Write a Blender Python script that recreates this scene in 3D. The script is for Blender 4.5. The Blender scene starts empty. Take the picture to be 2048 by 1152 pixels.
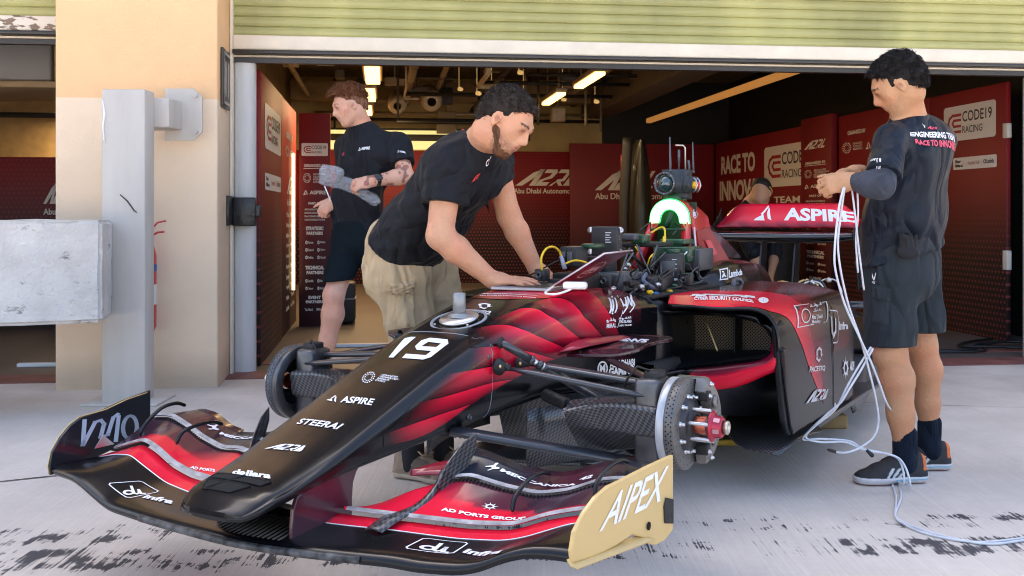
import bpy, bmesh, math, random
import numpy as np
from math import sin, cos, pi, radians, atan2, sqrt
from mathutils import Vector, Matrix
from mathutils.bvhtree import BVHTree
random.seed(4); rng = np.random.default_rng(7)
SC = bpy.context.scene; COL = SC.collection

# ------------------------------------------------------------------ materials
MATS = {}
def mat(name, col, rough=.6, metal=0., coat=0., noise=0., nscale=8., bump=0., bscale=60., emit=None, es=1., alpha=1., vcol=None, spec=.5, coatr=.08, stretch=(1,1,1)):
    if name in MATS: return MATS[name]
    m = bpy.data.materials.new(name); m.use_nodes = True
    nt = m.node_tree; b = nt.nodes['Principled BSDF']; L = nt.links
    b.inputs['Base Color'].default_value = (*col, 1); b.inputs['Roughness'].default_value = rough
    b.inputs['Metallic'].default_value = metal; b.inputs['Coat Weight'].default_value = coat
    b.inputs['Coat Roughness'].default_value = coatr; b.inputs['Specular IOR Level'].default_value = spec
    b.inputs['Alpha'].default_value = alpha
    tc = nt.nodes.new('ShaderNodeTexCoord'); mp = nt.nodes.new('ShaderNodeMapping'); mp.inputs['Scale'].default_value = stretch
    L.new(tc.outputs['Object'], mp.inputs[0])
    src = None
    if vcol:
        a = nt.nodes.new('ShaderNodeVertexColor'); a.layer_name = vcol; src = a.outputs[0]; L.new(src, b.inputs['Base Color'])
    if noise:
        n = nt.nodes.new('ShaderNodeTexNoise'); n.inputs['Scale'].default_value = nscale; n.inputs['Detail'].default_value = 6
        L.new(mp.outputs[0], n.inputs[0])
        r = nt.nodes.new('ShaderNodeMapRange'); r.inputs[1].default_value = .3; r.inputs[2].default_value = .7
        r.inputs[3].default_value = 1 - noise; r.inputs[4].default_value = 1 + noise * .5
        L.new(n.outputs[0], r.inputs[0])
        x = nt.nodes.new('ShaderNodeVectorMath'); x.operation = 'SCALE'
        if src: L.new(src, x.inputs[0])
        else: x.inputs[0].default_value = col
        L.new(r.outputs[0], x.inputs['Scale']); L.new(x.outputs[0], b.inputs['Base Color'])
        r2 = nt.nodes.new('ShaderNodeMapRange'); r2.inputs[3].default_value = max(rough - .1, .02); r2.inputs[4].default_value = min(rough + .12, 1)
        L.new(n.outputs[0], r2.inputs[0]); L.new(r2.outputs[0], b.inputs['Roughness'])
    if bump:
        n = nt.nodes.new('ShaderNodeTexNoise'); n.inputs['Scale'].default_value = bscale; n.inputs['Detail'].default_value = 4
        L.new(mp.outputs[0], n.inputs[0]); bp = nt.nodes.new('ShaderNodeBump'); bp.inputs['Strength'].default_value = bump
        bp.inputs['Distance'].default_value = .01; L.new(n.outputs[0], bp.inputs['Height']); L.new(bp.outputs[0], b.inputs['Normal'])
    if emit:
        b.inputs['Emission Color'].default_value = (*emit, 1); b.inputs['Emission Strength'].default_value = es
    MATS[name] = m; return m

def nodes_of(m): return m.node_tree.nodes, m.node_tree.links, m.node_tree.nodes['Principled BSDF']
def math_node(N, L, op, a, b=None, c=None):
    n = N.new('ShaderNodeMath'); n.operation = op
    for i, q in enumerate((a, b, c)):
        if q is None: continue
        if isinstance(q, (int, float)): n.inputs[i].default_value = q
        else: L.new(q, n.inputs[i])
    return n.outputs[0]

# ------------------------------------------------------------------ objects
def tag(o, label=None, cat=None, group=None, kind=None):
    for k, v in (('label', label), ('category', cat), ('group', group), ('kind', kind)):
        if v: o[k] = v
    return o
def empty(name, loc=(0, 0, 0), rz=0., label=None, cat=None, group=None):
    o = bpy.data.objects.new(name, None); o.empty_display_size = .1; COL.objects.link(o)
    o.location = loc; o.rotation_euler = (0, 0, rz); return tag(o, label, cat, group)

class MB:
    """collects shapes in the local space of the thing, then links them as one mesh"""
    def __init__(s): s.v = []; s.f = []; s.m = []; s.sm = []; s.c = []
    def add(s, v, f, mi=0, smooth=False, col=None):
        o = len(s.v); s.v += [tuple(p) for p in v]; s.f += [tuple(i + o for i in q) for q in f]
        s.m += [mi] * len(f); s.sm += [smooth] * len(f)
        if col is None: s.c += [(1, 1, 1)] * len(v)
        elif isinstance(col, tuple): s.c += [col] * len(v)
        else: s.c += list(col)
        return s
    def box(s, lo, hi, mi=0, M=None):
        (a, b, c), (d, e, f) = lo, hi
        v = [Vector(p) for p in ((a,b,c),(d,b,c),(d,e,c),(a,e,c),(a,b,f),(d,b,f),(d,e,f),(a,e,f))]
        if M: v = [M @ p for p in v]
        return s.add(v, [(0,3,2,1),(4,5,6,7),(0,1,5,4),(1,2,6,5),(2,3,7,6),(3,0,4,7)], mi)
    def bbox(s, lo, hi, r=.005, mi=0, M=None, seg=2):
        bm = bmesh.new(); bmesh.ops.create_cube(bm, size=1)
        for p in bm.verts: p.co = Vector(tuple(lo[i] + (p.co[i] + .5) * (hi[i] - lo[i]) for i in range(3)))
        r = min(r, .45 * min(abs(hi[i] - lo[i]) for i in range(3)))
        bmesh.ops.bevel(bm, geom=bm.edges[:], offset=r, segments=seg, profile=.5, affect='EDGES')
        if M: bmesh.ops.transform(bm, matrix=M, verts=bm.verts)
        bm.verts.index_update(); s.add([p.co for p in bm.verts], [[p.index for p in f.verts] for f in bm.faces], mi, True); bm.free(); return s
    def tube(s, pts, r, n=10, mi=0, cap=True, flat=None):
        """tube through points; r a number or list; flat=(wide factor, up vector) squashes the section"""
        P = [Vector(p) for p in pts]; k = len(P); R = r if isinstance(r, (list, tuple)) else [r] * k
        T = [(P[min(i + 1, k - 1)] - P[max(i - 1, 0)]).normalized() for i in range(k)]
        up = Vector(flat[1]) if flat else (Vector((0, 0, 1)) if abs(T[0].z) < .9 else Vector((1, 0, 0)))
        A = (up - T[0] * up.dot(T[0])).normalized(); v = []
        for i in range(k):
            A = (A - T[i] * A.dot(T[i])).normalized(); B = T[i].cross(A)
            fa = flat[0] if flat else 1
            for j in range(n):
                t = 2 * pi * j / n; v.append(P[i] + A * (R[i] * sin(t)) + B * (R[i] * cos(t) * fa))
        f = [(i*n+j, i*n+(j+1)%n, (i+1)*n+(j+1)%n, (i+1)*n+j) for i in range(k-1) for j in range(n)]
        if cap: f += [tuple(range(n))[::-1], tuple((k-1)*n + j for j in range(n))]
        return s.add(v, f, mi, True)
    def lathe(s, prof, o, axis, n=48, mi=0, smooth=True):
        """profile [(distance along axis, radius)] turned about axis through o"""
        a = Vector(axis).normalized(); u = a.orthogonal().normalized(); w = a.cross(u); o = Vector(o); v = []
        for (h, r) in prof:
            for j in range(n):
                t = 2*pi*j/n; v.append(o + a*h + (u*cos(t) + w*sin(t))*r)
        k = len(prof)
        f = [(i*n+j, i*n+(j+1)%n, (i+1)*n+(j+1)%n, (i+1)*n+j) for i in range(k-1) for j in range(n)]
        return s.add(v, f, mi, smooth)
    def cyl(s, a, b, r, n=16, mi=0, r2=None):
        a, b = Vector(a), Vector(b); d = (b - a).length; r2 = r if r2 is None else r2
        return s.lathe([(0, 0), (0, r), (d, r2), (d, 0)], a, b - a, n, mi, False)
    def grid(s, rows, mi=0, smooth=True, col=None, close=False):
        n = len(rows[0]); v = [p for r in rows for p in r]; w = n if close else n - 1
        f = [(i*n+j, i*n+(j+1)%n, (i+1)*n+(j+1)%n, (i+1)*n+j) for i in range(len(rows)-1) for j in range(w)]
        return s.add(v, f, mi, smooth, col)
    def prism(s, poly, d, mi=0):
        """planar outline poly (3-D points, in order) thickened by vector d"""
        n = len(poly); d = Vector(d); v = [Vector(p) for p in poly]; v += [p + d for p in v]
        return s.add(v, [tuple(range(n)), tuple(range(2*n-1, n-1, -1))] + [(i, (i+1)%n, n+(i+1)%n, n+i)[::-1] for i in range(n)], mi)
    def build(s, name, mats, parent=None, col=False, solid=0., bevel=0., sub=0, loc=None, fixn=True):
        me = bpy.data.meshes.new(name); me.from_pydata(s.v, [], s.f); me.validate()
        if not isinstance(mats, (list, tuple)): mats = [mats]
        for m in mats: me.materials.append(m)
        if len(me.polygons) == len(s.f):
            me.polygons.foreach_set('material_index', s.m); me.polygons.foreach_set('use_smooth', s.sm)
        if col and len(me.vertices) == len(s.c):
            ca = me.color_attributes.new('Col', 'FLOAT_COLOR', 'POINT')
            ca.data.foreach_set('color', [x for c in s.c for x in (*c, 1)])
        if fixn or not (bevel or sub):
            bm = bmesh.new(); bm.from_mesh(me)
            if fixn: bmesh.ops.recalc_face_normals(bm, faces=bm.faces)
            if not (bevel or sub): bmesh.ops.triangulate(bm, faces=bm.faces)
            bm.to_mesh(me); bm.free()
        o = bpy.data.objects.new(name, me); COL.objects.link(o)
        if parent: o.parent = parent
        if loc: o.location = loc
        if solid:
            q = o.modifiers.new('S', 'SOLIDIFY'); q.thickness = solid; q.offset = -1
        if bevel:
            q = o.modifiers.new('B', 'BEVEL'); q.width = bevel; q.segments = 2; q.limit_method = 'ANGLE'
        if sub:
            q = o.modifiers.new('U', 'SUBSURF'); q.levels = q.render_levels = sub
        return o

def lerp(a, b, t): return a + (b - a) * t
def bil(Q, s, t):
    """Q = top-left, top-right, bottom-right, bottom-left corners; s to the right, t up"""
    a, b, c, d = [Vector(q) for q in Q]; return lerp(lerp(d, c, s), lerp(a, b, s), t)
def inter(x, xs, ys): return float(np.interp(x, xs, ys))
def smooth_poly(pts, n=6):
    """Catmull-Rom through points"""
    P = [Vector(p) for p in pts]; out = []
    for i in range(len(P) - 1):
        p0, p1, p2, p3 = P[max(i-1, 0)], P[i], P[i+1], P[min(i+2, len(P)-1)]
        for k in range(n):
            t = k / n; out.append(.5 * ((2*p1) + (p2-p0)*t + (2*p0-5*p1+4*p2-p3)*t*t + (3*p1-p0-3*p2+p3)*t**3))
    return out + [P[-1]]

# ------------------------------------------------------------------ lettering
_tc = {}
def text2d(s, bold=0., shear=0., space=1.):
    """letters as flat triangles scaled to the unit square"""
    key = (s, bold, shear, space)
    if key in _tc: return _tc[key]
    cu = bpy.data.curves.new('t', 'FONT'); cu.body = s; cu.offset = bold; cu.shear = shear; cu.space_character = space; cu.resolution_u = 3
    o = bpy.data.objects.new('t', cu); COL.objects.link(o)
    dg = bpy.context.evaluated_depsgraph_get(); dg.update(); me = bpy.data.meshes.new_from_object(o.evaluated_get(dg))
    bm = bmesh.new(); bm.from_mesh(me); bmesh.ops.triangulate(bm, faces=bm.faces)
    v = np.array([(p.co.x, p.co.y) for p in bm.verts]); f = [tuple(q.index for q in t.verts) for t in bm.faces]
    lo, hi = v.min(0), v.max(0); v = (v - lo) / (hi - lo)
    bm.free(); bpy.data.objects.remove(o); bpy.data.curves.remove(cu); bpy.data.meshes.remove(me)
    _tc[key] = (v.tolist(), f); return _tc[key]
def ring2d(cx, cy, r1, r2, n=28, a0=0, a1=360):
    v = []; k = n if a1 - a0 >= 360 else n + 1
    for j in range(k):
        t = radians(a0 + (a1 - a0) * j / n); v += [(cx + r1*cos(t), cy + r1*sin(t)), (cx + r2*cos(t), cy + r2*sin(t))]
    m = len(v); return v, [((2*j) % m, (2*j+1) % m, (2*j+3) % m, (2*j+2) % m) for j in range(n)]
def line2d(pts, w, closed=False):
    """a stroke of width w along a 2-D path"""
    v = []; f = []; n = len(pts); rngs = range(n if closed else n - 1)
    for i in rngs:
        (a, b), (c, d) = pts[i], pts[(i+1) % n]; l = sqrt((c-a)**2 + (d-b)**2) or 1; nx, ny = -(d-b)/l*w/2, (c-a)/l*w/2; ex, ey = (c-a)/l*w/2, (d-b)/l*w/2
        k = len(v); v += [(a+nx-ex, b+ny-ey), (a-nx-ex, b-ny-ey), (c-nx+ex, d-ny+ey), (c+nx+ex, d+ny+ey)]; f.append((k, k+1, k+2, k+3))
    return v, f
def poly2d(*polys):
    v = []; f = []
    for p in polys: f.append(tuple(range(len(v), len(v) + len(p)))); v += p
    return v, f
A2 = poly2d([(0,0),(.08,.0),(.2,.45),(.34,.78),(.48,1),(.28,1),(.14,.6)][:0] or [(0,0),(.14,0),(.33,.62),(.40,.72),(.40,1),(.34,1),(.2,.8)], [(.28,0),(.40,0),(.40,.72),(.40,1),(.30,1),(.30,.5)],
            [(.44,1),(.66,1),(.70,.8),(.66,.46),(.52,.32),(.50,.22),(.66,.22),(.64,0),(.40,0),(.42,.34),(.58,.58),(.60,.78),(.43,.78)],
            [(.70,0),(.78,0),(.84,.36),(.90,0),(.98,0)][:0] or [(.69,0),(.75,0),(.79,.4),(.88,.42),(.90,.78),(.72,.78),(.73,1),(.93,1),(.97,.8),(.95,.3),(.88,.24),(.97,0),(.89,0),(.80,.24),(.76,.22)],
            [(.98,0),(1.2,0),(1.22,.22),(1.06,.22),(1.10,1),(1.03,1)])
A2L = ([( (x + .22 * (1 - 1) + y*.22) / 1.42, y) for x, y in A2[0]], A2[1])
def sheet(mb, Q, shape, off=.002, mi=0, nrm=None, bvh=None, col=None, cut=0):
    """lay a flat 2-D shape on the quad Q; with bvh it is pressed onto that surface"""
    v2, f = shape; n = Vector(nrm) if nrm else (Vector(Q[1]) - Vector(Q[0])).cross(Vector(Q[3]) - Vector(Q[0])).normalized() * -1
    out = []
    for (s, t) in v2:
        p = bil(Q, s, t)
        if bvh:
            h = bvh.find_nearest(p)
            if h[0] is not None:
                nn = h[1] if h[1].dot(n) > 0 else -h[1]; p = h[0] + nn * off
        else: p = p + n * off
        out.append(p)
    mb.add(out, f, mi, False, col)
def letters(mb, Q, s, bold=.02, shear=0., off=.002, mi=0, nrm=None, bvh=None, space=1.): sheet(mb, Q, text2d(s, bold, shear, space), off, mi, nrm, bvh)
def sub(Q, a, b, c, d):
    """part of a quad: s from a to b, t from c to d"""
    return [bil(Q, a, d), bil(Q, b, d), bil(Q, b, c), bil(Q, a, c)]
def subdiv2d(shape, k):
    bm = bmesh.new(); vs = [bm.verts.new((x, y, 0)) for x, y in shape[0]]
    for f in shape[1]:
        try: bm.faces.new([vs[i] for i in f])
        except ValueError: pass
    bmesh.ops.triangulate(bm, faces=bm.faces)
    for _ in range(k): bmesh.ops.subdivide_edges(bm, edges=[e for e in bm.edges if e.calc_length() > .22], cuts=1, use_grid_fill=True)
    bmesh.ops.triangulate(bm, faces=bm.faces); bm.verts.index_update()
    r = [(p.co.x, p.co.y) for p in bm.verts], [tuple(q.index for q in f.verts) for f in bm.faces]; bm.free(); return r
def triangle_logo():
    return poly2d([(.0,.0),(.08,.16),(.42,.42),(.62,.0)], [(.26,.45),(.56,1),(.66,1),(.62,.55),(.50,.60)][:0] or [(.22,.44),(.5,1),(.6,1),(.62,.86),(.36,.36)], [(.66,.9),(.78,.74),(1,.0),(.78,.12),(.64,.5)])
ATRC = (lambda R: (sum([r[0] for r in R], []), sum([[tuple(i + sum(len(q[0]) for q in R[:k]) for i in f) for f in r[1]] for k, r in enumerate(R)], [])))(
    [ring2d(.5 + .42*cos(t*pi/8), .5 + .42*sin(t*pi/8), 0, .055, 8) for t in range(16)] + [ring2d(.5 + .27*cos(t*pi/6), .5 + .27*sin(t*pi/6), 0, .045, 8) for t in range(12)])
PQ = poly2d([(.5,1),(.8,.82),(.8,.55),(.95,.55),(.7,.3),(.66,.55),(.66,.72),(.5,.82),(.34,.72),(.34,.42),(.2,.42),(.2,.8)], [(.5,0),(.2,.18),(.2,.36),(.36,.36),(.36,.28),(.5,.18),(.62,.26),(.72,.2)])
# stroke glyphs for the Arabic lines: bowls, stems and dots on one baseline
def arabic(seed, n=6):
    r = random.Random(seed); P = [(0,.3)]; R = []; w = .11
    x = 0; pts = []
    for k in range(n):
        kind = r.choice('bsdao'); x1 = (k + 1) / n
        if kind == 'b': pts += [(x,.35),(x+.25/n,.3),(x+.6/n,.3),(x1,.45)]; R.append(ring2d(x+.5/n, .02, 0, .07, 6))
        elif kind == 's': pts += [(x,.3),(x+.5/n,.3),(x+.55/n,1),(x+.55/n,.3),(x1,.3)]
        elif kind == 'd': pts += [(x,.3),(x+.6/n,.3),(x+.8/n,.62),(x1,.3)]; R.append(ring2d(x+.7/n, .85, 0, .07, 6))
        elif kind == 'a': pts += [(x,.3),(x+.3/n,.55),(x+.6/n,.3),(x1,.3)]; R.append(ring2d(x+.3/n, .8, 0, .07, 6))
        else: pts += [(x,.3),(x+.3/n,.5),(x+.5/n,.3),(x+.5/n,.0),(x+.2/n,.0)]; R.append(line2d(pts, w)); pts = []
        x = x1
    if len(pts) > 1: R.append(line2d(pts, w))
    v = []; f = []
    for a, b in R: f += [tuple(i + len(v) for i in q) for q in b]; v += a
    return v, f
# ------------------------------------------------------------------ camera, light, sky
cam = bpy.data.cameras.new('camera'); cam.lens = 36.914; cam.sensor_width = 36; cam.shift_y = -.0737; cam.clip_end = 2000; cam.clip_start = .05
co = bpy.data.objects.new('camera', cam); COL.objects.link(co); co.location = (0, 0, 1.07); co.rotation_euler = (pi/2, 0, 0); SC.camera = co
cam.dof.use_dof = True; cam.dof.focus_distance = 3.6; cam.dof.aperture_fstop = 14
SC.cycles.filter_width = 1.05
SC.view_settings.view_transform = 'Standard'; SC.view_settings.look = 'None'; SC.view_settings.gamma = 1; SC.view_settings.exposure = 2.15
w = bpy.data.worlds.new('World'); SC.world = w; w.use_nodes = True
wn, wl = w.node_tree.nodes, w.node_tree.links; bg = wn['Background']
sky = wn.new('ShaderNodeTexSky'); sky.sky_type = 'NISHITA'; sky.sun_disc = False
SUN_EL, SUN_AZ = 52, -25      # sun stands behind the garage roof, a little to the left
sky.sun_elevation = radians(SUN_EL); sky.sun_rotation = radians(SUN_AZ); sky.dust_density = 5; sky.ozone_density = .4; sky.air_density = .9
wl.new(sky.outputs[0], bg.inputs[0]); bg.inputs[1].default_value = .15
sl = bpy.data.lights.new('sun', 'SUN'); sl.energy = 4.5; sl.angle = radians(.5); sl.color = (1, .93, .82)
so = bpy.data.objects.new('sun', sl); COL.objects.link(so)
d = Vector((sin(radians(SUN_AZ)) * cos(radians(SUN_EL)), cos(radians(SUN_AZ)) * cos(radians(SUN_EL)), sin(radians(SUN_EL))))
so.rotation_euler = d.to_track_quat('Z', 'Y').to_euler(); so.location = (0, 30, 40)
# ------------------------------------------------------------------ the pit building (frame: x along the front, y inward)
BO = Vector((-1.80, 6.42, 0)); BR = radians(7.03)
def BW(x, y, z=0): return BO + Matrix.Rotation(BR, 3, 'Z') @ Vector((x, y, z))
def bthing(name, base, label=None, cat=None, group=None, kind=None):
    o = empty(name, BW(*base), BR); tag(o, label, cat, group, kind); o['_b'] = 1; del o['_b']; o_base[o.name] = base; return o
o_base = {}
def bput(mb, name, mats, parent=None, base=None, **k):
    if parent: base = o_base[parent.name]
    b = Vector(base); mb.v = [tuple(Vector(p) - b) for p in mb.v]
    o = mb.build(name, mats, parent, **k)
    if not parent: o.location = BW(*base); o.rotation_euler = (0, 0, BR)
    return o

# --- concrete apron
m = mat('apron_concrete', (.64, .575, .505), .72, noise=.16, nscale=1.3, bump=.25, bscale=90)
N, L, P = nodes_of(m)
tc = N.new('ShaderNodeTexCoord')
def band(seed, rot, sx, sy, scale, lo, hi, det=8):
    mp = N.new('ShaderNodeMapping'); mp.inputs['Rotation'].default_value = (0, 0, rot); mp.inputs['Scale'].default_value = (sx, sy, 1); mp.inputs['Location'].default_value = (seed, seed, 0)
    L.new(tc.outputs['Object'], mp.inputs[0]); n = N.new('ShaderNodeTexNoise'); n.inputs['Scale'].default_value = scale; n.inputs['Detail'].default_value = det; n.inputs['Roughness'].default_value = .65
    L.new(mp.outputs[0], n.inputs[0]); r = N.new('ShaderNodeMapRange'); r.inputs[1].default_value = lo; r.inputs[2].default_value = hi; L.new(n.outputs[0], r.inputs[0]); return r.outputs[0]
sx = N.new('ShaderNodeSeparateXYZ'); L.new(tc.outputs['Object'], sx.inputs[0])
def gauss(out, c, w):   # 1 near c, 0 beyond w
    a = math_node(N, L, 'SUBTRACT', out, c); a = math_node(N, L, 'ABSOLUTE', a); r = N.new('ShaderNodeMapRange'); r.inputs[1].default_value = w; r.inputs[2].default_value = w * .4
    L.new(a, r.inputs[0]); return r.outputs[0]
base_col = P.inputs['Base Color'].links[0].from_socket
streak = band(3, .1, 62, 1.0, 1.6, .32, .68)           # broom marks
blot = band(9, 0, 1, 1, .8, .35, .68)
fine = band(5, 0, 1, 1, 26, .25, .75)
# worn black rubber marks lying in two bands
ln = math_node(N, L, 'SUBTRACT', sx.outputs['Y'], math_node(N, L, 'MULTIPLY', sx.outputs['X'], .055))
m1 = math_node(N, L, 'MULTIPLY', gauss(ln, 3.30, .17), 1.0)
m2 = math_node(N, L, 'MULTIPLY', gauss(ln, 3.56, .15), .9)
mm = math_node(N, L, 'MAXIMUM', m1, m2)
rub = math_node(N, L, 'ADD', math_node(N, L, 'MULTIPLY', band(11, .1, 6.5, 5.5, 1.5, .34, .74, 12), .62), math_node(N, L, 'MULTIPLY', streak, -.42))
rub = math_node(N, L, 'ADD', rub, math_node(N, L, 'MULTIPLY', band(2, .0, .8, .8, 1.2, .3, .7, 2), .34))
th = math_node(N, L, 'SUBTRACT', math_node(N, L, 'ADD', rub, math_node(N, L, 'MULTIPLY', mm, .42)), .715)
sft = N.new('ShaderNodeClamp'); L.new(math_node(N, L, 'MULTIPLY', math_node(N, L, 'ADD', th, .10), 3.2), sft.inputs[0]); sfm = math_node(N, L, 'MULTIPLY', sft.outputs[0], .22)
th = math_node(N, L, 'MULTIPLY', th, 60); cl = N.new('ShaderNodeClamp'); L.new(th, cl.inputs[0])
rmask = math_node(N, L, 'MULTIPLY', math_node(N, L, 'MAXIMUM', sfm, math_node(N, L, 'MULTIPLY', cl.outputs[0], .96)), math_node(N, L, 'GREATER_THAN', mm, .02))
mul = N.new('ShaderNodeVectorMath'); mul.operation = 'SCALE'; L.new(base_col, mul.inputs[0])
f = math_node(N, L, 'ADD', math_node(N, L, 'MULTIPLY', streak, .11), math_node(N, L, 'ADD', math_node(N, L, 'MULTIPLY', blot, .16), math_node(N, L, 'MULTIPLY', fine, .08)))
# patchy brown tone growing towards the building and a fine dark joint
L.new(math_node(N, L, 'ADD', f, .84), mul.inputs['Scale'])
mix = N.new('ShaderNodeMix'); mix.data_type = 'RGBA'; L.new(rmask, mix.inputs['Factor']); L.new(mul.outputs[0], mix.inputs['A']); mix.inputs['B'].default_value = (.035, .035, .045, 1)
brown_ramp = N.new('ShaderNodeMapRange'); L.new(sx.outputs['Y'], brown_ramp.inputs[0]); brown_ramp.inputs[1].default_value = 4.6; brown_ramp.inputs[2].default_value = 6.6
dm = math_node(N, L, 'MULTIPLY', math_node(N, L, 'MULTIPLY', brown_ramp.outputs[0], band(21, 0, 1, 1, 2.2, .3, .65)), .32)
mix2 = N.new('ShaderNodeMix'); mix2.data_type = 'RGBA'; L.new(dm, mix2.inputs['Factor']); L.new(mix.outputs['Result'], mix2.inputs['A']); mix2.inputs['B'].default_value = (.20, .16, .12, 1)
L.new(mix2.outputs['Result'], P.inputs['Base Color'])
bp = N.new('ShaderNodeBump'); bp.inputs['Strength'].default_value = .35; bp.inputs['Distance'].default_value = .004
L.new(math_node(N, L, 'ADD', streak, fine), bp.inputs['Height']); L.new(bp.outputs[0], P.inputs['Normal'])
g = MB(); g.add([(-400,-400,0),(400,-400,0),(400,400,0),(-400,400,0)], [(0,1,2,3)]); go = g.build('ground', m); tag(go, kind='structure')
jm = mat('joint_dark', (.06, .055, .05), .9)
g = MB()
for a, b, w_ in (((-4.2, 3.02), (-1.3, 4.55), .008), ((-1.3, 4.55), (-1.0, 5.9), .004), ((2.2, 4.4), (6.5, 5.2), .006), ((1.0, 6.1), (6.5, 5.0), .004)):
    a = Vector((*a, .003)); b = Vector((*b, .003)); t = (b - a).normalized(); n = Vector((-t.y, t.x, 0)) * w_
    rows = []
    for i in range(25):
        p = a.lerp(b, i / 24) + n * random.uniform(-.5, .5); k = random.uniform(.3, 1); rows.append([p - n * k, p + n * k])
    g.grid(rows)
tag(g.build('pavement_crack', jm), kind='structure')

# --- garage floor and threshold
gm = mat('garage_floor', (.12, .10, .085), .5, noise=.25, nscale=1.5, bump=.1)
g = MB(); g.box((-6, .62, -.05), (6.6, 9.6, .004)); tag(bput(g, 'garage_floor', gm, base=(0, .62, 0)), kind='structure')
g = MB(); g.box((-6, .30, -.05), (-.95, .62, .007)); g.box((0, .30, -.05), (6.6, .62, .007)); g.box((0, .9, -.05), (6.4, 1.04, .010))
tag(bput(g, 'threshold_strip', mat('threshold_paint', (.23, .085, .07), .6, noise=.4, nscale=5), base=(0, .3, 0)), kind='structure')

# --- front wall with pillar
wm = mat('wall_plaster', (.86, .665, .47), .85, noise=.06, nscale=2.5, bump=.3, bscale=180)
N, L, P = nodes_of(wm); src = P.inputs['Base Color'].links[0].from_socket
tc = N.new('ShaderNodeTexCoord'); sp = N.new('ShaderNodeSeparateXYZ'); L.new(tc.outputs['Object'], sp.inputs[0])
st = math_node(N, L, 'GREATER_THAN', sp.outputs['Z'], 1.762)
mx = N.new('ShaderNodeMix'); mx.data_type = 'RGBA'; L.new(st, mx.inputs['Factor']); mx.inputs['A'].default_value = (1, 1, 1, 1); mx.inputs['B'].default_value = (.98, .79, .58, 1)
m3 = N.new('ShaderNodeMix'); m3.data_type = 'RGBA'; m3.blend_type = 'MULTIPLY'; m3.inputs['Factor'].default_value = 1; L.new(src, m3.inputs['A']); L.new(mx.outputs['Result'], m3.inputs['B'])
n = N.new('ShaderNodeTexNoise'); n.inputs['Scale'].default_value = 5; n.inputs['Detail'].default_value = 8; L.new(tc.outputs['Object'], n.inputs[0])
lo = N.new('ShaderNodeMapRange'); lo.inputs[1].default_value = .16; lo.inputs[2].default_value = 0; L.new(math_node(N, L, 'ADD', sp.outputs['Z'], math_node(N, L, 'MULTIPLY', n.outputs[0], -.14)), lo.inputs[0])
m4 = N.new('ShaderNodeMix'); m4.data_type = 'RGBA'; L.new(math_node(N, L, 'MULTIPLY', lo.outputs[0], .45), m4.inputs['Factor']); L.new(m3.outputs['Result'], m4.inputs['A']); m4.inputs['B'].default_value = (.35, .27, .2, 1)
L.new(m4.outputs['Result'], P.inputs['Base Color'])
t = bthing('pit_building', (0, 0, 0), 'beige plastered pit building with open garage bays behind the race car', 'building')
g = MB(); g.bbox((-.95, 0, -.02), (0, .62, 3.1), .012); bput(g, 'pillar', wm, t)
g = MB(); g.box((-9, 0, 3.5), (12, .62, 9.5)); bput(g, 'light_block_wall', mat('light_block_dark', (.018, .020, .024), .85), t)  # unseen tall wall added for shading, near black to darken the car's reflections
g = MB(); g.box((-9, 0, 3.1), (12, .62, 3.5)); g.box((-9, 0, -.02), (-5.2, .62, 3.1)); g.box((6.25, 0.3, -.02), (12, .62, 3.1)); bput(g, 'upper_wall', wm, t)
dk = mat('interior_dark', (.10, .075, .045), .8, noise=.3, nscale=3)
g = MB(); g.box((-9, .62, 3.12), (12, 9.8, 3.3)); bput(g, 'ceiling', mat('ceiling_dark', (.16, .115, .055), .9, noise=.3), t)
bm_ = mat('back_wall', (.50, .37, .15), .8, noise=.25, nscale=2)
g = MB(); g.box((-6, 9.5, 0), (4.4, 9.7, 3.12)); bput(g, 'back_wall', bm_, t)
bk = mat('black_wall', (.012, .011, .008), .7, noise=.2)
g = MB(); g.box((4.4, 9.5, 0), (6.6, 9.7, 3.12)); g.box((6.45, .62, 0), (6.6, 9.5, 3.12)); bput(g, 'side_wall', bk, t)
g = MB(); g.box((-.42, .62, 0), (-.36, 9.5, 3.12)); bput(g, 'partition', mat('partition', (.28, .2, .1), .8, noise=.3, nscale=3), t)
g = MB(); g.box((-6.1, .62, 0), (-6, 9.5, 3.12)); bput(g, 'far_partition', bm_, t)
# roller shutters
sm = mat('shutter_slat', (.43, .42, .17), .5, noise=.28, nscale=1.6, stretch=(1.5, 1, .6), bump=.1, bscale=8)
cm = mat('cream_paint', (.80, .72, .58), .5, noise=.08, nscale=6)
dm_ = mat('dark_rail', (.035, .03, .027), .35, noise=.3, nscale=5)
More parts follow.
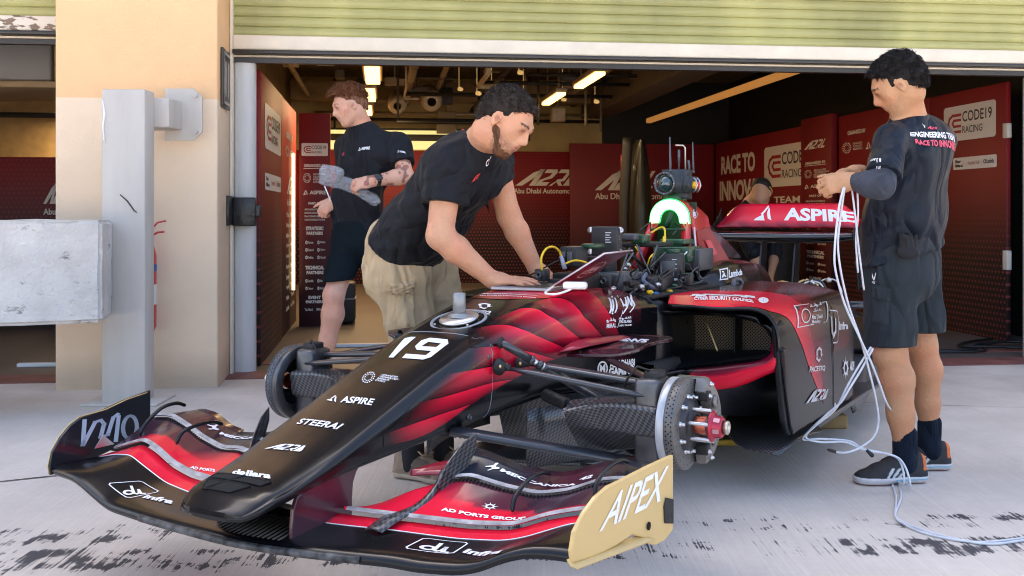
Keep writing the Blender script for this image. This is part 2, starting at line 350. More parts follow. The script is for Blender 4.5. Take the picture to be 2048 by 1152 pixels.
# peeling on the cream bar of the left shutter
pm = mat('peeling_paint', (.80, .74, .62), .6, bump=.3, bscale=40)
N, L, P = nodes_of(pm); n = N.new('ShaderNodeTexNoise'); n.inputs['Scale'].default_value = 9; n.inputs['Detail'].default_value = 8
tc = N.new('ShaderNodeTexCoord'); mp = N.new('ShaderNodeMapping'); mp.inputs['Scale'].default_value = (1, 1, 3); L.new(tc.outputs['Object'], mp.inputs[0]); L.new(mp.outputs[0], n.inputs[0])
cr = N.new('ShaderNodeValToRGB'); cr.color_ramp.elements[0].position = .52; cr.color_ramp.elements[1].position = .55; cr.color_ramp.elements[0].color = (.78, .72, .62, 1); cr.color_ramp.elements[1].color = (.22, .16, .11, 1)
L.new(n.outputs[0], cr.inputs[0]); L.new(cr.outputs[0], P.inputs['Base Color'])
def shutter(x0, x1, zb, label, barm):
    t = bthing('roller_shutter', (x0, .5, zb), label, 'shutter', 'roller shutters over the garage bays')
    rows = []; z = zb + .095; pitch = .067; prof = []
    for k in range(int((3.1 - z) / pitch)):
        for a, q in ((0, .0), (.06, .012), (.3, .020), (.6, .020), (.9, .010), (.97, .0)): prof.append((z + (k + a) * pitch, .56 - q))
    g = MB(); g.grid([[(x, y, zz) for (zz, y) in prof] for x in (x0, x1)], smooth=False); bput(g, 'slat_curtain', sm, t)
    g = MB(); g.bbox((x0, .50, zb), (x1, .60, zb + .097), .01); bput(g, 'bottom_bar', barm, t)
    g = MB(); g.bbox((x0, .48, zb - .028), (x1, .61, zb - .003), .004); bput(g, 'rubber_seal', dm_, t)
    g = MB(); g.bbox((x0, .545, zb - .043), (x1, .60, zb - .030), .003); bput(g, 'lower_strip', cm, t)
    g = MB(); g.box((x0, .56, zb - .078), (x1, .62, zb - .045)); bput(g, 'lintel_rail', dm_, t)
shutter(.02, 6.2, 2.147, 'wide pale green roller shutter rolled up above the car and the engineers', cm)
shutter(-5.2, -.955, 2.243, 'green roller shutter at far left with peeling paint on its bottom bar', pm)
# guide column beside the pillar
jamb = mat('jamb_paint', (.62, .62, .60), .5, noise=.12, nscale=4, stretch=(4, 4, .6), bump=.05)
g = MB()
pr = [(.012, .66), (.012, .60), (.03, .575), (.07, .565), (.12, .575), (.15, .60), (.155, .66)]
g.grid([[(x, y, z) for x, y in pr] for z in (0, 2.07)]); g.add([(x, y, 2.07) for x, y in pr], [tuple(range(7))])
tag(bput(g, 'door_guide', jamb, base=(.08, .62, 0)), 'pale grey rounded metal door guide beside the beige pillar', 'door guide', 'door guides of the main bay')
g = MB(); g.bbox((5.70, .56, 0), (5.80, .66, 2.07), .01)
tag(bput(g, 'door_guide', jamb, base=(5.78, .62, 0)), 'cream metal door guide at the right edge of the bay', 'door guide', 'door guides of the main bay')
g = MB(); g.box((.004, .50, 0), (.02, .58, 3.1)); tag(bput(g, 'corner_trim', cm, base=(.01, .54, 0)), 'thin cream trim running up the inner edge of the pillar', 'trim')

# --- number plate and tape on the pillar's side
t = bthing('number_plate', (.003, .2, 1.5), 'small dark plate with pale digits on the side of the pillar', 'sign')
g = MB(); g.bbox((.003, .10, 1.73), (.02, .40, 2.10), .006); bput(g, 'plate', mat('plate_dark', (.05, .045, .04), .4), t)
g = MB()
for r in ((1.70+.04, .12), ): pass
g.add(*[[(.023, .13 + .24*a, 1.76 + .31*b) for a, b in line2d([(0,0),(1,0),(1,1),(0,1)], .06, True)[0]], line2d([(0,0),(1,0),(1,1),(0,1)], .06, True)[1]])
for c in (.19, .31): g.box((.021, c - .015, 1.80), (.0235, c + .015, 2.02))
bput(g, 'marking', mat('plate_pale', (.45, .42, .38), .5), t)
g = MB(); g.bbox((-.012, .35, .985), (.022, .60, 1.18), .008); g.bbox((.02, .49, .98), (.17, .56, 1.17), .01); g.bbox((.16, .50, 1.04), (.20, .545, 1.12), .006)
tag(bput(g, 'tape_bundle', mat('black_tape', (.018, .018, .018), .35, bump=.6, bscale=25), base=(.05, .5, .98)), 'torn black tape wrapped across the pillar edge and door guide', 'tape')

# --- steel post, bracket, concrete beam, extinguisher (world space)
steel = mat('post_steel', (.56, .515, .46), .6, metal=.0, spec=.25, noise=.10, nscale=3, stretch=(3, 3, .5), bump=.08, bscale=30)
t = empty('steel_post', (-2.17, 5.95, 0), 0, 'tall grey steel post bolted to the beige pillar and carrying the concrete beam', 'post')
g = MB(); g.bbox((-.125, -.08, 0), (.118, .075, 1.76), .008, seg=2); g.build('column', steel, t)
g = MB(); g.bbox((.02, .076, 1.56), (.20, .33, 1.73), .006); g.build('arm', steel, t)
g = MB(); pl = [(x, .315, z) for x, z in ((.10, 1.50), (.27, 1.50), (.32, 1.55), (.32, 1.76), (.27, 1.81), (.10, 1.81))]; g.prism(pl, (0, .014, 0)); g.build('wall_plate', steel, t)
for z in (1.55, 1.765):
    g = MB(); g.cyl((.285, .314, z), (.285, .292, z), .013, 6); g.build('bolt', steel, t)
g = MB(); g.bbox((-.21, -.17, .0), (.21, .17, .014), .004); g.build('base_plate', steel, t)
g = MB(); g.tube([(-.02, -.083, 1.17), (.02, -.083, 1.135), (.06, -.083, 1.08), (.075, -.083, 1.07)], [.003, .004, .004, .002], 6); g.build('scratch', jm, t)
g = MB(); g.tube([(-.117, -.082, 1.70), (-.108, -.082, 1.62), (-.116, -.082, 1.55), (-.106, -.082, 1.46)], [.003, .008, .004, .005], 6); g.build('chipped_paint', mat('chip_white', (.85, .85, .85), .6), t)
cc = mat('rough_concrete', (.64, .60, .55), .98, spec=.1, noise=.22, nscale=4, bump=1., bscale=35)
N, L, P = nodes_of(cc); src = P.inputs['Base Color'].links[0].from_socket
tc = N.new('ShaderNodeTexCoord'); mp = N.new('ShaderNodeMapping'); mp.inputs['Scale'].default_value = (1.5, 1, 3); L.new(tc.outputs['Object'], mp.inputs[0])
n = N.new('ShaderNodeTexNoise'); n.inputs['Scale'].default_value = 3.2; n.inputs['Detail'].default_value = 12; n.inputs['Roughness'].default_value = .7; L.new(mp.outputs[0], n.inputs[0])
cr = N.new('ShaderNodeValToRGB'); cr.color_ramp.elements[0].position = .60; cr.color_ramp.elements[1].position = .66; cr.color_ramp.elements[0].color = (1, 1, 1, 1); cr.color_ramp.elements[1].color = (.35, .34, .33, 1); L.new(n.outputs[0], cr.inputs[0])
m3 = N.new('ShaderNodeMix'); m3.data_type = 'RGBA'; m3.blend_type = 'MULTIPLY'; m3.inputs['Factor'].default_value = 1; L.new(src, m3.inputs['A']); L.new(cr.outputs[0], m3.inputs['B']); L.new(m3.outputs['Result'], P.inputs['Base Color'])
bm = bmesh.new(); bmesh.ops.create_cube(bm, size=1)
for p in bm.verts: p.co = Vector((p.co.x * 2.0 - 1.0, p.co.y * .42, p.co.z * .535 + .7625 - (.03 if p.co.z < 0 and p.co.x < 0 else 0)))
bmesh.ops.bevel(bm, geom=bm.edges[:], offset=.02, segments=3, affect='EDGES'); bmesh.ops.triangulate(bm, faces=bm.faces)
bmesh.ops.subdivide_edges(bm, edges=[e for e in bm.edges if e.calc_length() > .1], cuts=8, use_grid_fill=True); bmesh.ops.subdivide_edges(bm, edges=[e for e in bm.edges if e.calc_length() > .08], cuts=2, use_grid_fill=True)
from mathutils import noise as NZ
for p in bm.verts: p.co += p.normal * (NZ.noise(p.co * 6) * .006 + NZ.noise(p.co * 22) * .003)
me = bpy.data.meshes.new('beam'); bm.to_mesh(me); bm.free(); me.materials.append(cc)
o = bpy.data.objects.new('concrete_beam', me); COL.objects.link(o); o.location = (-2.19, 5.68, .0); o.rotation_euler = (0, 0, radians(14))
tag(o, 'weathered grey concrete barrier beam ending against the steel post', 'barrier')
for p in me.polygons: p.use_smooth = False
t = bthing('fire_extinguisher', (-.408, -.07, .36), 'red fire extinguisher on the pillar, half hidden behind the steel post', 'fire extinguisher')
red = mat('gloss_red', (.55, .02, .02), .3, coat=.5)
g = MB(); g.lathe([(0, 0), (0, .05), (.03, .062), (.45, .062), (.52, .045), (.55, .018), (.58, .018)], (-.408, -.075, .36), (0, 0, 1), 24); bput(g, 'cylinder', red, t)
g = MB(); g.lathe([(.36, .0635), (.40, .0635)], (-.408, -.075, .36), (0, 0, 1), 24); bput(g, 'label_band', mat('ext_blue', (.03, .12, .35), .5), t)
g = MB(); g.lathe([(.16, .0635), (.28, .0635)], (-.408, -.075, .36), (0, 0, 1), 24); bput(g, 'instruction_label', mat('ext_white', (.7, .65, .6), .5), t)
g = MB(); g.tube([(-.375, -.075, .93), (-.34, -.075, .95), (-.30, -.08, .955)], .007, 6); g.tube([(-.375, -.075, .97), (-.34, -.075, 1.01), (-.29, -.08, 1.02)], .006, 6); g.tube([(-.375, -.075, .92), (-.375, -.12, .85), (-.39, -.13, .7)], .009, 6); bput(g, 'handle', red, t)

# --- banner panels
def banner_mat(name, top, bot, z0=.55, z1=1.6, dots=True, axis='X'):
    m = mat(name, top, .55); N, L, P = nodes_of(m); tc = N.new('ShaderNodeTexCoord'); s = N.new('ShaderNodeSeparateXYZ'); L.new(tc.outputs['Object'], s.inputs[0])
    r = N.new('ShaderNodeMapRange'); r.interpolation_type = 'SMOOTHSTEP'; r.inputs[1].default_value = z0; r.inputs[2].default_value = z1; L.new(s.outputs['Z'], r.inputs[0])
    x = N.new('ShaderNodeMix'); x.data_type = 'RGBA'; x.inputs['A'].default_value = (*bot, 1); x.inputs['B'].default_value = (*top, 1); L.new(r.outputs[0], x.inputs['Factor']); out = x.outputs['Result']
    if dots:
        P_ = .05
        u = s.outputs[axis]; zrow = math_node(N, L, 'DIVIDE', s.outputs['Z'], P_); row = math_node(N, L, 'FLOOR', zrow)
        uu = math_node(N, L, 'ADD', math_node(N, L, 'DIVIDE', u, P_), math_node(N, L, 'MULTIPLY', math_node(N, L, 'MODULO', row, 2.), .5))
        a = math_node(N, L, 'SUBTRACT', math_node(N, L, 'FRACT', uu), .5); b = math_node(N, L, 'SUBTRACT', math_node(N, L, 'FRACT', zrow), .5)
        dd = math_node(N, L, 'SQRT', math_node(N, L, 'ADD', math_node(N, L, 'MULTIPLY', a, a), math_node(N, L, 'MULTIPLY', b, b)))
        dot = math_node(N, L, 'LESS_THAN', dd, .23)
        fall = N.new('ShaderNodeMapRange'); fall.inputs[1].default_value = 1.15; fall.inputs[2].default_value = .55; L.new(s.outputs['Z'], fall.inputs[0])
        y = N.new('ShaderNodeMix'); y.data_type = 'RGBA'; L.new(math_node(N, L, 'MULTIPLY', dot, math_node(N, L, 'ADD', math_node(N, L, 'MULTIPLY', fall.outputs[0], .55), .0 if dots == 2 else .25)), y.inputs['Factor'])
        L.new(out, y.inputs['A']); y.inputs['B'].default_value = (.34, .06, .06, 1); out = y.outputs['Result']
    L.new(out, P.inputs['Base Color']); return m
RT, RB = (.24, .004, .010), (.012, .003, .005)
pw = mat('print_white', (.80, .77, .74), .5); pg = mat('print_pale', (.55, .46, .44), .6); pk = mat('print_black', (.02, .02, .02), .5); prd = mat('print_red', (.42, .02, .03), .5)
edge = mat('panel_edge', (.25, .24, .24), .4)
CHEV = (lambda a, b: (a[0] + b[0], a[1] + [tuple(i + len(a[0]) for i in q) for q in b[1]]))(
    line2d([(1,.84),(.42,.84),(.2,.72),(.1,.5),(.2,.28),(.42,.12),(1,.12)], .12), line2d([(1,.62),(.52,.62),(.42,.5),(.52,.36),(1,.36)], .11))
RRECT = poly2d([(.03,0),(.97,0),(1,.06),(1,.94),(.97,1),(.03,1),(0,.94),(0,.06)])
def code_card(mb, Q, nrm):
    sheet(mb, Q, RRECT, .003, 0, nrm)
    sheet(mb, sub(Q, .07, .34, .18, .84), CHEV, .005, 2, nrm)
    letters(mb, sub(Q, .38, .93, .52, .82), 'CODE19', .012, 0, .005, 1, nrm); letters(mb, sub(Q, .38, .76, .20, .40), 'RACING', .006, 0, .005, 1, nrm)
def strip_card(mb, Q, nrm):
    sheet(mb, Q, RRECT, .003, 0, nrm)
    letters(mb, sub(Q, .06, .2, .55, .8), 'Bar', .05, 0, .005, 1, nrm); letters(mb, sub(Q, .06, .24, .2, .45), 'Bike a', .05, 0, .005, 1, nrm)
    letters(mb, sub(Q, .36, .62, .35, .65), 'Fraedem Hub', .0, 0, .005, 2, nrm); letters(mb, sub(Q, .78, .94, .35, .7), 'Lambda', .02, 0, .005, 1, nrm); sheet(mb, sub(Q, .71, .77, .35, .7), ring2d(.5,.5,.3,.5,10), .005, 1, nrm)
def column_print(mb, Q, nrm, top='card'):
    """sponsor column: a stack of small logos from top to bottom"""
    if top == 'card': code_card(mb, sub(Q, .08, .92, .80, .86), nrm)
    else: sheet(mb, sub(Q, .12, .9, .83, .875), A2L, .003, 0, nrm)
    def T(a, b, c, d, s, bold=.02): letters(mb, sub(Q, a, b, c, d), s, bold, 0, .003, 0, nrm)
    T(.16, .84, .748, .762, 'ORGANIZED BY', .04); sheet(mb, sub(Q, .14, .86, .740, .743), RRECT, .003, 0, nrm)
    sheet(mb, sub(Q, .13, .39, .672, .722), ATRC, .003, 0, nrm)
    for k, s in enumerate(('ADVANCED', 'TECHNOLOGY', 'RESEARCH', 'COUNCIL')): T(.45, .45 + .05 * len(s), .710 - k*.012, .719 - k*.012, s)
    sheet(mb, sub(Q, .13, .28, .618, .640), triangle_logo(), .003, 0, nrm); T(.34, .86, .620, .638, 'ASPIRE', .03)
    T(.3, .7, .572, .584, 'PART OF', .04)
    for k in range(4): T(.18, .82, .545 - k*.016, .554 - k*.016, ('ABU DHABI AUTONOMOUS', 'RACING LEAGUE SERIES', 'RACING SERIES', 'ORGANIZATION')[k])
    T(.22, .78, .452, .470, 'STRATEGIC', .06); T(.24, .76, .430, .446, 'PARTNERS', .06)
    for i, j in ((0,0),(1,0),(0,1),(1,1),(0,2),(1,2)):
        x = .2 + .38*i; z = .395 - .035*j; sheet(mb, sub(Q, x, x+.08, z-.009, z+.009), ring2d(.5,.5,.2,.5,8), .003, 0, nrm); T(x+.1, x+.26, z-.006, z+.006, ('Partner', 'Mobility', 'Island', 'Cyber', 'Infra', 'Council')[i+2*j])
    T(.2, .8, .268, .286, 'TECHNICAL', .06); T(.24, .78, .246, .262, 'PARTNERS', .06)
    for i, j in ((0,0),(1,0),(0,1),(1,1)):
        x = .2 + .38*i; z = .215 - .035*j; sheet(mb, sub(Q, x, x+.08, z-.009, z+.009), ring2d(.5,.5,.2,.5,6), .003, 0, nrm); T(x+.1, x+.26, z-.006, z+.006, ('Lambda', 'Meccanica', 'Steer', 'Infra')[i+2*j])
    T(.3, .7, .130, .145, 'EVENT', .06); T(.22, .78, .110, .124, 'PARTNERS', .06)
    for i in (0, 1): T(.18 + .38*i, .44 + .38*i, .075, .088, ('Yas Island', 'Miral')[i])
BG = 'branded panels lining the garage'
def panel(lo, hi, name, matl, label, prints, nrm, Q):
    base = ((lo[0]+hi[0])/2, (lo[1]+hi[1])/2, 0); t = bthing(name, base, label, 'banner panel', BG)
    g = MB(); g.bbox(lo, hi, .006); bput(g, 'board', matl, t)
    g = MB(); prints(g, Q, nrm); bput(g, 'print', [pw, pk, prd, pg], t, fixn=False); return t
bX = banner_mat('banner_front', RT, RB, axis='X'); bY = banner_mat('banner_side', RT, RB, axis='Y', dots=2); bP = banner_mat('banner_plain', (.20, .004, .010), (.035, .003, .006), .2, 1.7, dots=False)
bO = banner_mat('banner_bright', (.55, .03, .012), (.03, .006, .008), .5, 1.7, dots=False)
# left pair along the left side, facing +x
def p1(g, Q, n): code_card(g, sub(Q, .16, .90, .745, .905), n); strip_card(g, sub(Q, .16, .90, .60, .66), n)
def p2(g, Q, n):
    letters(g, sub(Q, .25, .7, .84, .87), 'ORGANIZED BY', .04, 0, .003, 0, n); sheet(g, sub(Q, .2, .46, .76, .81), ATRC, .003, 0, n); letters(g, sub(Q, .5, .8, .77, .80), 'ASPIRE', .03, 0, .003, 0, n)
    sheet(g, sub(Q, .3, .9, .60, .68), A2L, .003, 0, n); letters(g, sub(Q, .3, .9, .55, .58), 'Abu Dhabi Autonomous', .02, 0, .003, 0, n)
    for k in range(10):
        z = .50 - k * .045; letters(g, sub(Q, .25, .45, z, z+.02), ('Yas', 'Miral', 'Infra', 'Cyber', 'Gaming', 'Ports', 'Steer', 'Apex', 'Wio', 'Lambda')[k], .04, 0, .003, 0, n); letters(g, sub(Q, .55, .82, z, z+.02), ('Partner', 'Island', 'Council', 'Mobility', 'Group', 'Event', 'Team', 'Track', 'Tech', 'Abu Dhabi')[k], .02, 0, .003, 0, n)
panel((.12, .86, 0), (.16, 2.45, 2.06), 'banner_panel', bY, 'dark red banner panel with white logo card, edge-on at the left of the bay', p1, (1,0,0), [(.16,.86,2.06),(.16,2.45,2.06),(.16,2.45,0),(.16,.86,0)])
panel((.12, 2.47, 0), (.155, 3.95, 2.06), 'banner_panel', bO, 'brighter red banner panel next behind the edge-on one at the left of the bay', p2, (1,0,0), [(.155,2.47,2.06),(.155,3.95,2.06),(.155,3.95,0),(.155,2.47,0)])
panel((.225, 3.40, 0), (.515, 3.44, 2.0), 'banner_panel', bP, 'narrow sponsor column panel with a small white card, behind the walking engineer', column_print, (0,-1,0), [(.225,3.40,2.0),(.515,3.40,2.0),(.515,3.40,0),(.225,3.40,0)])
def p3(g, Q, n):
    letters(g, sub(Q, .08, .50, .77, .90), 'RACE TO', .04, 0, .003, 0, n, space=.95); letters(g, sub(Q, .06, .66, .585, .725), 'INNOVATE', .04, 0, .003, 0, n, space=.95)
    code_card(g, sub(Q, .60, 1.08, .66, .91), n)
    letters(g, sub(Q, .7, .95, .56, .60), 'TEAM', .02, 0, .003, 0, n)
rY = lambda y: [(6.1, y[0], 2.13), (6.1, y[1], 2.13), (6.1, y[1], 0), (6.1, y[0], 0)]
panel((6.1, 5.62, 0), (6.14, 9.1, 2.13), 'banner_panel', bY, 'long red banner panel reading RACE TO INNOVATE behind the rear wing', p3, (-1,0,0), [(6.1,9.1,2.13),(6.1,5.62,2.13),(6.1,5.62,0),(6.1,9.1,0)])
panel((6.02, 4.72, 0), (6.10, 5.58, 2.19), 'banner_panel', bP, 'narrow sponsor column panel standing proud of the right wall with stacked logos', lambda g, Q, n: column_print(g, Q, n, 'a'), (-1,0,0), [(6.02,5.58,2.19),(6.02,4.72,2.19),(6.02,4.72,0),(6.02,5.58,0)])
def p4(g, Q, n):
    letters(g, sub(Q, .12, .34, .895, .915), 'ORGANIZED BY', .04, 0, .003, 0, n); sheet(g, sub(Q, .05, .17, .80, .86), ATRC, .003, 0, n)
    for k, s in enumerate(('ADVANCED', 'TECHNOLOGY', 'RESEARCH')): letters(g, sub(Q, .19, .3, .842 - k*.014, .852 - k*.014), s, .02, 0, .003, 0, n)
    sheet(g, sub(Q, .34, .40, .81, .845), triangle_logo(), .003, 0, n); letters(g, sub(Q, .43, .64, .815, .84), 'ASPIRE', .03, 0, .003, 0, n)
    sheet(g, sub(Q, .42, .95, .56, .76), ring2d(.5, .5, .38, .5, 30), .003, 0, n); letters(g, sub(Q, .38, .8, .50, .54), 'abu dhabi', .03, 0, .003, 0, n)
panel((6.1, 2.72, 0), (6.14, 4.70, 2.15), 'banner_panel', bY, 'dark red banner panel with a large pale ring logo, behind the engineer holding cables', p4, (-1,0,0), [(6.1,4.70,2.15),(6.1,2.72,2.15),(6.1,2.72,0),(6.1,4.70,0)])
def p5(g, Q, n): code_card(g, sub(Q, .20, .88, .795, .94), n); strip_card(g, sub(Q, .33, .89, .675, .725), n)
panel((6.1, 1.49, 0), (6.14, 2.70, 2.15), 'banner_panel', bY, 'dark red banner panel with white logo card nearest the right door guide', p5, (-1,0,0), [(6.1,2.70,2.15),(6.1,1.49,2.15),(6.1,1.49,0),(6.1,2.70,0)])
# back row, facing -y
def p6(g, Q, n): sheet(g, sub(Q, .795, 1.05, .74, .865), A2L, .003, 0, n); letters(g, sub(Q, .79, 1.02, .68, .72), 'Abu Dhabi Autonomous', .02, 0, .003, 0, n)
def p7(g, Q, n): sheet(g, sub(Q, .17, .62, .665, .805), A2L, .003, 0, n); letters(g, sub(Q, .17, .70, .60, .645), 'Abu Dhabi Autonomous', .02, 0, .003, 0, n)
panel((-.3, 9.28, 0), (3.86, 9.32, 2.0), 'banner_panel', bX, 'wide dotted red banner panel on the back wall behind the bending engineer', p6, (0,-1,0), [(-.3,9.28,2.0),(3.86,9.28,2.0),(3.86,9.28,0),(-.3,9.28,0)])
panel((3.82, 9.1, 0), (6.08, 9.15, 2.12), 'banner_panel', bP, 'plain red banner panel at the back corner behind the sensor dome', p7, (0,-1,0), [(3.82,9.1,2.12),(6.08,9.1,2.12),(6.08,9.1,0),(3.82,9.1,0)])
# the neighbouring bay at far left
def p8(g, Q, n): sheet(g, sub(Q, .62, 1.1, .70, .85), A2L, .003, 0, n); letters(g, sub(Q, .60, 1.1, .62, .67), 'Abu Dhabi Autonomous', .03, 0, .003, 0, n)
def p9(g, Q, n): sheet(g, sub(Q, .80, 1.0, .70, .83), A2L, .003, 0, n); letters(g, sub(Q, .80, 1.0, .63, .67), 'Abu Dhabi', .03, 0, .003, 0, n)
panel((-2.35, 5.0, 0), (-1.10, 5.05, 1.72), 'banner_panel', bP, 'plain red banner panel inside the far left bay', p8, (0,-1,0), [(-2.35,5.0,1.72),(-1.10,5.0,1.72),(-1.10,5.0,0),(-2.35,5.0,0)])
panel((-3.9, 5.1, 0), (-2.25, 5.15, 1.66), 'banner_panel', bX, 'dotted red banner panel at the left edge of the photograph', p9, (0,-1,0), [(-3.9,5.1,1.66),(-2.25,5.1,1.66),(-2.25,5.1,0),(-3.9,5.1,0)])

# --- interior: lamps, beams, pipes, windows
lampm = mat('lamp_glow', (1, .7, .3), .5, emit=(1, .52, .15), es=1.3)
hous = mat('lamp_housing', (.35, .27, .15), .5)
def lamp(x, y, z, l, w_, e, label):
    t = bthing('ceiling_lamp', (x, y, z), label, 'ceiling lamp', 'fluorescent lamps under the garage ceiling')
    g = MB(); g.bbox((x - w_, y - l/2, z + .02), (x + w_, y + l/2, z + .07), .01); bput(g, 'housing', hous, t)
    g = MB(); g.bbox((x - w_*.75, y - l/2 + .02, z - .015), (x + w_*.75, y + l/2 - .02, z + .019), .008); bput(g, 'tube', lampm, t)
    for s in (-1, 1):
        g = MB(); g.cyl((x, y + s*l*.35, z + .07), (x, y + s*l*.35, 3.12), .008, 6); bput(g, 'hanger', hous, t)
    li = bpy.data.lights.new('lamp_light', 'AREA'); li.shape = 'RECTANGLE'; li.size = l; li.size_y = w_*2; li.energy = e; li.color = (1, .66, .34)
    o = bpy.data.objects.new('lamp_light', li); COL.objects.link(o); o.parent = t; o.location = (0, 0, -.03); o.rotation_euler = (0, 0, pi/2)
LY = 'ceiling lamp in the left row, '
lamp(3.13, 4.15, 2.44, 1.2, .07, 7, 'long lit ceiling lamp at right, the nearer of the right pair')
lamp(3.05, 5.95, 2.44, 1.2, .07, 7, 'long lit ceiling lamp at right, the farther and lower of the pair')
lamp(.90, 4.2, 2.46, 1.2, .10, 7, 'lit ceiling lamp highest in the left row above the walking engineer')
lamp(.84, 6.0, 2.46, 1.2, .10, 7, 'lit ceiling lamp in the middle of the left row')
lamp(.78, 7.9, 2.46, 1.2, .10, 7, 'lit ceiling lamp farthest back in the left row')
lamp(-2.55, 6.1, 2.35, .9, .06, 8, 'lit ceiling lamp in the far left bay, the nearer one')
lamp(-2.9, 7.6, 2.35, .9, .06, 8, 'lit ceiling lamp in the far left bay, the farther one')
wg = mat('lit_window', (.8, .7, .4), .4, emit=(1, .82, .30), es=.20)
frm = mat('window_frame', (.06, .05, .03), .5)
t = bthing('window_band', (2.2, 9.49, 2.05), 'bright yellow window band high on the back wall', 'window')
g = MB(); g.box((.0, 9.47, 2.03), (2.9, 9.49, 2.16)); g.box((.0, 9.47, 2.26), (2.9, 9.49, 2.32)); bput(g, 'pane', wg, t)
g = MB(); g.bbox((-.02, 9.44, 2.16), (2.92, 9.49, 2.26), .004); g.bbox((-.02, 9.44, 2.32), (2.92, 9.49, 2.35), .004)
for k in range(2): g.bbox((.9 + k*1.15, 9.445, 2.05), (.92 + k*1.15, 9.49, 2.32), .003)
bput(g, 'frame', frm, t)
t = bthing('window', (-.35, 2.2, 0), 'lit grid window on the side wall, seen through the slit beside the left banner', 'window')
g = MB(); g.box((-.355, .8, .5), (-.345, 3.4, 2.0)); bput(g, 'pane', wg, t)
g = MB()
for k in range(7): g.bbox((-.345, .8, .5 + k*.24), (-.33, 3.4, .53 + k*.24), .003)
for k in range(6): g.bbox((-.345, .8 + k*.5, .5), (-.33, .84 + k*.5, 2.0), .003)
bput(g, 'frame', frm, t)
g = MB(); g.bbox((.165, 3.31, .35), (.195, 3.34, 1.62), .004)
tag(bput(g, 'light_strip', mat('strip_glow', (1,.9,.7), .5, emit=(1, .72, .38), es=.5), base=(.18, 3.32, .35)), 'thin glowing vertical light strip beside the sponsor column at left', 'light strip')
con = mat('beam_paint', (.11, .088, .06), .7, noise=.3, nscale=4); pipe = mat('pipe_metal', (.42, .33, .20), .4, metal=.5, noise=.3, nscale=6); blk = mat('pipe_black', (.02, .02, .018), .5)
def single(name, mb, m, base, label, cat, group=None): return tag(bput(mb, name, m, base=base), label, cat, group)
g = MB(); g.bbox((4.05, .9, 2.52), (4.45, 9.4, 2.86), .01); single('ceiling_beam', g, con, (4.2, 5, 2.6), 'deep grey ceiling beam running back above the rear wing', 'beam', 'beams under the ceiling')
g = MB(); g.bbox((-.3, 8.6, 2.68), (4.4, 8.9, 2.95), .01); single('ceiling_beam', g, mat('beam_light_painted', (.30, .20, .09), .7, noise=.3), (2, 8.7, 2.7), 'cross beam with warm light painted in, in front of the back wall', 'beam', 'beams under the ceiling')  # lighter copy of the beam paint, warm light put into its colour
g = MB(); g.bbox((-.3, 4.7, 2.86), (4.0, 4.95, 3.08), .01); single('ceiling_beam', g, con, (2, 4.8, 2.9), 'dark cross beam nearest the roller shutter', 'beam', 'beams under the ceiling')
g = MB(); g.bbox((4.95, 1.2, 2.42), (5.03, 8.9, 2.49), .01); single('cable_tray', g, mat('tray_light_painted', (.55, .27, .08), .4, emit=(1, .42, .1), es=.08), (5, 5, 2.45), 'conduit with orange lamp light painted on, along the dark ceiling at right', 'conduit')  # no lamp itself: orange lamp light put in as colour and faint glow
PG = 'pipes and rods under the garage ceiling'
for x, y0, y1, z, r, m, lb in ((1.35, 2, 9.4, 2.72, .05, pipe, 'thick tan duct pipe right of the left lamp row'), (1.75, 2, 9.4, 2.78, .035, pipe, 'slimmer tan pipe beside the thick duct pipe'),
        (2.35, 2, 9.4, 2.62, .03, blk, 'black pipe running back over the bending engineer'), (3.6, 1.5, 9.4, 2.72, .03, pipe, 'tan pipe running back right of the long lamps'), (-.05, 1, 9.4, 2.75, .03, pipe, 'tan pipe over the left banner panels')):
    g = MB(); g.tube([(x, y0, z), (x, y1, z)], r, 12)
    for k in range(6): y = y0 + .6 + k*(y1-y0-1)/5; g.tube([(x, y, z), (x, y+.06, z)], r*1.25, 12)
    single('ceiling_pipe', g, m, (x, (y0+y1)/2, z), lb, 'pipe', PG)
for y, z, x0, x1, m, lb in ((9.2, 2.55, .0, 4.3, pipe, 'pale cross pipe just above the yellow window band'), (9.1, 2.45, -.2, 4.3, blk, 'black cross pipe low on the back wall'), (7.2, 2.62, 1.3, 4.1, blk, 'black cross rail above the bending engineer'), (6.2, 2.66, 2.2, 4.1, blk, 'black cross rail between the right lamps'), (8.2, 2.34, 1.2, 3.0, blk, 'black rail carrying the round duct mouths')):
    g = MB(); g.tube([(x0, y, z), (x1, y, z)], .025, 8); single('cross_pipe', g, m, ((x0+x1)/2, y, z), lb, 'pipe', PG)
k = 0
for x, y, lb in ((1.2, 7.2, 'left of the duct mouths'), (2.9, 6.2, 'behind the right lamps'), (3.5, 6.2, 'between right lamps and beam'), (2.35, 8.2, 'over the bending engineer'), (3.9, 7.2, 'beside the deep beam'), (.3, 9.1, 'over the sponsor column'), (3.2, 9.1, 'right of the window band')):
    g = MB(); g.tube([(x, y, 2.3 if x < 2 else 2.15), (x, y, 3.12)], .018, 6); single('hanging_rod', g, blk if k % 2 else con, (x, y, 2.3), 'thin vertical rod hanging ' + lb, 'rod', PG); k += 1
dw = mat('duct_white', (.60, .50, .32), .45, noise=.2)
for x, y, z, r, lb in ((1.20, 7.6, 2.50, .13, 'left round duct mouth under the ceiling'), (1.66, 7.6, 2.56, .15, 'right round duct mouth under the ceiling')):
    g = MB(); g.lathe([(0, r*.4), (0, r*.8), (.12, r), (.5, r*.9), (.9, r*.7), (.9, 0)], (x, y, z), (0, .9, .25), 20); single('duct_mouth', g, dw, (x, y, z), lb, 'duct', 'round duct mouths')
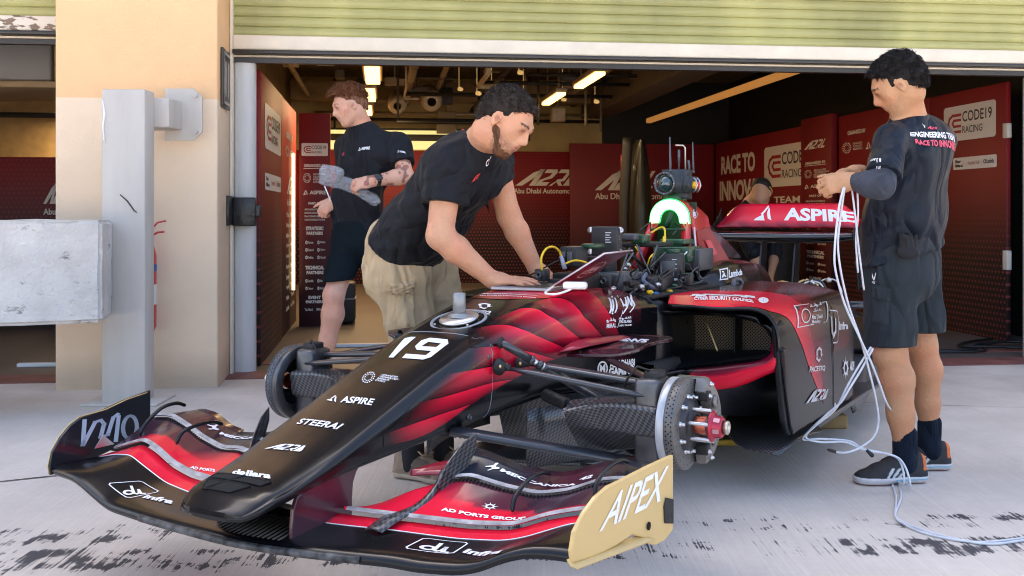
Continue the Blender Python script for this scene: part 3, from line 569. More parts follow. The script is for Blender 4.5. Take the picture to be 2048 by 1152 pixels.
for x, y, z, w_, h, m, lb in ((1.95, 9.2, 2.42, .14, .16, hous, 'small tan box hanging in front of the window band'), (1.9, 8.6, 2.75, .10, .12, blk, 'small black box over the window band'), (3.55, 8.6, 2.5, .10, .1, dw, 'small pale junction box near the deep beam')):
    g = MB(); g.bbox((x-w_, y-.1, z-h), (x+w_, y+.1, z+h), .01); g.tube([(x, y, z+h), (x, y, 3.12)], .01, 6); single('junction_box', g, m, (x, y, z), lb, 'box', 'boxes hung under the ceiling')
random.seed(11)
for k in range(9):
    x = (2.2, 2.45, 2.65, 3.9, 3.55, 2.05, 3.35, 3.0, 2.85)[k]; y = (6.8, 7.4, 6.1, 7.6, 8.2, 7.9, 5.0, 8.3, 5.3)[k]; z = 2.50 + (k % 3) * .09
    g = MB(); g.lathe([(0, .0), (0, .03), (.05, .026), (.07, .012), (.07, 0)], (x, y, z + .1), (.6, -.6, -.2), 10); g.tube([(x, y, z + .1), (x, y, 3.12)], .004, 6)
    single('spot_lamp', g, mat('spot_glow', (1, .8, .4), .4, emit=(1, .6, .2), es=.12), (x, y, z), 'small glinting spot lamp hung %s' % ('left of the big beam', 'behind the engineer\'s head', 'above his cap of dark hair', 'next to the deep beam', 'near the back wall at right', 'over the box on the back wall', 'in front of the nearer right lamp', 'deep in the middle of the bay', 'just left of the long lamps')[k], 'spot lamp', 'small spot lamps in the roof')
random.seed(21)
for k in range(16):
    y = random.uniform(4.5, 9.2); z = random.uniform(2.52, 2.95); x = random.uniform(-.1, 3.6); l = random.uniform(.3, 1.2); g = MB()
    if k % 2: g.tube([(x, y, z), (x + l, y, z), (x + l, y + .3, z), (x + l, y + .3, 3.12)], random.choice((.014, .02, .028)), 8)
    else: g.tube([(x, y, 3.12), (x, y, z), (x, y + l*1.5, z), (x + .2, y + l*1.5, z)], random.choice((.014, .02, .03)), 8)
    single('conduit', g, (pipe, blk, dw, con)[k % 4], (x, y, z), 'thin bent conduit among the tangle of pipes under the garage roof', 'conduit', 'bent conduits under the garage roof')
for k in range(8):
    y = random.uniform(5, 9.2); z = random.uniform(2.5, 2.9); x = random.uniform(-.1, 3.7); g = MB(); w_ = random.uniform(.05, .16); g.bbox((x - w_, y - .08, z - .05), (x + w_, y + .08, z + .05), .01); g.tube([(x, y, z), (x, y, 3.12)], .01, 6)
    single('roof_fitting', g, (dw, hous, con, blk)[k % 4], (x, y, z), 'small boxy fitting among the pipes under the garage roof', 'fitting', 'boxy fittings under the garage roof')
# far left bay fittings
t = bthing('air_unit', (-2.2, 3.2, 2.3), 'boxy cream air conditioning unit in the far left bay', 'air conditioner')
g = MB(); g.bbox((-3.4, 3.0, 2.16), (-1.62, 4.2, 2.22), .01); bput(g, 'tray', mat('unit_tan', (.45, .32, .18), .6), t)
g = MB(); g.bbox((-3.3, 3.1, 2.23), (-1.9, 4.1, 2.6), .02); bput(g, 'casing', mat('unit_grey', (.36, .36, .36), .5), t)
g = MB(); g.bbox((-1.88, 3.1, 2.23), (-1.72, 4.1, 2.62), .02); bput(g, 'duct_box', mat('unit_tan2', (.55, .36, .16), .6), t)
for x, z0, lb in ((-2.35, 1.5, 'left'), (-2.15, 1.5, 'middle'), (-2.0, 1.7, 'right')):
    g = MB(); g.tube([(x, 5.6, z0), (x, 5.6, 3.12)], .035, 8); single('hanging_rod', g, blk, (x, 5.6, z0), lb + ' black upright behind the red panel in the far left bay', 'rod', PG)
g = MB(); g.tube([(-3.5, 5.5, 2.14), (-1.0, 5.5, 2.14)], .03, 8); g.tube([(-1.9, 5.5, 1.6), (-1.9, 5.5, 1.85), (-1.82, 5.5, 1.93), (-1.0, 5.5, 1.93)], .025, 8)
single('cross_pipe', g, blk, (-2, 5.5, 2.1), 'black pipe frame across the far left bay', 'pipe', PG)
g = MB(); g.bbox((-6, 8.2, 0), (-.45, 8.3, 3.1), .01); single('bay_screen', g, mat('bay_tan', (.40, .29, .14), .8, noise=.2), (-3, 8.2, 0), 'tan rear wall of the far left bay', 'wall')

# --- black pit gear in the garage
rub_ = mat('rubber_black', (.012, .012, .012), .55, bump=.4, bscale=60)
t = bthing('equipment_case', (.75, 3.7, 0), 'low black equipment case behind the walking engineer', 'case')
g = MB(); g.bbox((.47, 3.5, .02), (.74, 3.85, .40), .02); bput(g, 'shell', rub_, t)
g = MB(); g.bbox((.46, 3.49, .24), (.75, 3.86, .255), .003); bput(g, 'trim', mat('case_trim', (.2, .2, .2), .4, metal=.8), t)
# upright spare bodywork
t = bthing('spare_bodywork', (4.28, 6.6, 0), 'tall dark ribbed bodywork shell stood upright behind the sensor dome', 'spare bodywork')
g = MB()
rows = []
for i in range(25):
    z = .25 + i * (2.0 - .25) / 24; wv = .14 * sqrt(max(0, 1 - ((z - .9) / 1.12)**2)) + .015; rows.append([(4.26 + wv * cos(a) + .02, 6.6 - .16 * sin(a) - .05 * sin(z * 2), z + (.012 if i % 2 else 0)) for a in [pi * j / 10 for j in range(11)]])
g.grid(rows); bput(g, 'shell', mat('shell_dark', (.016, .018, .012), .4, coat=.2, noise=.3), t)
g = MB(); rows = []
for i in range(15):
    z = .25 + i * 1.55 / 14; rows.append([(4.10 - .05 * sin(z) - .05 + dx, 6.45, z) for dx in (0, .07 + .03 * sin(z * 1.6))])
g.grid(rows); bput(g, 'red_edge', mat('edge_red', (.35, .03, .02), .4), t, solid=.02)
g = MB(); rows = []
for i in range(21):
    z = .2 + i * 1.82 / 20; rows.append([(4.08 + dx - .03 * sin(z * 2), 6.4 + .05 * abs(dx - .05), z) for dx in (-.05 - .04*sin(z), .0, .04)])
g.grid(rows); bput(g, 'front_edge', blk, t, solid=.02)
# chrome rack behind the rear wing
t = bthing('tool_rack', (5.2, 5.6, 0), 'steel shelf rack with red drawers behind the rear wing', 'rack')
ch = mat('rack_steel', (.45, .42, .36), .35, metal=.7)
for x in (5.00, 5.42):
    g = MB(); g.tube([(x, 5.6, 0), (x, 5.6, 1.02)], .022, 10); bput(g, 'leg', ch, t)
for z in (.42, .72):
    g = MB(); g.bbox((5.0, 5.58, z), (5.42, 5.95, z + .03), .004); bput(g, 'shelf', ch, t)
g = MB(); g.bbox((5.04, 5.62, .47), (5.38, 5.94, .70), .01); g.bbox((5.04, 5.62, .2), (5.38, 5.94, .40), .01); bput(g, 'drawer', mat('drawer_red', (.22, .01, .01), .4), t)
t = bthing('equipment_case', (5.75, 5.2, 0), 'tall black speaker-like case beside the steel rack', 'case')
g = MB(); g.bbox((5.52, 5.1, 0), (5.78, 5.45, 1.03), .02); bput(g, 'shell', rub_, t)
g = MB(); g.lathe([(0, .07), (.012, .08), (.012, .10), (0, .105)], (5.65, 5.10, .83), (0, -1, 0), 24); bput(g, 'ring', mat('ring_grey', (.12, .12, .12), .4), t)
# sockets and floor cable at right
g = MB(); g.bbox((6.05, 1.40, 1.68), (6.09, 1.47, 1.80), .006); single('wall_socket', g, mat('socket', (.7, .68, .62), .4), (6.07, 1.43, 1.68), 'small cream socket high beside the right banner edge', 'socket', 'sockets by the right banner')
g = MB(); g.bbox((6.05, 1.40, .60), (6.09, 1.47, .76), .006); single('wall_socket', g, mat('socket', (.7, .68, .62), .4), (6.07, 1.43, .6), 'small cream socket low beside the right banner edge', 'socket', 'sockets by the right banner')
g = MB(); P_ = smooth_poly([(4.2, 1.0, .02), (4.7, 1.05, .02), (5.1, .92, .02), (5.5, .98, .02), (5.7, 1.25, .02), (6.0, 1.32, .03), (6.2, 1.15, .03), (5.9, 1.02, .03), (5.5, 1.12, .025), (5.7, 1.4, .02), (6.05, 1.6, .02)], 8); g.tube(P_, .012, 8)
g.tube([(p.x + .03, p.y - .05 + .04*sin(i*.2), p.z) for i, p in enumerate(P_[:60])], .009, 8)
single('floor_cable', g, rub_, (5.2, 1.0, 0), 'black cables looped on the threshold at the right of the bay', 'cable')
g = MB(); g.bbox((5.3, 2.0, .004), (5.55, 2.05, .03), .004); single('offcut', g, mat('offcut', (.75, .75, .72), .5), (5.4, 2, 0), 'small white strip lying on the garage floor at right', 'strip', 'white strips on the floor')
g = MB(); g.bbox((.45, 1.0, .012), (1.3, 1.06, .03), .004); single('offcut', g, mat('offcut', (.75, .75, .72), .5), (.8, 1, 0), 'white metal strip on the floor behind the far brake disc', 'strip', 'white strips on the floor')
g = MB(); g.bbox((.35, 1.8, .004), (1.2, 1.86, .03), .004); single('offcut', g, mat('offcut', (.75, .75, .72), .5), (.8, 1.8, 0), 'farther white metal strip under the left sponsor panels', 'strip', 'white strips on the floor')
g = MB(); g.bbox((-1.5, 1.0, .004), (-1.15, 1.05, .03), .004); single('offcut', g, mat('offcut', (.75, .75, .72), .5), (-1.3, 1, 0), 'white strip on the floor of the far left bay', 'strip', 'white strips on the floor')
# ------------------------------------------------------------------ the race car (frame: x forward, y to the car's left, z up)
car = empty('race_car', (-.147, 3.47, 0), radians(-120.5), 'black and red open-wheel race car number 19 with no wheels, nose towards the camera', 'race car')
BLK = (.004, .004, .0055); RED = (.78, .010, .040); DRED = (.16, .004, .02); BLU = (.010, .014, .026)
paint = mat('car_paint', BLK, .25, coat=.16, coatr=.10, spec=.30, vcol='Col')
N, L, P = nodes_of(paint)    # no colour noise, only roughness
carbon = mat('carbon_weave', (.03, .03, .032), .35, coat=.5, coatr=.1)
N, L, P = nodes_of(carbon); tc = N.new('ShaderNodeTexCoord'); s = N.new('ShaderNodeSeparateXYZ'); L.new(tc.outputs['Object'], s.inputs[0])
u_ = math_node(N, L, 'MULTIPLY', math_node(N, L, 'ADD', s.outputs['X'], s.outputs['Z']), 110); v_ = math_node(N, L, 'MULTIPLY', math_node(N, L, 'ADD', s.outputs['Y'], math_node(N, L, 'MULTIPLY', s.outputs['Z'], .6)), 110)
ch_ = math_node(N, L, 'MODULO', math_node(N, L, 'ADD', math_node(N, L, 'FLOOR', u_), math_node(N, L, 'FLOOR', v_)), 2.); ch_ = math_node(N, L, 'ABSOLUTE', ch_)
x_ = N.new('ShaderNodeMix'); x_.data_type = 'RGBA'; x_.inputs['A'].default_value = (.012, .012, .013, 1); x_.inputs['B'].default_value = (.085, .085, .09, 1); L.new(ch_, x_.inputs['Factor']); L.new(x_.outputs['Result'], P.inputs['Base Color'])
blackp = mat('black_paint', (.008, .008, .010), .30, coat=.2, coatr=.15, noise=.2, nscale=9, spec=.3)
matt = mat('matt_black', (.010, .010, .011), .6, noise=.2); gold = mat('gold_paint', (.62, .43, .17), .42, coat=.3, noise=.06, nscale=5)
alu = mat('machined_metal', (.62, .62, .62), .3, metal=.9, noise=.2, nscale=20); dkm = mat('dark_metal', (.12, .12, .125), .35, metal=.8, noise=.3, nscale=20)
white = mat('white_vinyl', (.82, .82, .84), .4); redp = mat('red_paint', (.60, .02, .03), .3, coat=.5)
discm = mat('disc_iron', (.15, .145, .14), .42, metal=.5, noise=.25, nscale=15); hole = mat('hole_black', (.004, .004, .004), .9)

def cr_interp(x, xs, cols): return [inter(x, xs, c) for c in cols]
# --- monocoque and nose, one loft from tip to cockpit
XS = [-.86, -.8, -.6, -.4, -.2, 0, .2, .4, .6, .8, .9, 1.0, 1.05, 1.085, 1.11, 1.128, 1.136]
WT = [.19, .19, .18, .16, .14, .13, .125, .12, .12, .12, .118, .115, .112, .105, .095, .08, .05]
WS = [.315, .31, .29, .26, .23, .20, .18, .165, .155, .15, .146, .142, .138, .128, .115, .10, .065]
ZT = [.76, .768, .782, .785, .767, .725, .675, .608, .537, .468, .437, .412, .402, .388, .372, .362, .358]
ZN = [.742, .747, .755, .758, .747, .711, .661, .600, .530, .463, .428, .400, .391, .378, .366, .358, .354]
ZB = [.395, .40, .416, .431, .437, .425, .415, .410, .399, .388, .380, .366, .358, .35, .345, .343, .345]
def nose_half(x):
    wt, ws, zt, zn, zb = cr_interp(x, XS, (WT, WS, ZT, ZN, ZB)); e = min((zn - zb) * .22, .045); wm = (wt + ws) / 2 + .002; h = zn - e - zb
    k = min(1, max(0, (.45 - x) / .4))   # the belly edge is chamfered towards the rear
    pts = [(0, zt + .006), (wt*.5, zt + .005), (wt*.86, zt + .001), (wt*1.04, zt - (zt - zn) * .4 - .001), (wm, zn - .002), (ws*.97, zn - e*.62), (ws, zn - e*1.25), (ws*.995, zb + h*.55), (ws*.95, zb + h*.25), (ws*lerp(.90, .84, k), zb + .02), (ws*lerp(.80, .6, k), zb + .001), (0, zb - .003)]
    return [(p.x, p.y) for p in smooth_poly([(a, b, 0) for a, b in pts], 6)]
def nose_ring(x, o=0):
    h = nose_half(x); return [(x, a, b) for a, b in h] + [(x, -a, b) for a, b in h[-2:0:-1]]
def nose_col(p): return BLK
def loft(mb, xs, ring, caps=True, col=None):
    rows = [ring(x) for x in xs]; c = None
    if col: c = [col(p) for r in rows for p in r]
    mb.grid(rows, 0, True, c, close=True)
    if caps:
        for r, fl in ((rows[0], 0), (rows[-1], 1)): mb.add(r, [tuple(range(len(r)))[::(1 if fl else -1)]], 0, False, [(col or nose_col)(p) for p in r] if col else BLK)
sx_ = [-.86 + i * (1.0 + .86) / 62 for i in range(63)] + [1.015 + .01*i for i in range(12)] + [1.132, 1.136]
g = MB(); loft(g, sx_, nose_ring, True, lambda p: BLK); nose = g.build('monocoque', paint, car, col=True)
# recessed inlets in the tip, seam of the nose cone, steering boss
def nz(x, y, off=.0015):      # point on the nose's upper skin
    h = nose_half(x); ys = [a for a, b in h[:40]]; zs = [b for a, b in h[:40]]; return (x, y, float(np.interp(abs(y), ys, zs)) + off)
g = MB()
for (xa, xb, y0, y1, y2, y3) in ((1.012, 1.038, -.092, .085, .075, -.098), (1.048, 1.082, -.092, .055, .02, -.075)):
    r0 = [nz(xa, lerp(y0, y1, i/8), .002) for i in range(9)]; r1 = [nz(xb, lerp(y3, y2, i/8), .002) for i in range(9)]; g.grid([r0, r1], smooth=False)
    g.tube(r0 + r1[::-1] + r0[:1], .0022, 6)
g.tube([nz(1.082, -.06, .004), nz(1.01, .0, .004)], .003, 6); g.build('nose_inlet', hole, nose)
g = MB(); pts = [nz(.165, y, .0005) for y in [-.12 + .012*i for i in range(20)]] ; pts += [nz(.165 - .0, y, .0005) for y in (.125, .135)] + [nz(.15 - .003*i, .14 + .004*i, .0005) for i in range(4)]
g.tube(pts, .0014, 5)
h = nose_half(.145); g.tube([(.145, a + .0008, b) for a, b in h[28:57]], .0011, 5); g.build('nose_seam', mat('seam_grey', (.25, .27, .3), .4), nose)
g = MB(); g.lathe([(0, .095), (.004, .095), (.005, .088), (.002, .085)], (.045, -.005, nz(.045, 0)[2] - .004), (.28, 0, 1), 30); bo = g.build('hatch_ring', mat('seam_grey', (.25, .27, .3), .4), nose)
g = MB(); c_ = Vector((.05, 0, nz(.05, 0)[2])); g.lathe([(0, 0), (0, .062), (.006, .066), (.012, .062), (.014, .03), (.014, 0)], c_, (.28, 0, 1), 28); g.build('boss_plate', alu, nose)
g = MB(); g.lathe([(0, 0), (0, .021), (.085, .021), (.088, .019), (.088, .012), (.06, .012), (.06, 0)], c_, (0, 0, 1), 24); g.lathe([(.0, .032), (.01, .032), (.014, .021)], c_ + Vector((0, 0, .008)), (0, 0, 1), 24); g.build('steering_stub', mat('stub_grey', (.28, .29, .30), .4, metal=.5), nose)
g = MB()
for a, b in ((.10, -.062), (.09, .058), (-.01, -.07), (-.02, .07)): p = nz(a, b, .001); g.lathe([(0, 0), (0, .005), (.003, .004), (.003, 0)], p, (.25, 0, 1), 8)
g.build('screw_heads', alu, nose)
def side_pt(x, z, off=.001):
    h = nose_half(x); return (x, float(np.interp(-z, [-b for a, b in h[28:62]], [a for a, b in h[28:62]])) + off, z)
for x, z, r in ((.245, .452, .012), (.14, .655, .008), (.165, .625, .007)):
    p = side_pt(x, z); g = MB(); g.lathe([(0, 0), (.002, r*.5), (.004, r*.55), (.004, r*.8), (0, r)], p, (0, 1, 0), 16); g.build('side_fastener', dkm, nose)

# --- front wing
fw = empty('front_wing', (0, 0, 0)); fw.parent = car
def x0(y): return 1.04 - .143 * (min(abs(y), .9) / .83)**1.5 - .063 * y
LEy = [-.9,-.83,-.71,-.66,-.60,-.53,-.50,-.19,-.02,.10,.25,.41,.47,.57,.62,.67,.72,.77,.83,.9]; LEz = [.308,.308,.308,.297,.279,.260,.258,.255,.252,.250,.251,.252,.246,.248,.260,.285,.301,.303,.298,.298]
Bys = [-.9,-.82,-.74,-.65,-.59,-.47,-.38,-.30,0,.19,.31,.48,.59,.64,.70,.75,.82]; Bzs = [.318,.324,.344,.356,.338,.304,.296,.290,.284,.283,.284,.278,.282,.294,.317,.336,.346]
Cys = [-.9,-.83,-.76,-.70,-.66,-.59,-.51,-.42,-.35,.16,.33,.48,.59,.67,.75,.83]; Czs = [.322,.330,.352,.370,.380,.365,.334,.318,.316,.298,.296,.292,.298,.329,.348,.352]
Eys = [-.9,-.82,-.73,-.64,-.57,-.47,-.38,-.3,-.2,-.1,.1,.19,.26,.34,.39,.48,.57,.65,.73,.8,.86]; Ezs = [.40,.41,.42,.400,.376,.356,.366,.352,.31,.28,.275,.307,.340,.362,.374,.352,.338,.352,.385,.392,.39]
Gys = [-.9,-.82,-.73,-.64,-.56,-.48,-.35,-.25,.2,.31,.39,.46,.54,.61,.66,.72,.76,.80,.86]; Gzs = [.36,.391,.432,.428,.397,.389,.407,.44,.46,.44,.424,.399,.375,.379,.403,.418,.418,.404,.37]
def sm_i(y, ys, zs, w=.022): return sum(inter(y + d*w, ys, zs) * q for d, q in ((-1, .25), (0, .5), (1, .25)))
def plane(yA, yB, prof, th, name, m, parent, n=60, col=None):
    """skin from front edge to rear edge, with a rounded nose and thickness"""
    top = []; ys = [lerp(yA, yB, i/n) for i in range(n+1)]; mb = MB(); rows = []
    for y in ys:
        a = prof(y); k = len(a); t = [Vector((p[0], y, p[1])) for p in a]
        low = [p - Vector((0, 0, th(i/(k-1)))) for i, p in enumerate(t)]
        tip = t[0] + Vector((th(0)*.35, 0, -th(0)*.5)); rows.append(t[::-1] + [tip] + low)
    cols = [col(p) for r in rows for p in r] if col else None
    mb.grid(rows, 0, True, cols, close=True); mb.add(rows[0], [tuple(range(len(rows[0])))], 0, False, [col(p) for p in rows[0]] if col else None); mb.add(rows[-1], [tuple(range(len(rows[0])))[::-1]], 0, False, [col(p) for p in rows[-1]] if col else None)
    return mb.build(name, m, parent, col=True)
def main_prof(y):
    x = x0(y); zl = sm_i(y, LEy, LEz) + .022; zb = sm_i(y, Bys, Bzs); zc = sm_i(y, Cys, Czs) - .004
    return [(x, zl - .004), (x - .012, zl + .001), (x - .04, lerp(zl, zb, .30)), (x - .10, lerp(zl, zb, .66)), (x - .16, zb), (x - .163, zb + .0005), (x - .19, lerp(zb, zc, .6)), (x - .215, zc)]
def main_col(p):
    d = x0(p.y) - p.x
    return RED if (d > .1615 and abs(p.y) > .13) else BLK
mainp = plane(-.84, .84, main_prof, lambda t: .022 - .014*t, 'main_plane', paint, fw, 84, main_col)
def f1_prof(y):
    x = x0(y); zc = sm_i(y, Cys, Czs) + .014; ze = sm_i(y, Eys, Ezs); k = .37 if abs(y) > .30 else lerp(.27, .37, max(0, (abs(y) - .13) / .17)); ze = ze if abs(y) > .28 else sm_i(y, Eys, Ezs)
    a = x - .222; b = x - k; return [(lerp(a, b, t), zc + (ze - zc) * (t**1.25)) for t in (0, .03, .08, .15, .22, .3, .38, .46, .54, .62, .7, .8, .9, 1)]
def f1_col(p):
    y = abs(p.y); d = x0(p.y) - p.x - .222; e = .05 if p.y > 0 else .14
    if d < .012: k = min(1, max(0, (.86 - y) / .25))
    elif y + d*.8 > .60 + e: k = .04
    elif d > .075 - (y - .33) * .06: k = min(1, max(.10, 1.05 - (y - .30 - e*.6 + (d - .07)*1.2) / .17))
    else: k = min(1, max(.08, (.72 + e - y) / .22))
    return tuple(lerp(BLU[i] * 1.3, RED[i], k) for i in range(3))
for s, a, b in ((1, .14, .84), (-1, -.84, -.14)): plane(a, b, f1_prof, lambda t: .010 - .006*t, 'lower_flap', paint, fw, 140, f1_col)
def f2_prof(y):
    x = x0(y); ze = sm_i(y, Eys, Ezs) + .012; zg = sm_i(y, Gys, Gzs)
    a = x - .378; b = x - .475 - .02 * (1 if abs(y) > .5 else 0); return [(lerp(a, b, t), ze + (zg - ze) * (t**1.2)) for t in (0, .05, .2, .4, .7, 1)]
def f2_col(p): return tuple(lerp(BLU[i], DRED[i], .35 * max(0, 1 - abs(abs(p.y) - .62) / .15)) for i in range(3))
for s, a, b in ((1, .335, .82), (-1, -.84, -.33)): plane(a, b, f2_prof, lambda t: .009 - .005*t, 'upper_flap', paint, fw, 50, f2_col)
# red inboard tips of the upper flaps
for s in (1, -1):
    g = MB(); rows = []
    for i in range(17):
        t = i/16; y = s * lerp(.345, .215, t); x = x0(y) - .39; w_ = .085 * (1 - t)**.8 + .004; z = sm_i(y, Eys, Ezs) + .03 * t + .012
        rows.append([Vector((x - w_ * q, y, z + .03 * q * (1 - t*.5))) for q in (0, .3, .6, 1)])
    g.grid(rows); g.build('flap_tip', mat('tip_red', (.25, .01, .025), .3, coat=.5), fw, solid=.006)
# grey leading edge strips of the slots, white pinstripe
grey = mat('slot_grey', (.42, .40, .40), .45, noise=.5, nscale=30)
def strip(prof, dx, dz, w_, ya, yb, m, name, par, n=70, h=.007):
    g = MB(); rows = []
    for i in range(n+1):
        y = lerp(ya, yb, i/n); x, z = prof(y)[0]; x += dx; z += dz; rows.append([(x + w_, y, z - h), (x + w_*.6, y, z - h*.3), (x, y, z), (x - .004, y, z)])
    g.grid(rows, smooth=False); return g.build(name, m, par, solid=.001)
for s in (1, -1):
    strip(f1_prof, .001, .001, .009, s*.15, s*.83, grey, 'slot_edge', fw); strip(f2_prof, .001, .001, .007, s*.345, s*.82, grey, 'slot_edge', fw, h=.006)
g = MB()
for s in (1, -1): g.tube([(x0(y) - .1605, y, sm_i(y, Bys, Bzs) + .0006) for y in [s * lerp(.13, .83, i/60) for i in range(61)]], .0016, 5)
g.build('pinstripe', white, fw)
for s in (1, -1):
    g = MB()
    for i in range(46):
        y = s * lerp(.36, .80, i/45); x, z = f2_prof(y)[0]; g.box((x + .008, y - .002, z - .018), (x + .020, y + .002, z - .010))
    g.build('slot_teeth', matt, fw)
# worn leading edge
g = MB(); g.tube([(x0(y) + .0075, y, sm_i(y, LEy, LEz) + .009) for y in [lerp(-.36, .34, i/40) for i in range(41)]], .010, 8); g.build('worn_edge', mat('worn_edge', (.08, .08, .08), .5, noise=.9, nscale=40, metal=.3), fw)
# centre section louvres
g = MB()
for i in range(15):
    y = -.105 + .015*i; g.tube([(x0(y) - .02, y, .274), (x0(y) - .14, y, .292)], .003, 5)
g.build('centre_ribs', mat('rib_brown', (.06, .05, .04), .4), fw)
# pylons
for s in (1, -1):
    g = MB(); n = 15; rows = []
    prof = [(.985, .27), (.984, .30), (.978, .345), (.965, .372), (.93, .386), (.88, .40), (.82, .42), (.72, .45), (.66, .455), (.70, .415), (.735, .385), (.748, .36), (.752, .32), (.752, .275), (.84, .268), (.94, .262)]
    P3 = [Vector((a, s*.122, b)) for a, b in prof]; g.prism([p - Vector((0, .006, 0)) for p in P3], (0, .012, 0))
    py = g.build('wing_pylon', mat('pylon_paint', (.05, .008, .02), .28, coat=.5, noise=.3, nscale=3), fw, bevel=.004)
# endplates
def eplate(s, m, name):
    pr = [(.868,.303),(.872,.33),(.862,.37),(.83,.405),(.79,.432),(.745,.448),(.70,.453),(.60,.467),(.50,.477),(.50,.40),(.50,.293),(.535,.275),(.57,.272),(.60,.283),(.615,.30),(.66,.318),(.72,.306),(.80,.300)]
    if s < 0: pr = [(a + .09 if a > .7 else a + .04 - .035 * (1 if a < .56 else 0), b) for a, b in pr]
    def yy(x): return s * (.832 + (.87 + (.09 if s < 0 else 0) - x) * .235)
    g = MB(); P3 = [Vector((a, yy(a) - s*.006, b)) for a, b in pr]; g.prism(P3, (0, s*.011, 0)); return g.build(name, m, fw, bevel=.003), yy
epR, yyR = eplate(1, gold, 'endplate'); epL, yyL = eplate(-1, mat('endplate_black', (.012, .014, .02), .3, coat=.5), 'endplate')
g = MB(); g.tube([(a + .09 if a > .7 else a + .03, yyL(a + .08), b + .001) for a, b in [(.868,.303),(.874,.33),(.862,.37),(.83,.405),(.79,.432),(.745,.448),(.70,.453),(.60,.467),(.50,.472)]], .0018, 6); g.build('gold_rim', gold, fw)
# outer foot plates with a lip, rounded inner roots
g = MB(); rows = []
for i in range(21):
    x = lerp(.875, .60, i/20); y = yyR(x); rows.append([(x, y - .004, .312 - .004*i/20), (x, y + .004, .300), (x - .002, y + .02, .296)])
g.grid(rows); g.build('foot_lip', gold, epR, solid=.004)
g = MB(); y = yyR(.525) + .007; pr = [(.535, .38), (.505, .37), (.505, .31), (.54, .318), (.543, .36)]
g.prism([Vector((a, yyR(a) + .0055, b)) for a, b in pr], (0, .004, 0)); g.build('rubber_pad', rub_, epR, bevel=.004)
g = MB(); g.lathe([(0, 0), (0, .010), (.002, .010), (.002, 0)], (.60, yyR(.60) + .0055, .325), (0, 1, 0), 14); g.build('drain_hole', hole, epR)
# little turning strakes: the S-shaped carbon fence, curved black flap guides
def rib(pts, w_, m, name, th=.004, nrm=(0, 1, 0)):
    g = MB(); P_ = smooth_poly(pts, 6); W_ = [inter(i/(len(P_)-1), [j/(len(w_)-1) for j in range(len(w_))], w_) for i in range(len(P_))]
    g.grid([[p - Vector((0, 0, a*.15)), p + Vector((a*.25, 0, a))] for p, a in zip(P_, W_)]); return g.build(name, m, fw, solid=th)
for s in (1, -1):
    # plan strip that runs over the slots, then the upright blade
    F = [Vector(p) for p in ((.865, .285, .284), (.80, .29, .300), (.72, .315, .315), (.66, .325, .345), (.62, .325, .385))]
    P_ = smooth_poly(F, 5); g = MB(); W_ = [.026, .028, .016, .008, .008]; rows = []
    for i, p in enumerate(P_):
        w_ = inter(i/(len(P_)-1), [0, .25, .5, .8, 1], W_); rows.append([Vector((p.x, s*(p.y - w_), p.z + .004)), Vector((p.x, s*p.y, p.z + .010)), Vector((p.x, s*(p.y + w_), p.z + .004))])
    g.grid(rows); g.build('fence_foot', carbon, fw, solid=.004)
    pl = [(.65, .335), (.672, .375), (.64, .425), (.59, .470), (.545, .49), (.545, .45), (.57, .41), (.605, .37), (.63, .335)]
    g = MB(); g.prism([Vector((a - .01, s*(.355 + (.6-a)*.30), b - .012)) for a, b in pl], (0, s*.004, 0)); g.build('wing_fence', carbon, fw)
    for yy_, hh in ((.56, .07), (.76, .055)):
        g = MB(); y = s*yy_; xa, za = f1_prof(y)[1]; xb, zb_ = f2_prof(y)[3]
        pts = smooth_poly([(xa - .04, y, za + .012), (xa - .06, y - s*.004, za + .045), (lerp(xa, xb, .62), y, lerp(za, zb_, .75) + .038), (xb + .01, y + s*.004, zb_ + .030), (xb - .03, y + s*.004, zb_ + .016)], 5)
        g.tube(pts, [.002, .005] + [.006]*(len(pts)-4) + [.006, .003], 8); g.build('flap_guide', blackp, fw)
# inner root gusset of the black endplate
g = MB(); g.prism([(.83, -.80, .36), (.80, -.80, .395), (.76, -.80, .36)], (0, .004, 0)); g.build('root_gusset', alu, fw)

# --- undertray forward part, bib and turning vanes
fl = empty('floor', (0, 0, 0)); fl.parent = car
g = MB(); rows = []
for i in range(33):
    y = lerp(-.27, .27, i/32); a = abs(y); xf = -.20 - 1.5 * max(0, a - .06)**1.25 - .25 * max(0, a - .22); z = .205 + .02 * cos(a * 9)
    rows.append([(xf, y, z), (lerp(xf, -.9, .3), y, z - .004), (lerp(xf, -.9, .7), y, .19), (-.9, y, .19)])
g.grid(rows); g.build('front_floor', carbon, fl, solid=.012)
g = MB(); g.grid([[(x, s_*w_, z) for s_, w_, z in ((-1, lerp(.13, .24, t), .42), (-1, lerp(.08, .22, t), .22), (1, lerp(.08, .22, t), .22), (1, lerp(.13, .24, t), .42))] for x, t in ((-.38, 0), (-.5, .4), (-.9, 1))]); g.add([(-.38, -.13, .42), (-.38, -.08, .22), (-.38, .08, .22), (-.38, .13, .42)], [(0, 1, 2, 3)]); g.build('bib', carbon, fl)
for s in (1, -1):
    g = MB(); rows = []
    for i in range(9):
        t = i/8; rows.append([(lerp(-.05, -.62, t), s*(lerp(.20, .30, t) + .05*sin(t*pi)), z) for z in (.235, .30, .38, .43)])
    g.grid(rows); g.build('turning_vane', carbon, fl, solid=.006)
g = MB(); g.bbox((-3.1, -.60, .165), (-1.72, .60, .19), .006); g.bbox((-1.74, -.28, .166), (-.9, .28, .191), .006); g.build('floor_panel', carbon, fl)
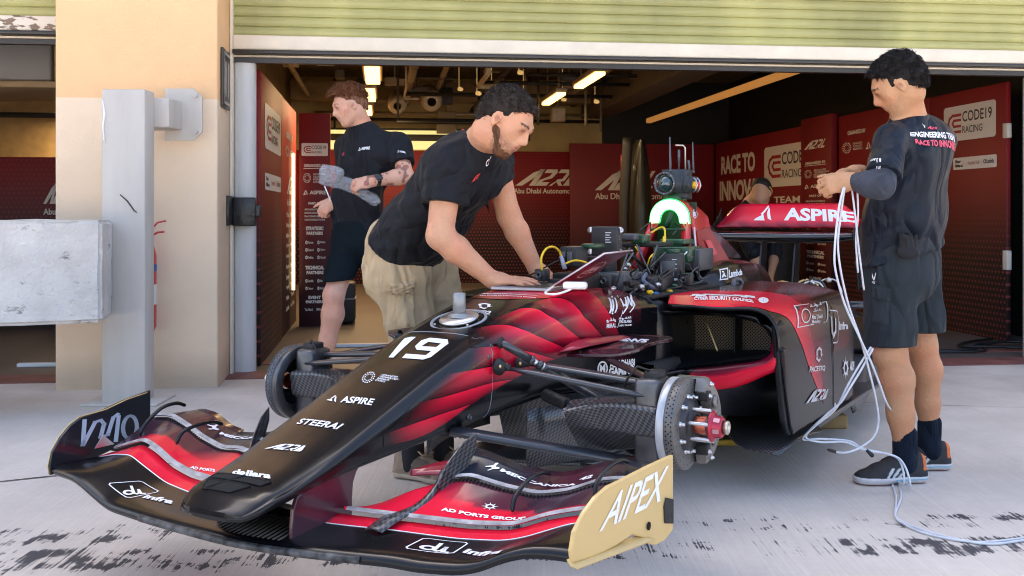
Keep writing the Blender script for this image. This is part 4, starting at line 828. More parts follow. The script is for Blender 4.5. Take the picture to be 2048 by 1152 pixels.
for s in (1, -1):   # drooping leading flaps beside the side pods
    g = MB(); rows = []
    A_ = [(-1.75, .27, .205), (-1.62, .34, .20), (-1.42, .40, .185), (-1.22, .47, .175), (-1.02, .60, .168), (-.97, .757, .165)]
    B_ = [(-1.76, .42, .215), (-1.70, .50, .215), (-1.60, .58, .21), (-1.50, .68, .205), (-1.42, .78, .20), (-1.36, .82, .19)]
    A_, B_ = smooth_poly(A_, 4), smooth_poly(B_, 4)
    for a, b in zip(A_, B_):
        rows.append([Vector((lerp(a.x, b.x, t), s*lerp(a.y, b.y, t), lerp(a.z, b.z, t) + .02*sin(t*pi))) for t in (0, .25, .5, .75, 1)])
    g.grid(rows); g.build('floor_flap', carbon, fl, solid=.006)
    g = MB(); g.bbox((-2.95, s*.66 - .12, .175), (-1.45, s*.66 + .12, .20), .006); g.build('floor_edge', carbon, fl)
# --- side pods
def pod(s):
    t = empty('sidepod', (0, 0, 0)); t.parent = car
    xs = [-.86, -.90, -.96, -1.05, -1.15, -1.3, -1.5, -1.68, -1.9, -2.1, -2.3, -2.45]
    g = MB(); rows = []
    def sec(x):
        k = max(0, min(1, (-2.0 - x) / .6)); ki = max(0, min(1, (-.86 - x) / .14)); w_ = lerp(.790, .56, k**1.7); top = lerp(.728, .60, k**1.4); zi = top + .012 - .028*(1-ki)
        zf = lerp(.64, .23, min(1, max(0, (-.885 - x) / .16)) ** .8) if x > -1.06 else .228
        yi = lerp(.36, .30, ki) if x < -.87 else .37
        pts = [(yi, zi), (.45, zi + .004), (.56, zi), (w_ - .11, top - .008), (w_ - .045, top - .03), (w_ - .008, top - .085), (w_, top - .16)]
        zz = top - .16
        for q in (.2, .4, .6, .8, 1): pts.append((w_ - .004 * q, lerp(zz, max(zf, .228), q) if zf < zz else zz - .001*q))
        return smooth_poly([(x, s*a, b) for a, b in pts], 6)
    X_ = [-.865, -.88, -.895, -.91, -.93, -.95, -.97, -1.0, -1.03, -1.06, -1.1] + [-1.1 - .03*i for i in range(1, 51)]
    R_ = [sec(x) for x in X_]; cols = []
    for r in R_:
        for p in r:
            c = (.018, .010, .010) if p.x < -1.68 else BLK
            cols.append(c)
    g.grid(R_, 0, True, cols); sh = g.build('pod_shell', paint, t, col=True, solid=.012, fixn=True)
    # upright blade ahead of the side skin
    pr = [(-.87, .655), (-.885, .60), (-.92, .45), (-.97, .30), (-1.02, .235), (-1.05, .225), (-1.18, .225), (-1.15, .30), (-1.08, .50), (-1.02, .63), (-.93, .675)]
    g = MB(); g.prism([Vector((a, s*.778, b)) for a, b in pr], (0, s*-.022, 0)); g.build('pod_blade', blackp, t, bevel=.006)
    # inlet duct: a ring-shaped lip, radiator core and inner walls
    lip = [(.315,.665),(.42,.672),(.52,.672),(.62,.668),(.69,.650),(.728,.615),(.735,.585),(.722,.548),(.68,.522),(.60,.508),(.50,.490),(.40,.470),(.32,.458)]
    L_ = smooth_poly([(0, a, b) for a, b in lip], 4); g = MB(); rows = []; cc_ = []
    cen = Vector((0, .52, .57))
    for p in L_:
        d_ = (p - cen); d_.normalize(); low = p.z < .56; red_ = (p.y > .47 and p.z < .60)
        r_ = .030 + (.022 if low and p.y > .45 else 0); row = []
        for a in [pi * j / 10 - pi*.5 for j in range(11)]:
            q = p + d_ * (r_ * (sin(a) + 1)); q.y = min(q.y, .766); q.z = min(q.z, .688 if q.y < .70 else .655) if q.z > .6 else q.z; row.append(Vector((-.955 + .055 * cos(a) * 1 + (.06 if p.y < .4 else 0) * (p.z < .5), s*q.y, q.z)))
        row.append(Vector((-1.30, s*min(.76, p.y + d_.y*.05), min(.665, p.z + d_.z*.03)))); rows.append(row); cc_ += [(RED if (red_ and j > 4) else (DRED if red_ and j > 2 else BLK)) for j in range(12)]
    g.grid(rows, 0, True, cc_); g.build('inlet_lip', paint, t, col=True)
    g = MB(); g.grid([[(-.96, s*p.y, p.z) for p in L_], [(-1.3, s*p.y, p.z) for p in L_]]); g.build('inlet_duct', matt, t)
    g = MB(); g.box((-1.24, min(s*.30, s*.76), .42), (-1.22, max(s*.30, s*.76), .70)); cm_ = mat('radiator_core', (.07, .055, .03), .5, metal=.3)
    if not cm_.get('done'):
        N, L, P = nodes_of(cm_); tc = N.new('ShaderNodeTexCoord'); q = N.new('ShaderNodeSeparateXYZ'); L.new(tc.outputs['Object'], q.inputs[0])
        a = math_node(N, L, 'FRACT', math_node(N, L, 'MULTIPLY', math_node(N, L, 'ADD', q.outputs['Y'], q.outputs['Z']), 75)); b = math_node(N, L, 'FRACT', math_node(N, L, 'MULTIPLY', math_node(N, L, 'SUBTRACT', q.outputs['Y'], q.outputs['Z']), 75))
        c = math_node(N, L, 'MINIMUM', a, b); c = math_node(N, L, 'LESS_THAN', c, .28); x = N.new('ShaderNodeMix'); x.data_type = 'RGBA'; L.new(c, x.inputs['Factor']); x.inputs['A'].default_value = (.003, .003, .003, 1); x.inputs['B'].default_value = (.20, .15, .09, 1); L.new(x.outputs['Result'], P.inputs['Base Color']); cm_['done'] = 1
    g.build('radiator', cm_, t)
    g = MB(); g.bbox((-1.22, s*.53 - .004, .45), (-1.13, s*.53 + .004, .69), .002); g.build('duct_divider', matt, t)
    g = MB(); g.tube([(-1.10, s*.42, .645), (-1.02, s*.50, .53)], .0035, 6); g.build('duct_stay', gold, t)
    # body below the inlet
    g = MB(); rows = []
    for x, w_, z0_, z1_ in ((-.92, .50, .40, .45), (-1.0, .60, .33, .47), (-1.15, .70, .26, .50), (-1.5, .74, .21, .5), (-2.2, .56, .2, .45), (-2.9, .35, .2, .4)):
        rows.append([(x, s*.26, z1_), (x, s*w_*.9, z1_ + .02), (x, s*w_, z1_ - .03), (x, s*w_*.95, lerp(z0_, z1_, .4)), (x, s*w_*.8, z0_), (x, s*.26, z0_ - .01)])
    g.grid(rows); g.build('undercut', mat('undercut_black', (.008, .008, .012), .45, coat=.3), t); 
    g = MB(); rows = [[(x, s*y, z) for y, z in ((.30, .40), (.345, .40), (.36, .47), (.35, .50), (.30, .50))] for x in (-.74, -.9, -1.0)]; g.grid(rows); g.build('inner_bracket', carbon, t)
    return t, sh
podL, podLs = pod(1); podR, podRs = pod(-1)
# --- cockpit tub behind the front hatch and engine cover
g = MB(); rows = []
def tub_sec(x, w_, zt, zb, op):
    a = [(w_*.75, zt), (w_*.93, zt - .02), (w_, zt - .08), (w_*1.02, (zt+zb)/2), (w_*.98, zb)]
    return smooth_poly([(x, p, q) for p, q in a], 3)
tb = [(-.855, .312, .752, .40), (-1.0, .32, .735, .38), (-1.3, .33, .71, .35), (-1.6, .33, .70, .33), (-1.9, .32, .70, .33)]
for s in (1, -1):
    g = MB(); g.grid([[Vector((p.x, s*p.y, p.z)) for p in tub_sec(*r, 0)] for r in tb]); g.build('cockpit_side', blackp, car, solid=.012)
g = MB(); g.box((-1.95, -.30, .50), (-.84, .30, .655)); g.build('cockpit_tray', mat('tray_blue', (.008, .05, .12), .4, coat=.4), car)
ec = [(-1.62, .20, .30, .76, .55), (-1.75, .235, .335, .815, .5), (-2.0, .25, .34, .835, .45), (-2.3, .24, .32, .825, .45), (-2.55, .21, .29, .80, .45), (-2.8, .15, .24, .73, .42), (-3.0, .10, .18, .655, .40), (-3.2, .05, .12, .60, .38)]
def ec_ring(x):
    xs = [r[0] for r in ec][::-1]; wt, wb, zt, zb = [inter(x, xs, [r[k] for r in ec][::-1]) for k in (1, 2, 3, 4)]
    h = smooth_poly([(x, 0, zt + .006), (x, wt*.6, zt + .004), (x, wt*.92, zt - .006), (x, wt*1.03 + .01, zt - .03), (x, lerp(wt, wb, .55) + .015, lerp(zt, zb, .35)), (x, wb, lerp(zt, zb, .8)), (x, wb, zb)], 4)
    return [tuple(p) for p in h] + [(p.x, -p.y, p.z) for p in h[::-1][:-1]]
g = MB(); loft(g, [-1.62 - .04*i for i in range(40)], ec_ring, True, lambda p: tuple(lerp(BLK[i], (.055, .02, .02)[i], max(0, min(1, (-p[0] - 2.55) / .3))) for i in range(3))); ecov = g.build('engine_cover', paint, car, col=True)
g = MB(); 
for s in (1,):
    r0 = smooth_poly([(-1.66, .335, .60), (-1.70, .335, .72), (-1.78, .315, .755), (-1.86, .32, .74), (-1.84, .345, .60)], 4); g.tube(r0, .012, 8); g.add(r0, [tuple(range(len(r0)))])
g.build('side_scoop', mat('scoop_blue', (.05, .085, .14), .3, coat=.6), ecov)
# --- roll hoop with its glowing arch
rh = empty('roll_hoop', (0, 0, 0)); rh.parent = car
LEDm = mat('led_arch', (.8, 1, .85), .4, emit=(.30, 1, .40), es=.50)
def arch(w_, h_, z0_, n=28, x=-1.78, c=0): return [(x, w_ * cos(pi * j / n), z0_ + h_ * sin(pi * j / n)) for j in range(n + 1)]
g = MB(); ou = [(-1.775, -.100, 1.018)] + arch(.098, .092, 1.04) [::-1] + [(-1.775, .103, 1.018)]; inn = [(-1.775, -.052, 1.02)] + arch(.050, .055, 1.03)[::-1] + [(-1.775, .056, 1.02)]
rows = [[Vector(a), Vector(b)] for a, b in zip(ou, inn)]
g.grid([[p[0] + Vector((0, 0, 0)), p[0] + Vector((.022, 0, 0)) * 1, p[1] + Vector((.022, 0, 0)), p[1]] for p in rows]); g.build('led_arch', LEDm, rh, bevel=.004)
g = MB(); g.tube([Vector(p[0]) + Vector((.012, 0, 0)) for p in rows], .005, 6); g.tube([Vector(p[1]) + Vector((.012, 0, 0)) for p in rows], .004, 6); g.build('arch_fringe', mat('led_fringe', (.05, .8, .15), .4, emit=(.03, 1, .15), es=.28), rh)  # glowing tubes added to paint the green fringe of the arch's light
g = MB(); rows = []
for (x, w_, zt) in ((-1.776, .102, 1.135), (-1.80, .106, 1.140), (-1.88, .102, 1.135), (-2.0, .088, 1.115), (-2.12, .066, 1.075)):
    r_ = [(x - .00, -(w_ + .052), .80)] + [(x, -(w_ + .028), .92), (x, -w_*1.04, 1.02)] + [(x, w_ * cos(a), 1.035 + (zt - 1.035) * sin(a)) for a in [pi - pi*j/14 for j in range(15)]] + [(x, w_*1.04, 1.02), (x, w_ + .028, .92), (x, w_ + .052, .80)]; rows.append(r_)
g.grid(rows); hs = g.build('hoop_shell', mat('hoop_red', (.58, .025, .02), .35, coat=.4), rh, solid=.008)
g = MB(); g.box((-1.86, -.10, .80), (-1.85, .10, 1.12)); g.build('hoop_back', mat('arch_green_spill', (.01, .05, .02), .5), rh)  # green light from the arch put into the colour of these inner faces
g = MB(); g.bbox((-1.80, -.10, .985), (-1.74, .10, .995), .003); g.tube([(-1.77, -.02, 1.0), (-1.76, .0, 1.03), (-1.77, .01, 1.07)], .012, 8); g.build('arch_floor', mat('arch_green_spill', (.01, .05, .02), .5), rh)
for s in (1, -1):
    g = MB(); rows = [[Vector((-1.77, s*.104, 1.02)), Vector((-1.79, s*.062, 1.02))], [Vector((-1.72, s*.125, .93)), Vector((-1.74, s*.085, .93))], [Vector((-1.66, s*.16, .80)), Vector((-1.70, s*.12, .80))]]; g.grid(rows); g.build('hoop_leg', redp, rh, solid=.02)
    g = MB(); pl = [(-1.80, .985), (-1.98, 1.0), (-2.10, .88), (-2.16, .80), (-1.74, .80)]; g.prism([Vector((a, s*(.112 + (1.0 - b)*.30), b)) for a, b in pl], (0, s*.006, 0)); g.build('hoop_side', mat('hoop_side', (.35, .02, .025), .35, coat=.4), rh)
    g = MB(); pl = [(-1.86, .94), (-1.93, .935), (-1.97, .87), (-1.89, .865)]; g.prism([Vector((a, s*(.122 + (1.0 - b)*.30), b)) for a, b in pl], (0, s*.004, 0)); g.build('side_window', mat('win_red', (.75, .10, .12), .4), rh)
g = MB(); g.tube([(-1.78, .118, 1.0), (-1.72, .15, .88), (-1.69, .17, .79)], .005, 6); g.build('edge_highlight', mat('painted_glint', (.75, .6, .6), .3), rh)  # pale tube painting a highlight along the hoop's edge
g = MB(); rows = []
for (x, w_, zt, zb) in ((-2.10, .10, 1.06, .84), (-2.3, .085, 1.0, .84), (-2.5, .065, .93, .83), (-2.68, .045, .86, .82)): rows.append([(x, -w_, zb), (x, -w_*.7, lerp(zb, zt, .7)), (x, 0, zt), (x, w_*.7, lerp(zb, zt, .7)), (x, w_, zb)])
g.grid(rows, smooth=False); g.build('airbox_fin', mat('smoked_mesh', (.02, .02, .02), .3, coat=.5, alpha=.82), rh, solid=.004)
g = MB(); g.tube([(-2.06, .0, 1.10), (-2.3, .0, 1.005), (-2.5, 0, .935), (-2.68, 0, .865)], .006, 6); g.tube([(-2.68, .045, .825), (-2.68, 0, .865)], .006, 6); g.build('fin_ridge', blackp, rh)
# --- sensor dome on top
sp_ = empty('sensor_pod', (0, 0, 0)); sp_.parent = car
bm = bmesh.new(); bmesh.ops.create_cube(bm, size=1)
for p in bm.verts: p.co = Vector((p.co.x*.18 - 1.85, p.co.y*.178 + .004, p.co.z*.142 + 1.205))
bmesh.ops.bevel(bm, geom=bm.edges[:], offset=.034, segments=4, affect='EDGES'); me = bpy.data.meshes.new('housing'); bm.to_mesh(me); bm.free(); me.materials.append(mat('pod_grey', (.035, .04, .045), .5, bump=.1))
for p in me.polygons: p.use_smooth = True
o = bpy.data.objects.new('housing', me); COL.objects.link(o); o.parent = sp_
g = MB(); g.lathe([(0, .055), (.012, .056), (.014, .048), (.006, .042)], (-1.764, -.022, 1.208), (1, -.05, 0), 32); g.build('lens_ring', dkm, sp_)
g = MB(); g.lathe([(.0, .042), (.010, .036), (.022, .026), (.030, .012), (.032, 0)], (-1.764, -.022, 1.208), (1, -.05, 0), 28); g.build('lens_dome', mat('lens_glass', (.02, .05, .05), .05, coat=1, spec=.8), sp_)
g = MB()
for k in range(8): a = 2*pi*k/8; g.lathe([(0, 0), (0, .003), (.003, .003), (.003, 0)], (-1.750, -.022 + .050*cos(a), 1.208 + .050*sin(a)), (1, 0, 0), 6)
g.build('lens_screws', alu, sp_)
for x_, m_, nm in ((-1.83, mat('plug_yellow', (.75, .45, .03), .4), 'yellow_plug'), (-1.875, mat('plug_red', (.75, .05, .03), .4), 'red_plug')):
    g = MB(); g.lathe([(0, 0), (0, .018), (.016, .018), (.020, .012), (.020, 0)], (x_, .092, 1.20), (0, 1, 0), 14); g.build(nm, m_, sp_)
    g = MB(); g.tube([(x_, .094, 1.235), (x_ - .004, .106, 1.225), (x_, .114, 1.20), (x_ + .004, .106, 1.175), (x_, .094, 1.168)], .004, 6); g.build('plug_clip', alu, sp_)
g = MB(); g.lathe([(0, 0), (0, .019), (.016, .016), (.016, 0)], (-1.81, -.072, 1.205), (0, -1, 0), 14); g.build('red_plug', mat('plug_red', (.75, .05, .03), .4), sp_)
g = MB(); g.lathe([(0, .05), (-.02, .06), (-.03, .055)], (-1.83, 0, 1.155), (0, 0, 1), 18); g.build('pod_neck', mat('neck_green', (.02, .10, .03), .4), sp_)
for (x, y, z1, r0, r1, m) in ((-1.80, -.01, 1.432, .006, .0035, dkm), (-1.84, .018, 1.37, .003, .003, dkm), (-1.93, .035, 1.325, .006, .006, dkm), (-1.96, .045, 1.415, .005, .003, dkm)):
    g = MB(); g.tube([(x, y, 1.262), (x, y, 1.30), (x, y - .003, z1)], [r0, r0, r1], 8)
    if z1 == 1.37: g.tube([(x, y, 1.31), (x, y, 1.372)], .0065, 8)
    g.tube([(x, y, 1.262), (x, y, 1.275)], r0*1.6, 8); g.build('antenna', mat('antenna_grey', (.10, .10, .11), .5) if m is dkm else m, sp_)
g = MB(); g.tube([(-1.90, .028, 1.262), (-1.90, .026, 1.385), (-1.895, .018, 1.395), (-1.885, -.018, 1.397)], .004, 8); g.build('hook_rod', mat('rod_pale', (.7, .6, .5), .35, metal=.5), sp_)

# --- side winglet
for s in (1, -1):
    pl = [(-.19, .27), (-.17, .34), (-.205, .44), (-.24, .51), (-.38, .49), (-.56, .50), (-.60, .42), (-.62, .30), (-.60, .26), (-.40, .25)]
    g = MB(); n = len(pl); c = Vector((-.4, .36)); rows = []
    P_ = smooth_poly([(a, s*b, .618 + .012*sin((b-.25)*8) - .02*max(0, (-.22 - a) < 0)) for a, b in pl + pl[:1]], 3)[:-1]
    g.prism(P_, (0, 0, -.012)); w_ = g.build('side_winglet', mat('winglet_paint', (.035, .008, .016), .25, coat=.6), car, bevel=.003)
    g = MB(); rows = []
    for i in range(13):
        t = i/12; a = -.16 - .38*t; k_ = sin(min(1, t*3)*pi/2) * (1 - .55*t); rows.append([(a, s*(.25 + .03*t), .598), (a + .006, s*(.262 + .03*t), .612 + .030*k_), (a - .004, s*(.285 + .03*t), .616 + .032*k_), (a - .01, s*(.315 + .03*t), .622)])
    g.grid(rows); g.build('winglet_root', mat('root_red', (.33, .012, .035), .28, coat=.5), car, solid=.004)
# --- suspension, both sides
arm = mat('arm_black', (.03, .034, .042), .28, coat=.6, coatr=.1)
def corner(s):
    q = lambda x, y, z: Vector((x, s*y, z))
    su = empty('front_suspension', (0, 0, 0)); su.parent = car
    def bar(nm, a, b, r, m=arm, flat=1.7, taper=True):
        g = MB(); A_, B_ = Vector(a), Vector(b); n = 7; R_ = [r * (.62 if i in (0, n-1) else .92 if i in (1, n-2) else 1) for i in range(n)] if taper else [r]*n
        g.tube([A_.lerp(B_, i/(n-1)) for i in range(n)], R_, 14, flat=(flat, (0, 0, 1)) if flat != 1 else None); return g.build(nm, m, su)
    def mount(p, r):
        g = MB(); g.lathe([(0, r), (.008, r*1.05), (.014, r*.7), (.03, r*.45), (.03, 0)], p, (0.15, s, 0), 18); g.lathe([(0, 0), (.0, r*.42), (.02, r*.45), (.024, 0)], Vector(p) + Vector((0, s*.02, 0)), (0, s, 0), 10); g.build('mount', matt, su)
        g = MB()
        for k in range(2): g.lathe([(0, 0), (0, .006), (.006, .006), (.006, 0)], Vector(p) + Vector((.018 - .036*k, s*.016, .004)), (.3, s, 0), 6)
        g.build('bolt', mat('bolt_gold', (.75, .55, .25), .3, metal=.9), su)
    def boot(a, b, r):
        g = MB(); A_, B_ = Vector(a), Vector(b); n = 9; g.tube([A_.lerp(B_, i/(n*2)) for i in range(n*2+1)], [r * (1.15 if i % 2 else .9) for i in range(n*2+1)], 12); g.build('boot', rub_, su)
    up = q(-.01, .665, .555)
    mount(q(.130, .198, .592), .026); mount(q(.02, .205, .588), .020); mount(q(-.285, .262, .612), .020)
    bar('track_rod', q(.125, .235, .588), q(.05, .67, .528), .0095, flat=1.2)
    bar('upper_arm', q(.0, .24, .588), q(-.02, .67, .552), .0115, flat=1.9)
    bar('rear_upper_arm', q(-.29, .28, .612), q(-.07, .66, .545), .009, flat=2.0, m=mat('arm_dark', (.03, .012, .014), .3, coat=.5))
    # push rod in two pieces with a threaded adjuster
    a = q(.112, .198, .664); b = q(-.13, .44, .462); d = b - a
    g = MB(); g.tube([a, a + d*.06, a + d*.28], [.010, .013, .013], 12); g.tube([a + d*.27, a + d*.30], .016, 8); g.tube([a + d*.30, a + d*.36], .008, 10); g.tube([a + d*.345, a + d*.38], .015, 8); g.tube([a + d*.40, a + d*.43], .013, 8); g.tube([a + d*.38, a + d*.44, a + d*.5, a + d], [.009, .011, .015, .014], 12); g.build('push_rod', arm, su)
    g = MB(); g.tube([a + d*.305, a + d*.345], .0095, 8); g.tube([a + d*.385, a + d*.40], .0145, 8); g.build('adjuster', alu, su)
    g = MB(); g.lathe([(0, .018), (.006, .018), (.01, .01)], a - q(0, .004, 0), (0, s, 0), 14); g.build('rod_boot', matt, su)
    # lower wishbone with aero section
    bar('lower_arm', q(.30, .13, .418), q(-.05, .60, .305), .0155, flat=2.4, taper=False)
    bar('lower_arm', q(-.35, .22, .37), q(-.06, .62, .31), .011, flat=2.2)
    boot(q(.34, .10, .424), q(.25, .20, .402), .015); boot(q(-.10, .235, .475), q(-.07, .335, .455), .019)
    bar('drive_link', q(-.08, .30, .46), q(-.03, .60, .44), .011, flat=1)
    # brake duct
    du = empty('brake_duct', (0, 0, 0)); du.parent = su; du.parent = car
    g = MB(); rows = []
    S_ = [(.415, [(.125, .470), (.055, .497), (-.10, .480), (-.13, .335), (-.12, .30), (-.02, .315), (.08, .42)]),
          (.45, [(.115, .482), (.055, .503), (-.115, .486), (-.145, .335), (-.135, .295), (-.03, .312), (.075, .42)]),
          (.52, [(.085, .500), (.03, .510), (-.125, .490), (-.16, .35), (-.13, .335), (-.03, .335), (.06, .42)]),
          (.60, [(.08, .505), (.03, .512), (-.13, .49), (-.165, .36), (-.13, .352), (-.03, .352), (.07, .42)]),
          (.70, [(.085, .50), (.03, .508), (-.12, .49), (-.15, .36), (-.12, .352), (-.03, .35), (.075, .42)])]
    for y, pp in S_: rows.append([q(a_, y, b_) for a_, b_ in pp])
    g.grid(rows, 0, False, close=True); g.add(rows[0], [tuple(range(7))]); g.build('duct_shell', carbon, du, bevel=.010)
    # inlet mouth on the front face, ribs
    g = MB(); pl = [q(.085, .43, .475), q(.055, .50, .49), q(.04, .56, .49), q(.05, .56, .44), q(.07, .44, .44)]
    g.tube([q(.128, .42, .47), q(.03, .405, .395), q(-.02, .415, .315)], .004, 6); g.tube([q(.117, .42, .476), q(-.112, .412, .484), q(-.135, .41, .32)], .005, 8); g.build('duct_edge', mat('edge_gloss', (.10, .10, .11), .2, coat=1), du)
    g = MB()
    for (a_, b_, c_) in ((.02, .44, .42), (-.04, .44, .38)): g.tube([q(a_, .414, b_), q(a_-.02, .412, c_-.05)], .0025, 5)
    g.build('duct_rib', mat('edge_gloss', (.10, .10, .11), .2, coat=1), du)
    # disc, bell, hub, caliper (axis tilted out of true by the steering)
    st = radians(-2) ; ax = Vector((sin(st), s*cos(st), 0)); c = q(0, .728, .45)
    br = empty('brake_assembly', (0, 0, 0)); br.parent = car
    g = MB(); g.lathe([(-.012, .10), (-.012, .132), (-.010, .134), (.010, .134), (.012, .132), (.012, .10)], c, ax, 72); g.build('duct_ring', mat('ring_pale', (.50, .52, .55), .35, metal=.4, noise=.3, nscale=12) if s > 0 else dkm, br)
    dc = c + ax*.028; R_ = .1335
    g = MB(); g.lathe([(-.016, .085), (-.016, R_ - .002), (-.014, R_), (.014, R_), (.016, R_ - .002), (.016, .085)], dc, ax, 96); g.lathe([(.016, .085), (-.016, .085)], dc, ax, 48); dd = g.build('brake_disc', discm if s > 0 else mat('disc_dark', (.09, .10, .115), .45, metal=.4, noise=.2), br)
    uu = ax.orthogonal().normalized(); ww = ax.cross(uu)
    g = MB()
    for k in range(64):
        for j, of in enumerate((-.0075, .0, .0075)):
            if j == 1 and k % 2: continue
            a = 2*pi*(k + .5*(j == 1))/64; rd = uu*cos(a) + ww*sin(a); p = dc + rd*(R_ + .0003) + ax*of; g.lathe([(0, .0026), (.0005, .0)], p, rd, 6)
    hl = g.build('vent_holes', hole, dd)
    g = MB()
    for k in range(24):
        for r_ in (.100, .118):
            a = 2*pi*(k + (r_ > .11)*.5)/24; p = dc + (uu*cos(a) + ww*sin(a))*r_ + ax*.0162; g.lathe([(0, .0022), (.0004, 0)], p, ax, 6)
    g.build('face_drillings', hole, dd)
    g = MB(); g.lathe([(-.01, .088), (.014, .088), (.018, .082), (.026, .078), (.030, .060), (.034, .050), (.040, .046), (.040, .03)], dc, ax, 48); g.build('disc_bell', mat('bell_dark', (.045, .045, .05), .4, metal=.6), br)
    g = MB()
    for k in range(10):
        a = 2*pi*k/10; p = dc + (uu*cos(a) + ww*sin(a))*.082 + ax*.016; g.lathe([(0, .008), (.006, .008), (.006, .005), (.016, .005), (.016, 0)], p, ax, 8)
    for k in range(6):
        a = 2*pi*(k+.5)/6; p = dc + (uu*cos(a) + ww*sin(a))*.048 + ax*.03; g.lathe([(0, .006), (.055, .006), (.058, .004), (.058, 0)], p, ax, 8)
    g.build('drive_pegs', alu if s > 0 else dkm, br)
    g = MB(); g.lathe([(.02, .028), (.045, .025), (.066, .028), (.074, .023)], dc, ax, 24); g.build('hub', mat('copper_red', (.60, .16, .09), .3, metal=.8), br)
    g = MB(); g.lathe([(.074, .028), (.086, .031), (.086, .023)], dc, ax, 24); g.build('bearing', dkm, br)
    nutm = mat('nut_red', (.42, .03, .06), .35, metal=.5) if s > 0 else mat('nut_green', (.05, .45, .12), .35, metal=.4)
    g = MB(); g.lathe([(.084, .028), (.084, .044), (.089, .046), (.093, .040), (.095, .033), (.117, .030), (.120, .026), (.120, .02)], dc, ax, 32); nu = g.build('wheel_nut', nutm, br)
    g = MB()
    for k in range(6):
        a = 2*pi*k/6; rd = uu*cos(a) + ww*sin(a); tg = uu*-sin(a) + ww*cos(a); p = dc + ax*.097
        g.add([p + rd*.0335 + tg*.007, p + rd*.0335 - tg*.007, p + rd*.0315 - tg*.007 + ax*.018, p + rd*.0315 + tg*.007 + ax*.018], [(0, 1, 2, 3)])
    g.build('nut_flats', mat('nut_pale', (.55, .30, .32), .35, metal=.4), nu)
    g = MB(); g.lathe([(.114, .0), (.114, .018), (.130, .019), (.133, .021), (.136, .017), (.136, .012), (.122, .011), (.122, 0)], dc, ax, 24); g.build('hub_end', mat('hub_brass', (.62, .55, .45), .3, metal=.9), br)
    # caliper: a C-shaped body gripping the rear part of the disc
    calm = mat('caliper_grey', (.22, .205, .19), .4, metal=.6, noise=.25, nscale=12) if s > 0 else dkm
    g = MB(); rows = []
    for i in range(17):
        a = radians(lerp(112, 246, i/16)); rd = Vector((cos(a), 0, sin(a))); bul = sin(i/16*pi)**.5; r_o = .138 + .030*bul; r_i = .098 - .006*bul
        rows.append([dc + rd*r_i + ax*.020, dc + rd*r_i + ax*(.048 + .012*bul), dc + rd*(r_o - .022) + ax*(.052 + .012*bul), dc + rd*r_o + ax*.044, dc + rd*r_o - ax*.044, dc + rd*(r_o-.014) - ax*.055, dc + rd*r_i - ax*.050, dc + rd*r_i - ax*.02, dc + rd*.134 - ax*.019, dc + rd*.1345 + ax*.0195])
    g.grid(rows, 0, True, close=True); g.add(rows[0], [tuple(range(10))]); g.add(rows[-1], [tuple(range(10))[::-1]]); cal = g.build('caliper', calm, br, bevel=.003)
    g = MB()
    for a in (150, 180, 212):
        a = radians(a); rd = Vector((cos(a), 0, sin(a))); g.lathe([(0, 0), (0, .018), (.006, .020), (.012, .016), (.012, 0)], dc + rd*.108 + ax*.057, ax, 16)
    g.build('piston_cover', calm, cal)
    g = MB()
    for a in (128, 236):
        a = radians(a); rd = Vector((cos(a), 0, sin(a))); M_ = Matrix.Translation(dc + rd*.098 + ax*.036) @ ax.to_track_quat('Z', 'Y').to_matrix().to_4x4(); g.bbox((-.016, -.016, -.02), (.016, .016, .022), .004, M=M_)
    g.build('pad_carrier', matt, cal)
    g = MB()
    for a, r_ in ((122, .13), (126, .095), (240, .10), (236, .13), (180, .145)):
        a = radians(a); rd = Vector((cos(a), 0, sin(a))); g.lathe([(0, 0), (0, .008), (.006, .008), (.008, .005), (.012, .005), (.012, 0)], dc + rd*r_ + ax*.055, ax, 8)
    g.build('caliper_bolt', alu, cal)
    # upright behind the disc
    g = MB(); M_ = None; g.bbox((-.05, min(s*.62, s*.70), .33), (.06, max(s*.62, s*.70), .58), .015); g.build('upright', dkm, br)
    g = MB(); g.bbox((-.03, min(s*.64, s*.69), .555), (.03, max(s*.64, s*.69), .60), .006); g.tube([q(.02, .66, .60), q(.05, .63, .615), (.055, s*.60, .575), q(.03, .58, .55)], .004, 6); g.build('sensor_box', matt, br)
    g = MB()
    for k in range(7): g.lathe([(0, .016), (.004, .017), (.008, .016)], q(.03, .682, .50 + .010*k), (0, 0, 1), 12)
    g.build('spring_stack', alu, br)
    g = MB()
    for k in range(4):
        t = k/3; g.tube(smooth_poly([q(-.02, .70, .33), q(-.02 + .04*t, .60, .27 + .02*t), q(.05, .50, .30 - .01*t), q(.0, .42, .29)], 4), .005, 6)
    g.build('brake_line', rub_, br)
    return br
corner(1); corner(-1)

# --- rear wing
rw = empty('rear_wing', (0, 0, 0)); rw.parent = car
def rwz(y): return .022 * (1 - min(1, abs((abs(y) - .0) / .45))**2.2)
g = MB(); rows = []
for i in range(41):
    y = lerp(-.435, .46, i/40); e = max(0, (-y - .30) / .135) if y < 0 else max(0, (y - .32) / .14); h_ = .145 * (1 - e**1.5 * .80)
    zb = .968 + .004*(1-e); rows.append([Vector((-3.66 - .11*t**1.3, y, zb + h_ * t + .0)) for t in (0, .1, .3, .5, .7, .85, 1)])
def rwc(p):
    if p.z < .992: return (.20, .008, .02) if int((p.y + 1) * 16 + p.z * 30) % 2 else (.33, .012, .03)
    return tuple(lerp(RED[i], DRED[i], max(0, min(1, (-.20 - p.y) / .18)) * .8) for i in range(3))
g.grid(rows, 0, True, [rwc(p) for r in rows for p in r]); rwf = g.build('upper_flap', paint, rw, col=True, solid=.014)
g = MB(); rows = []
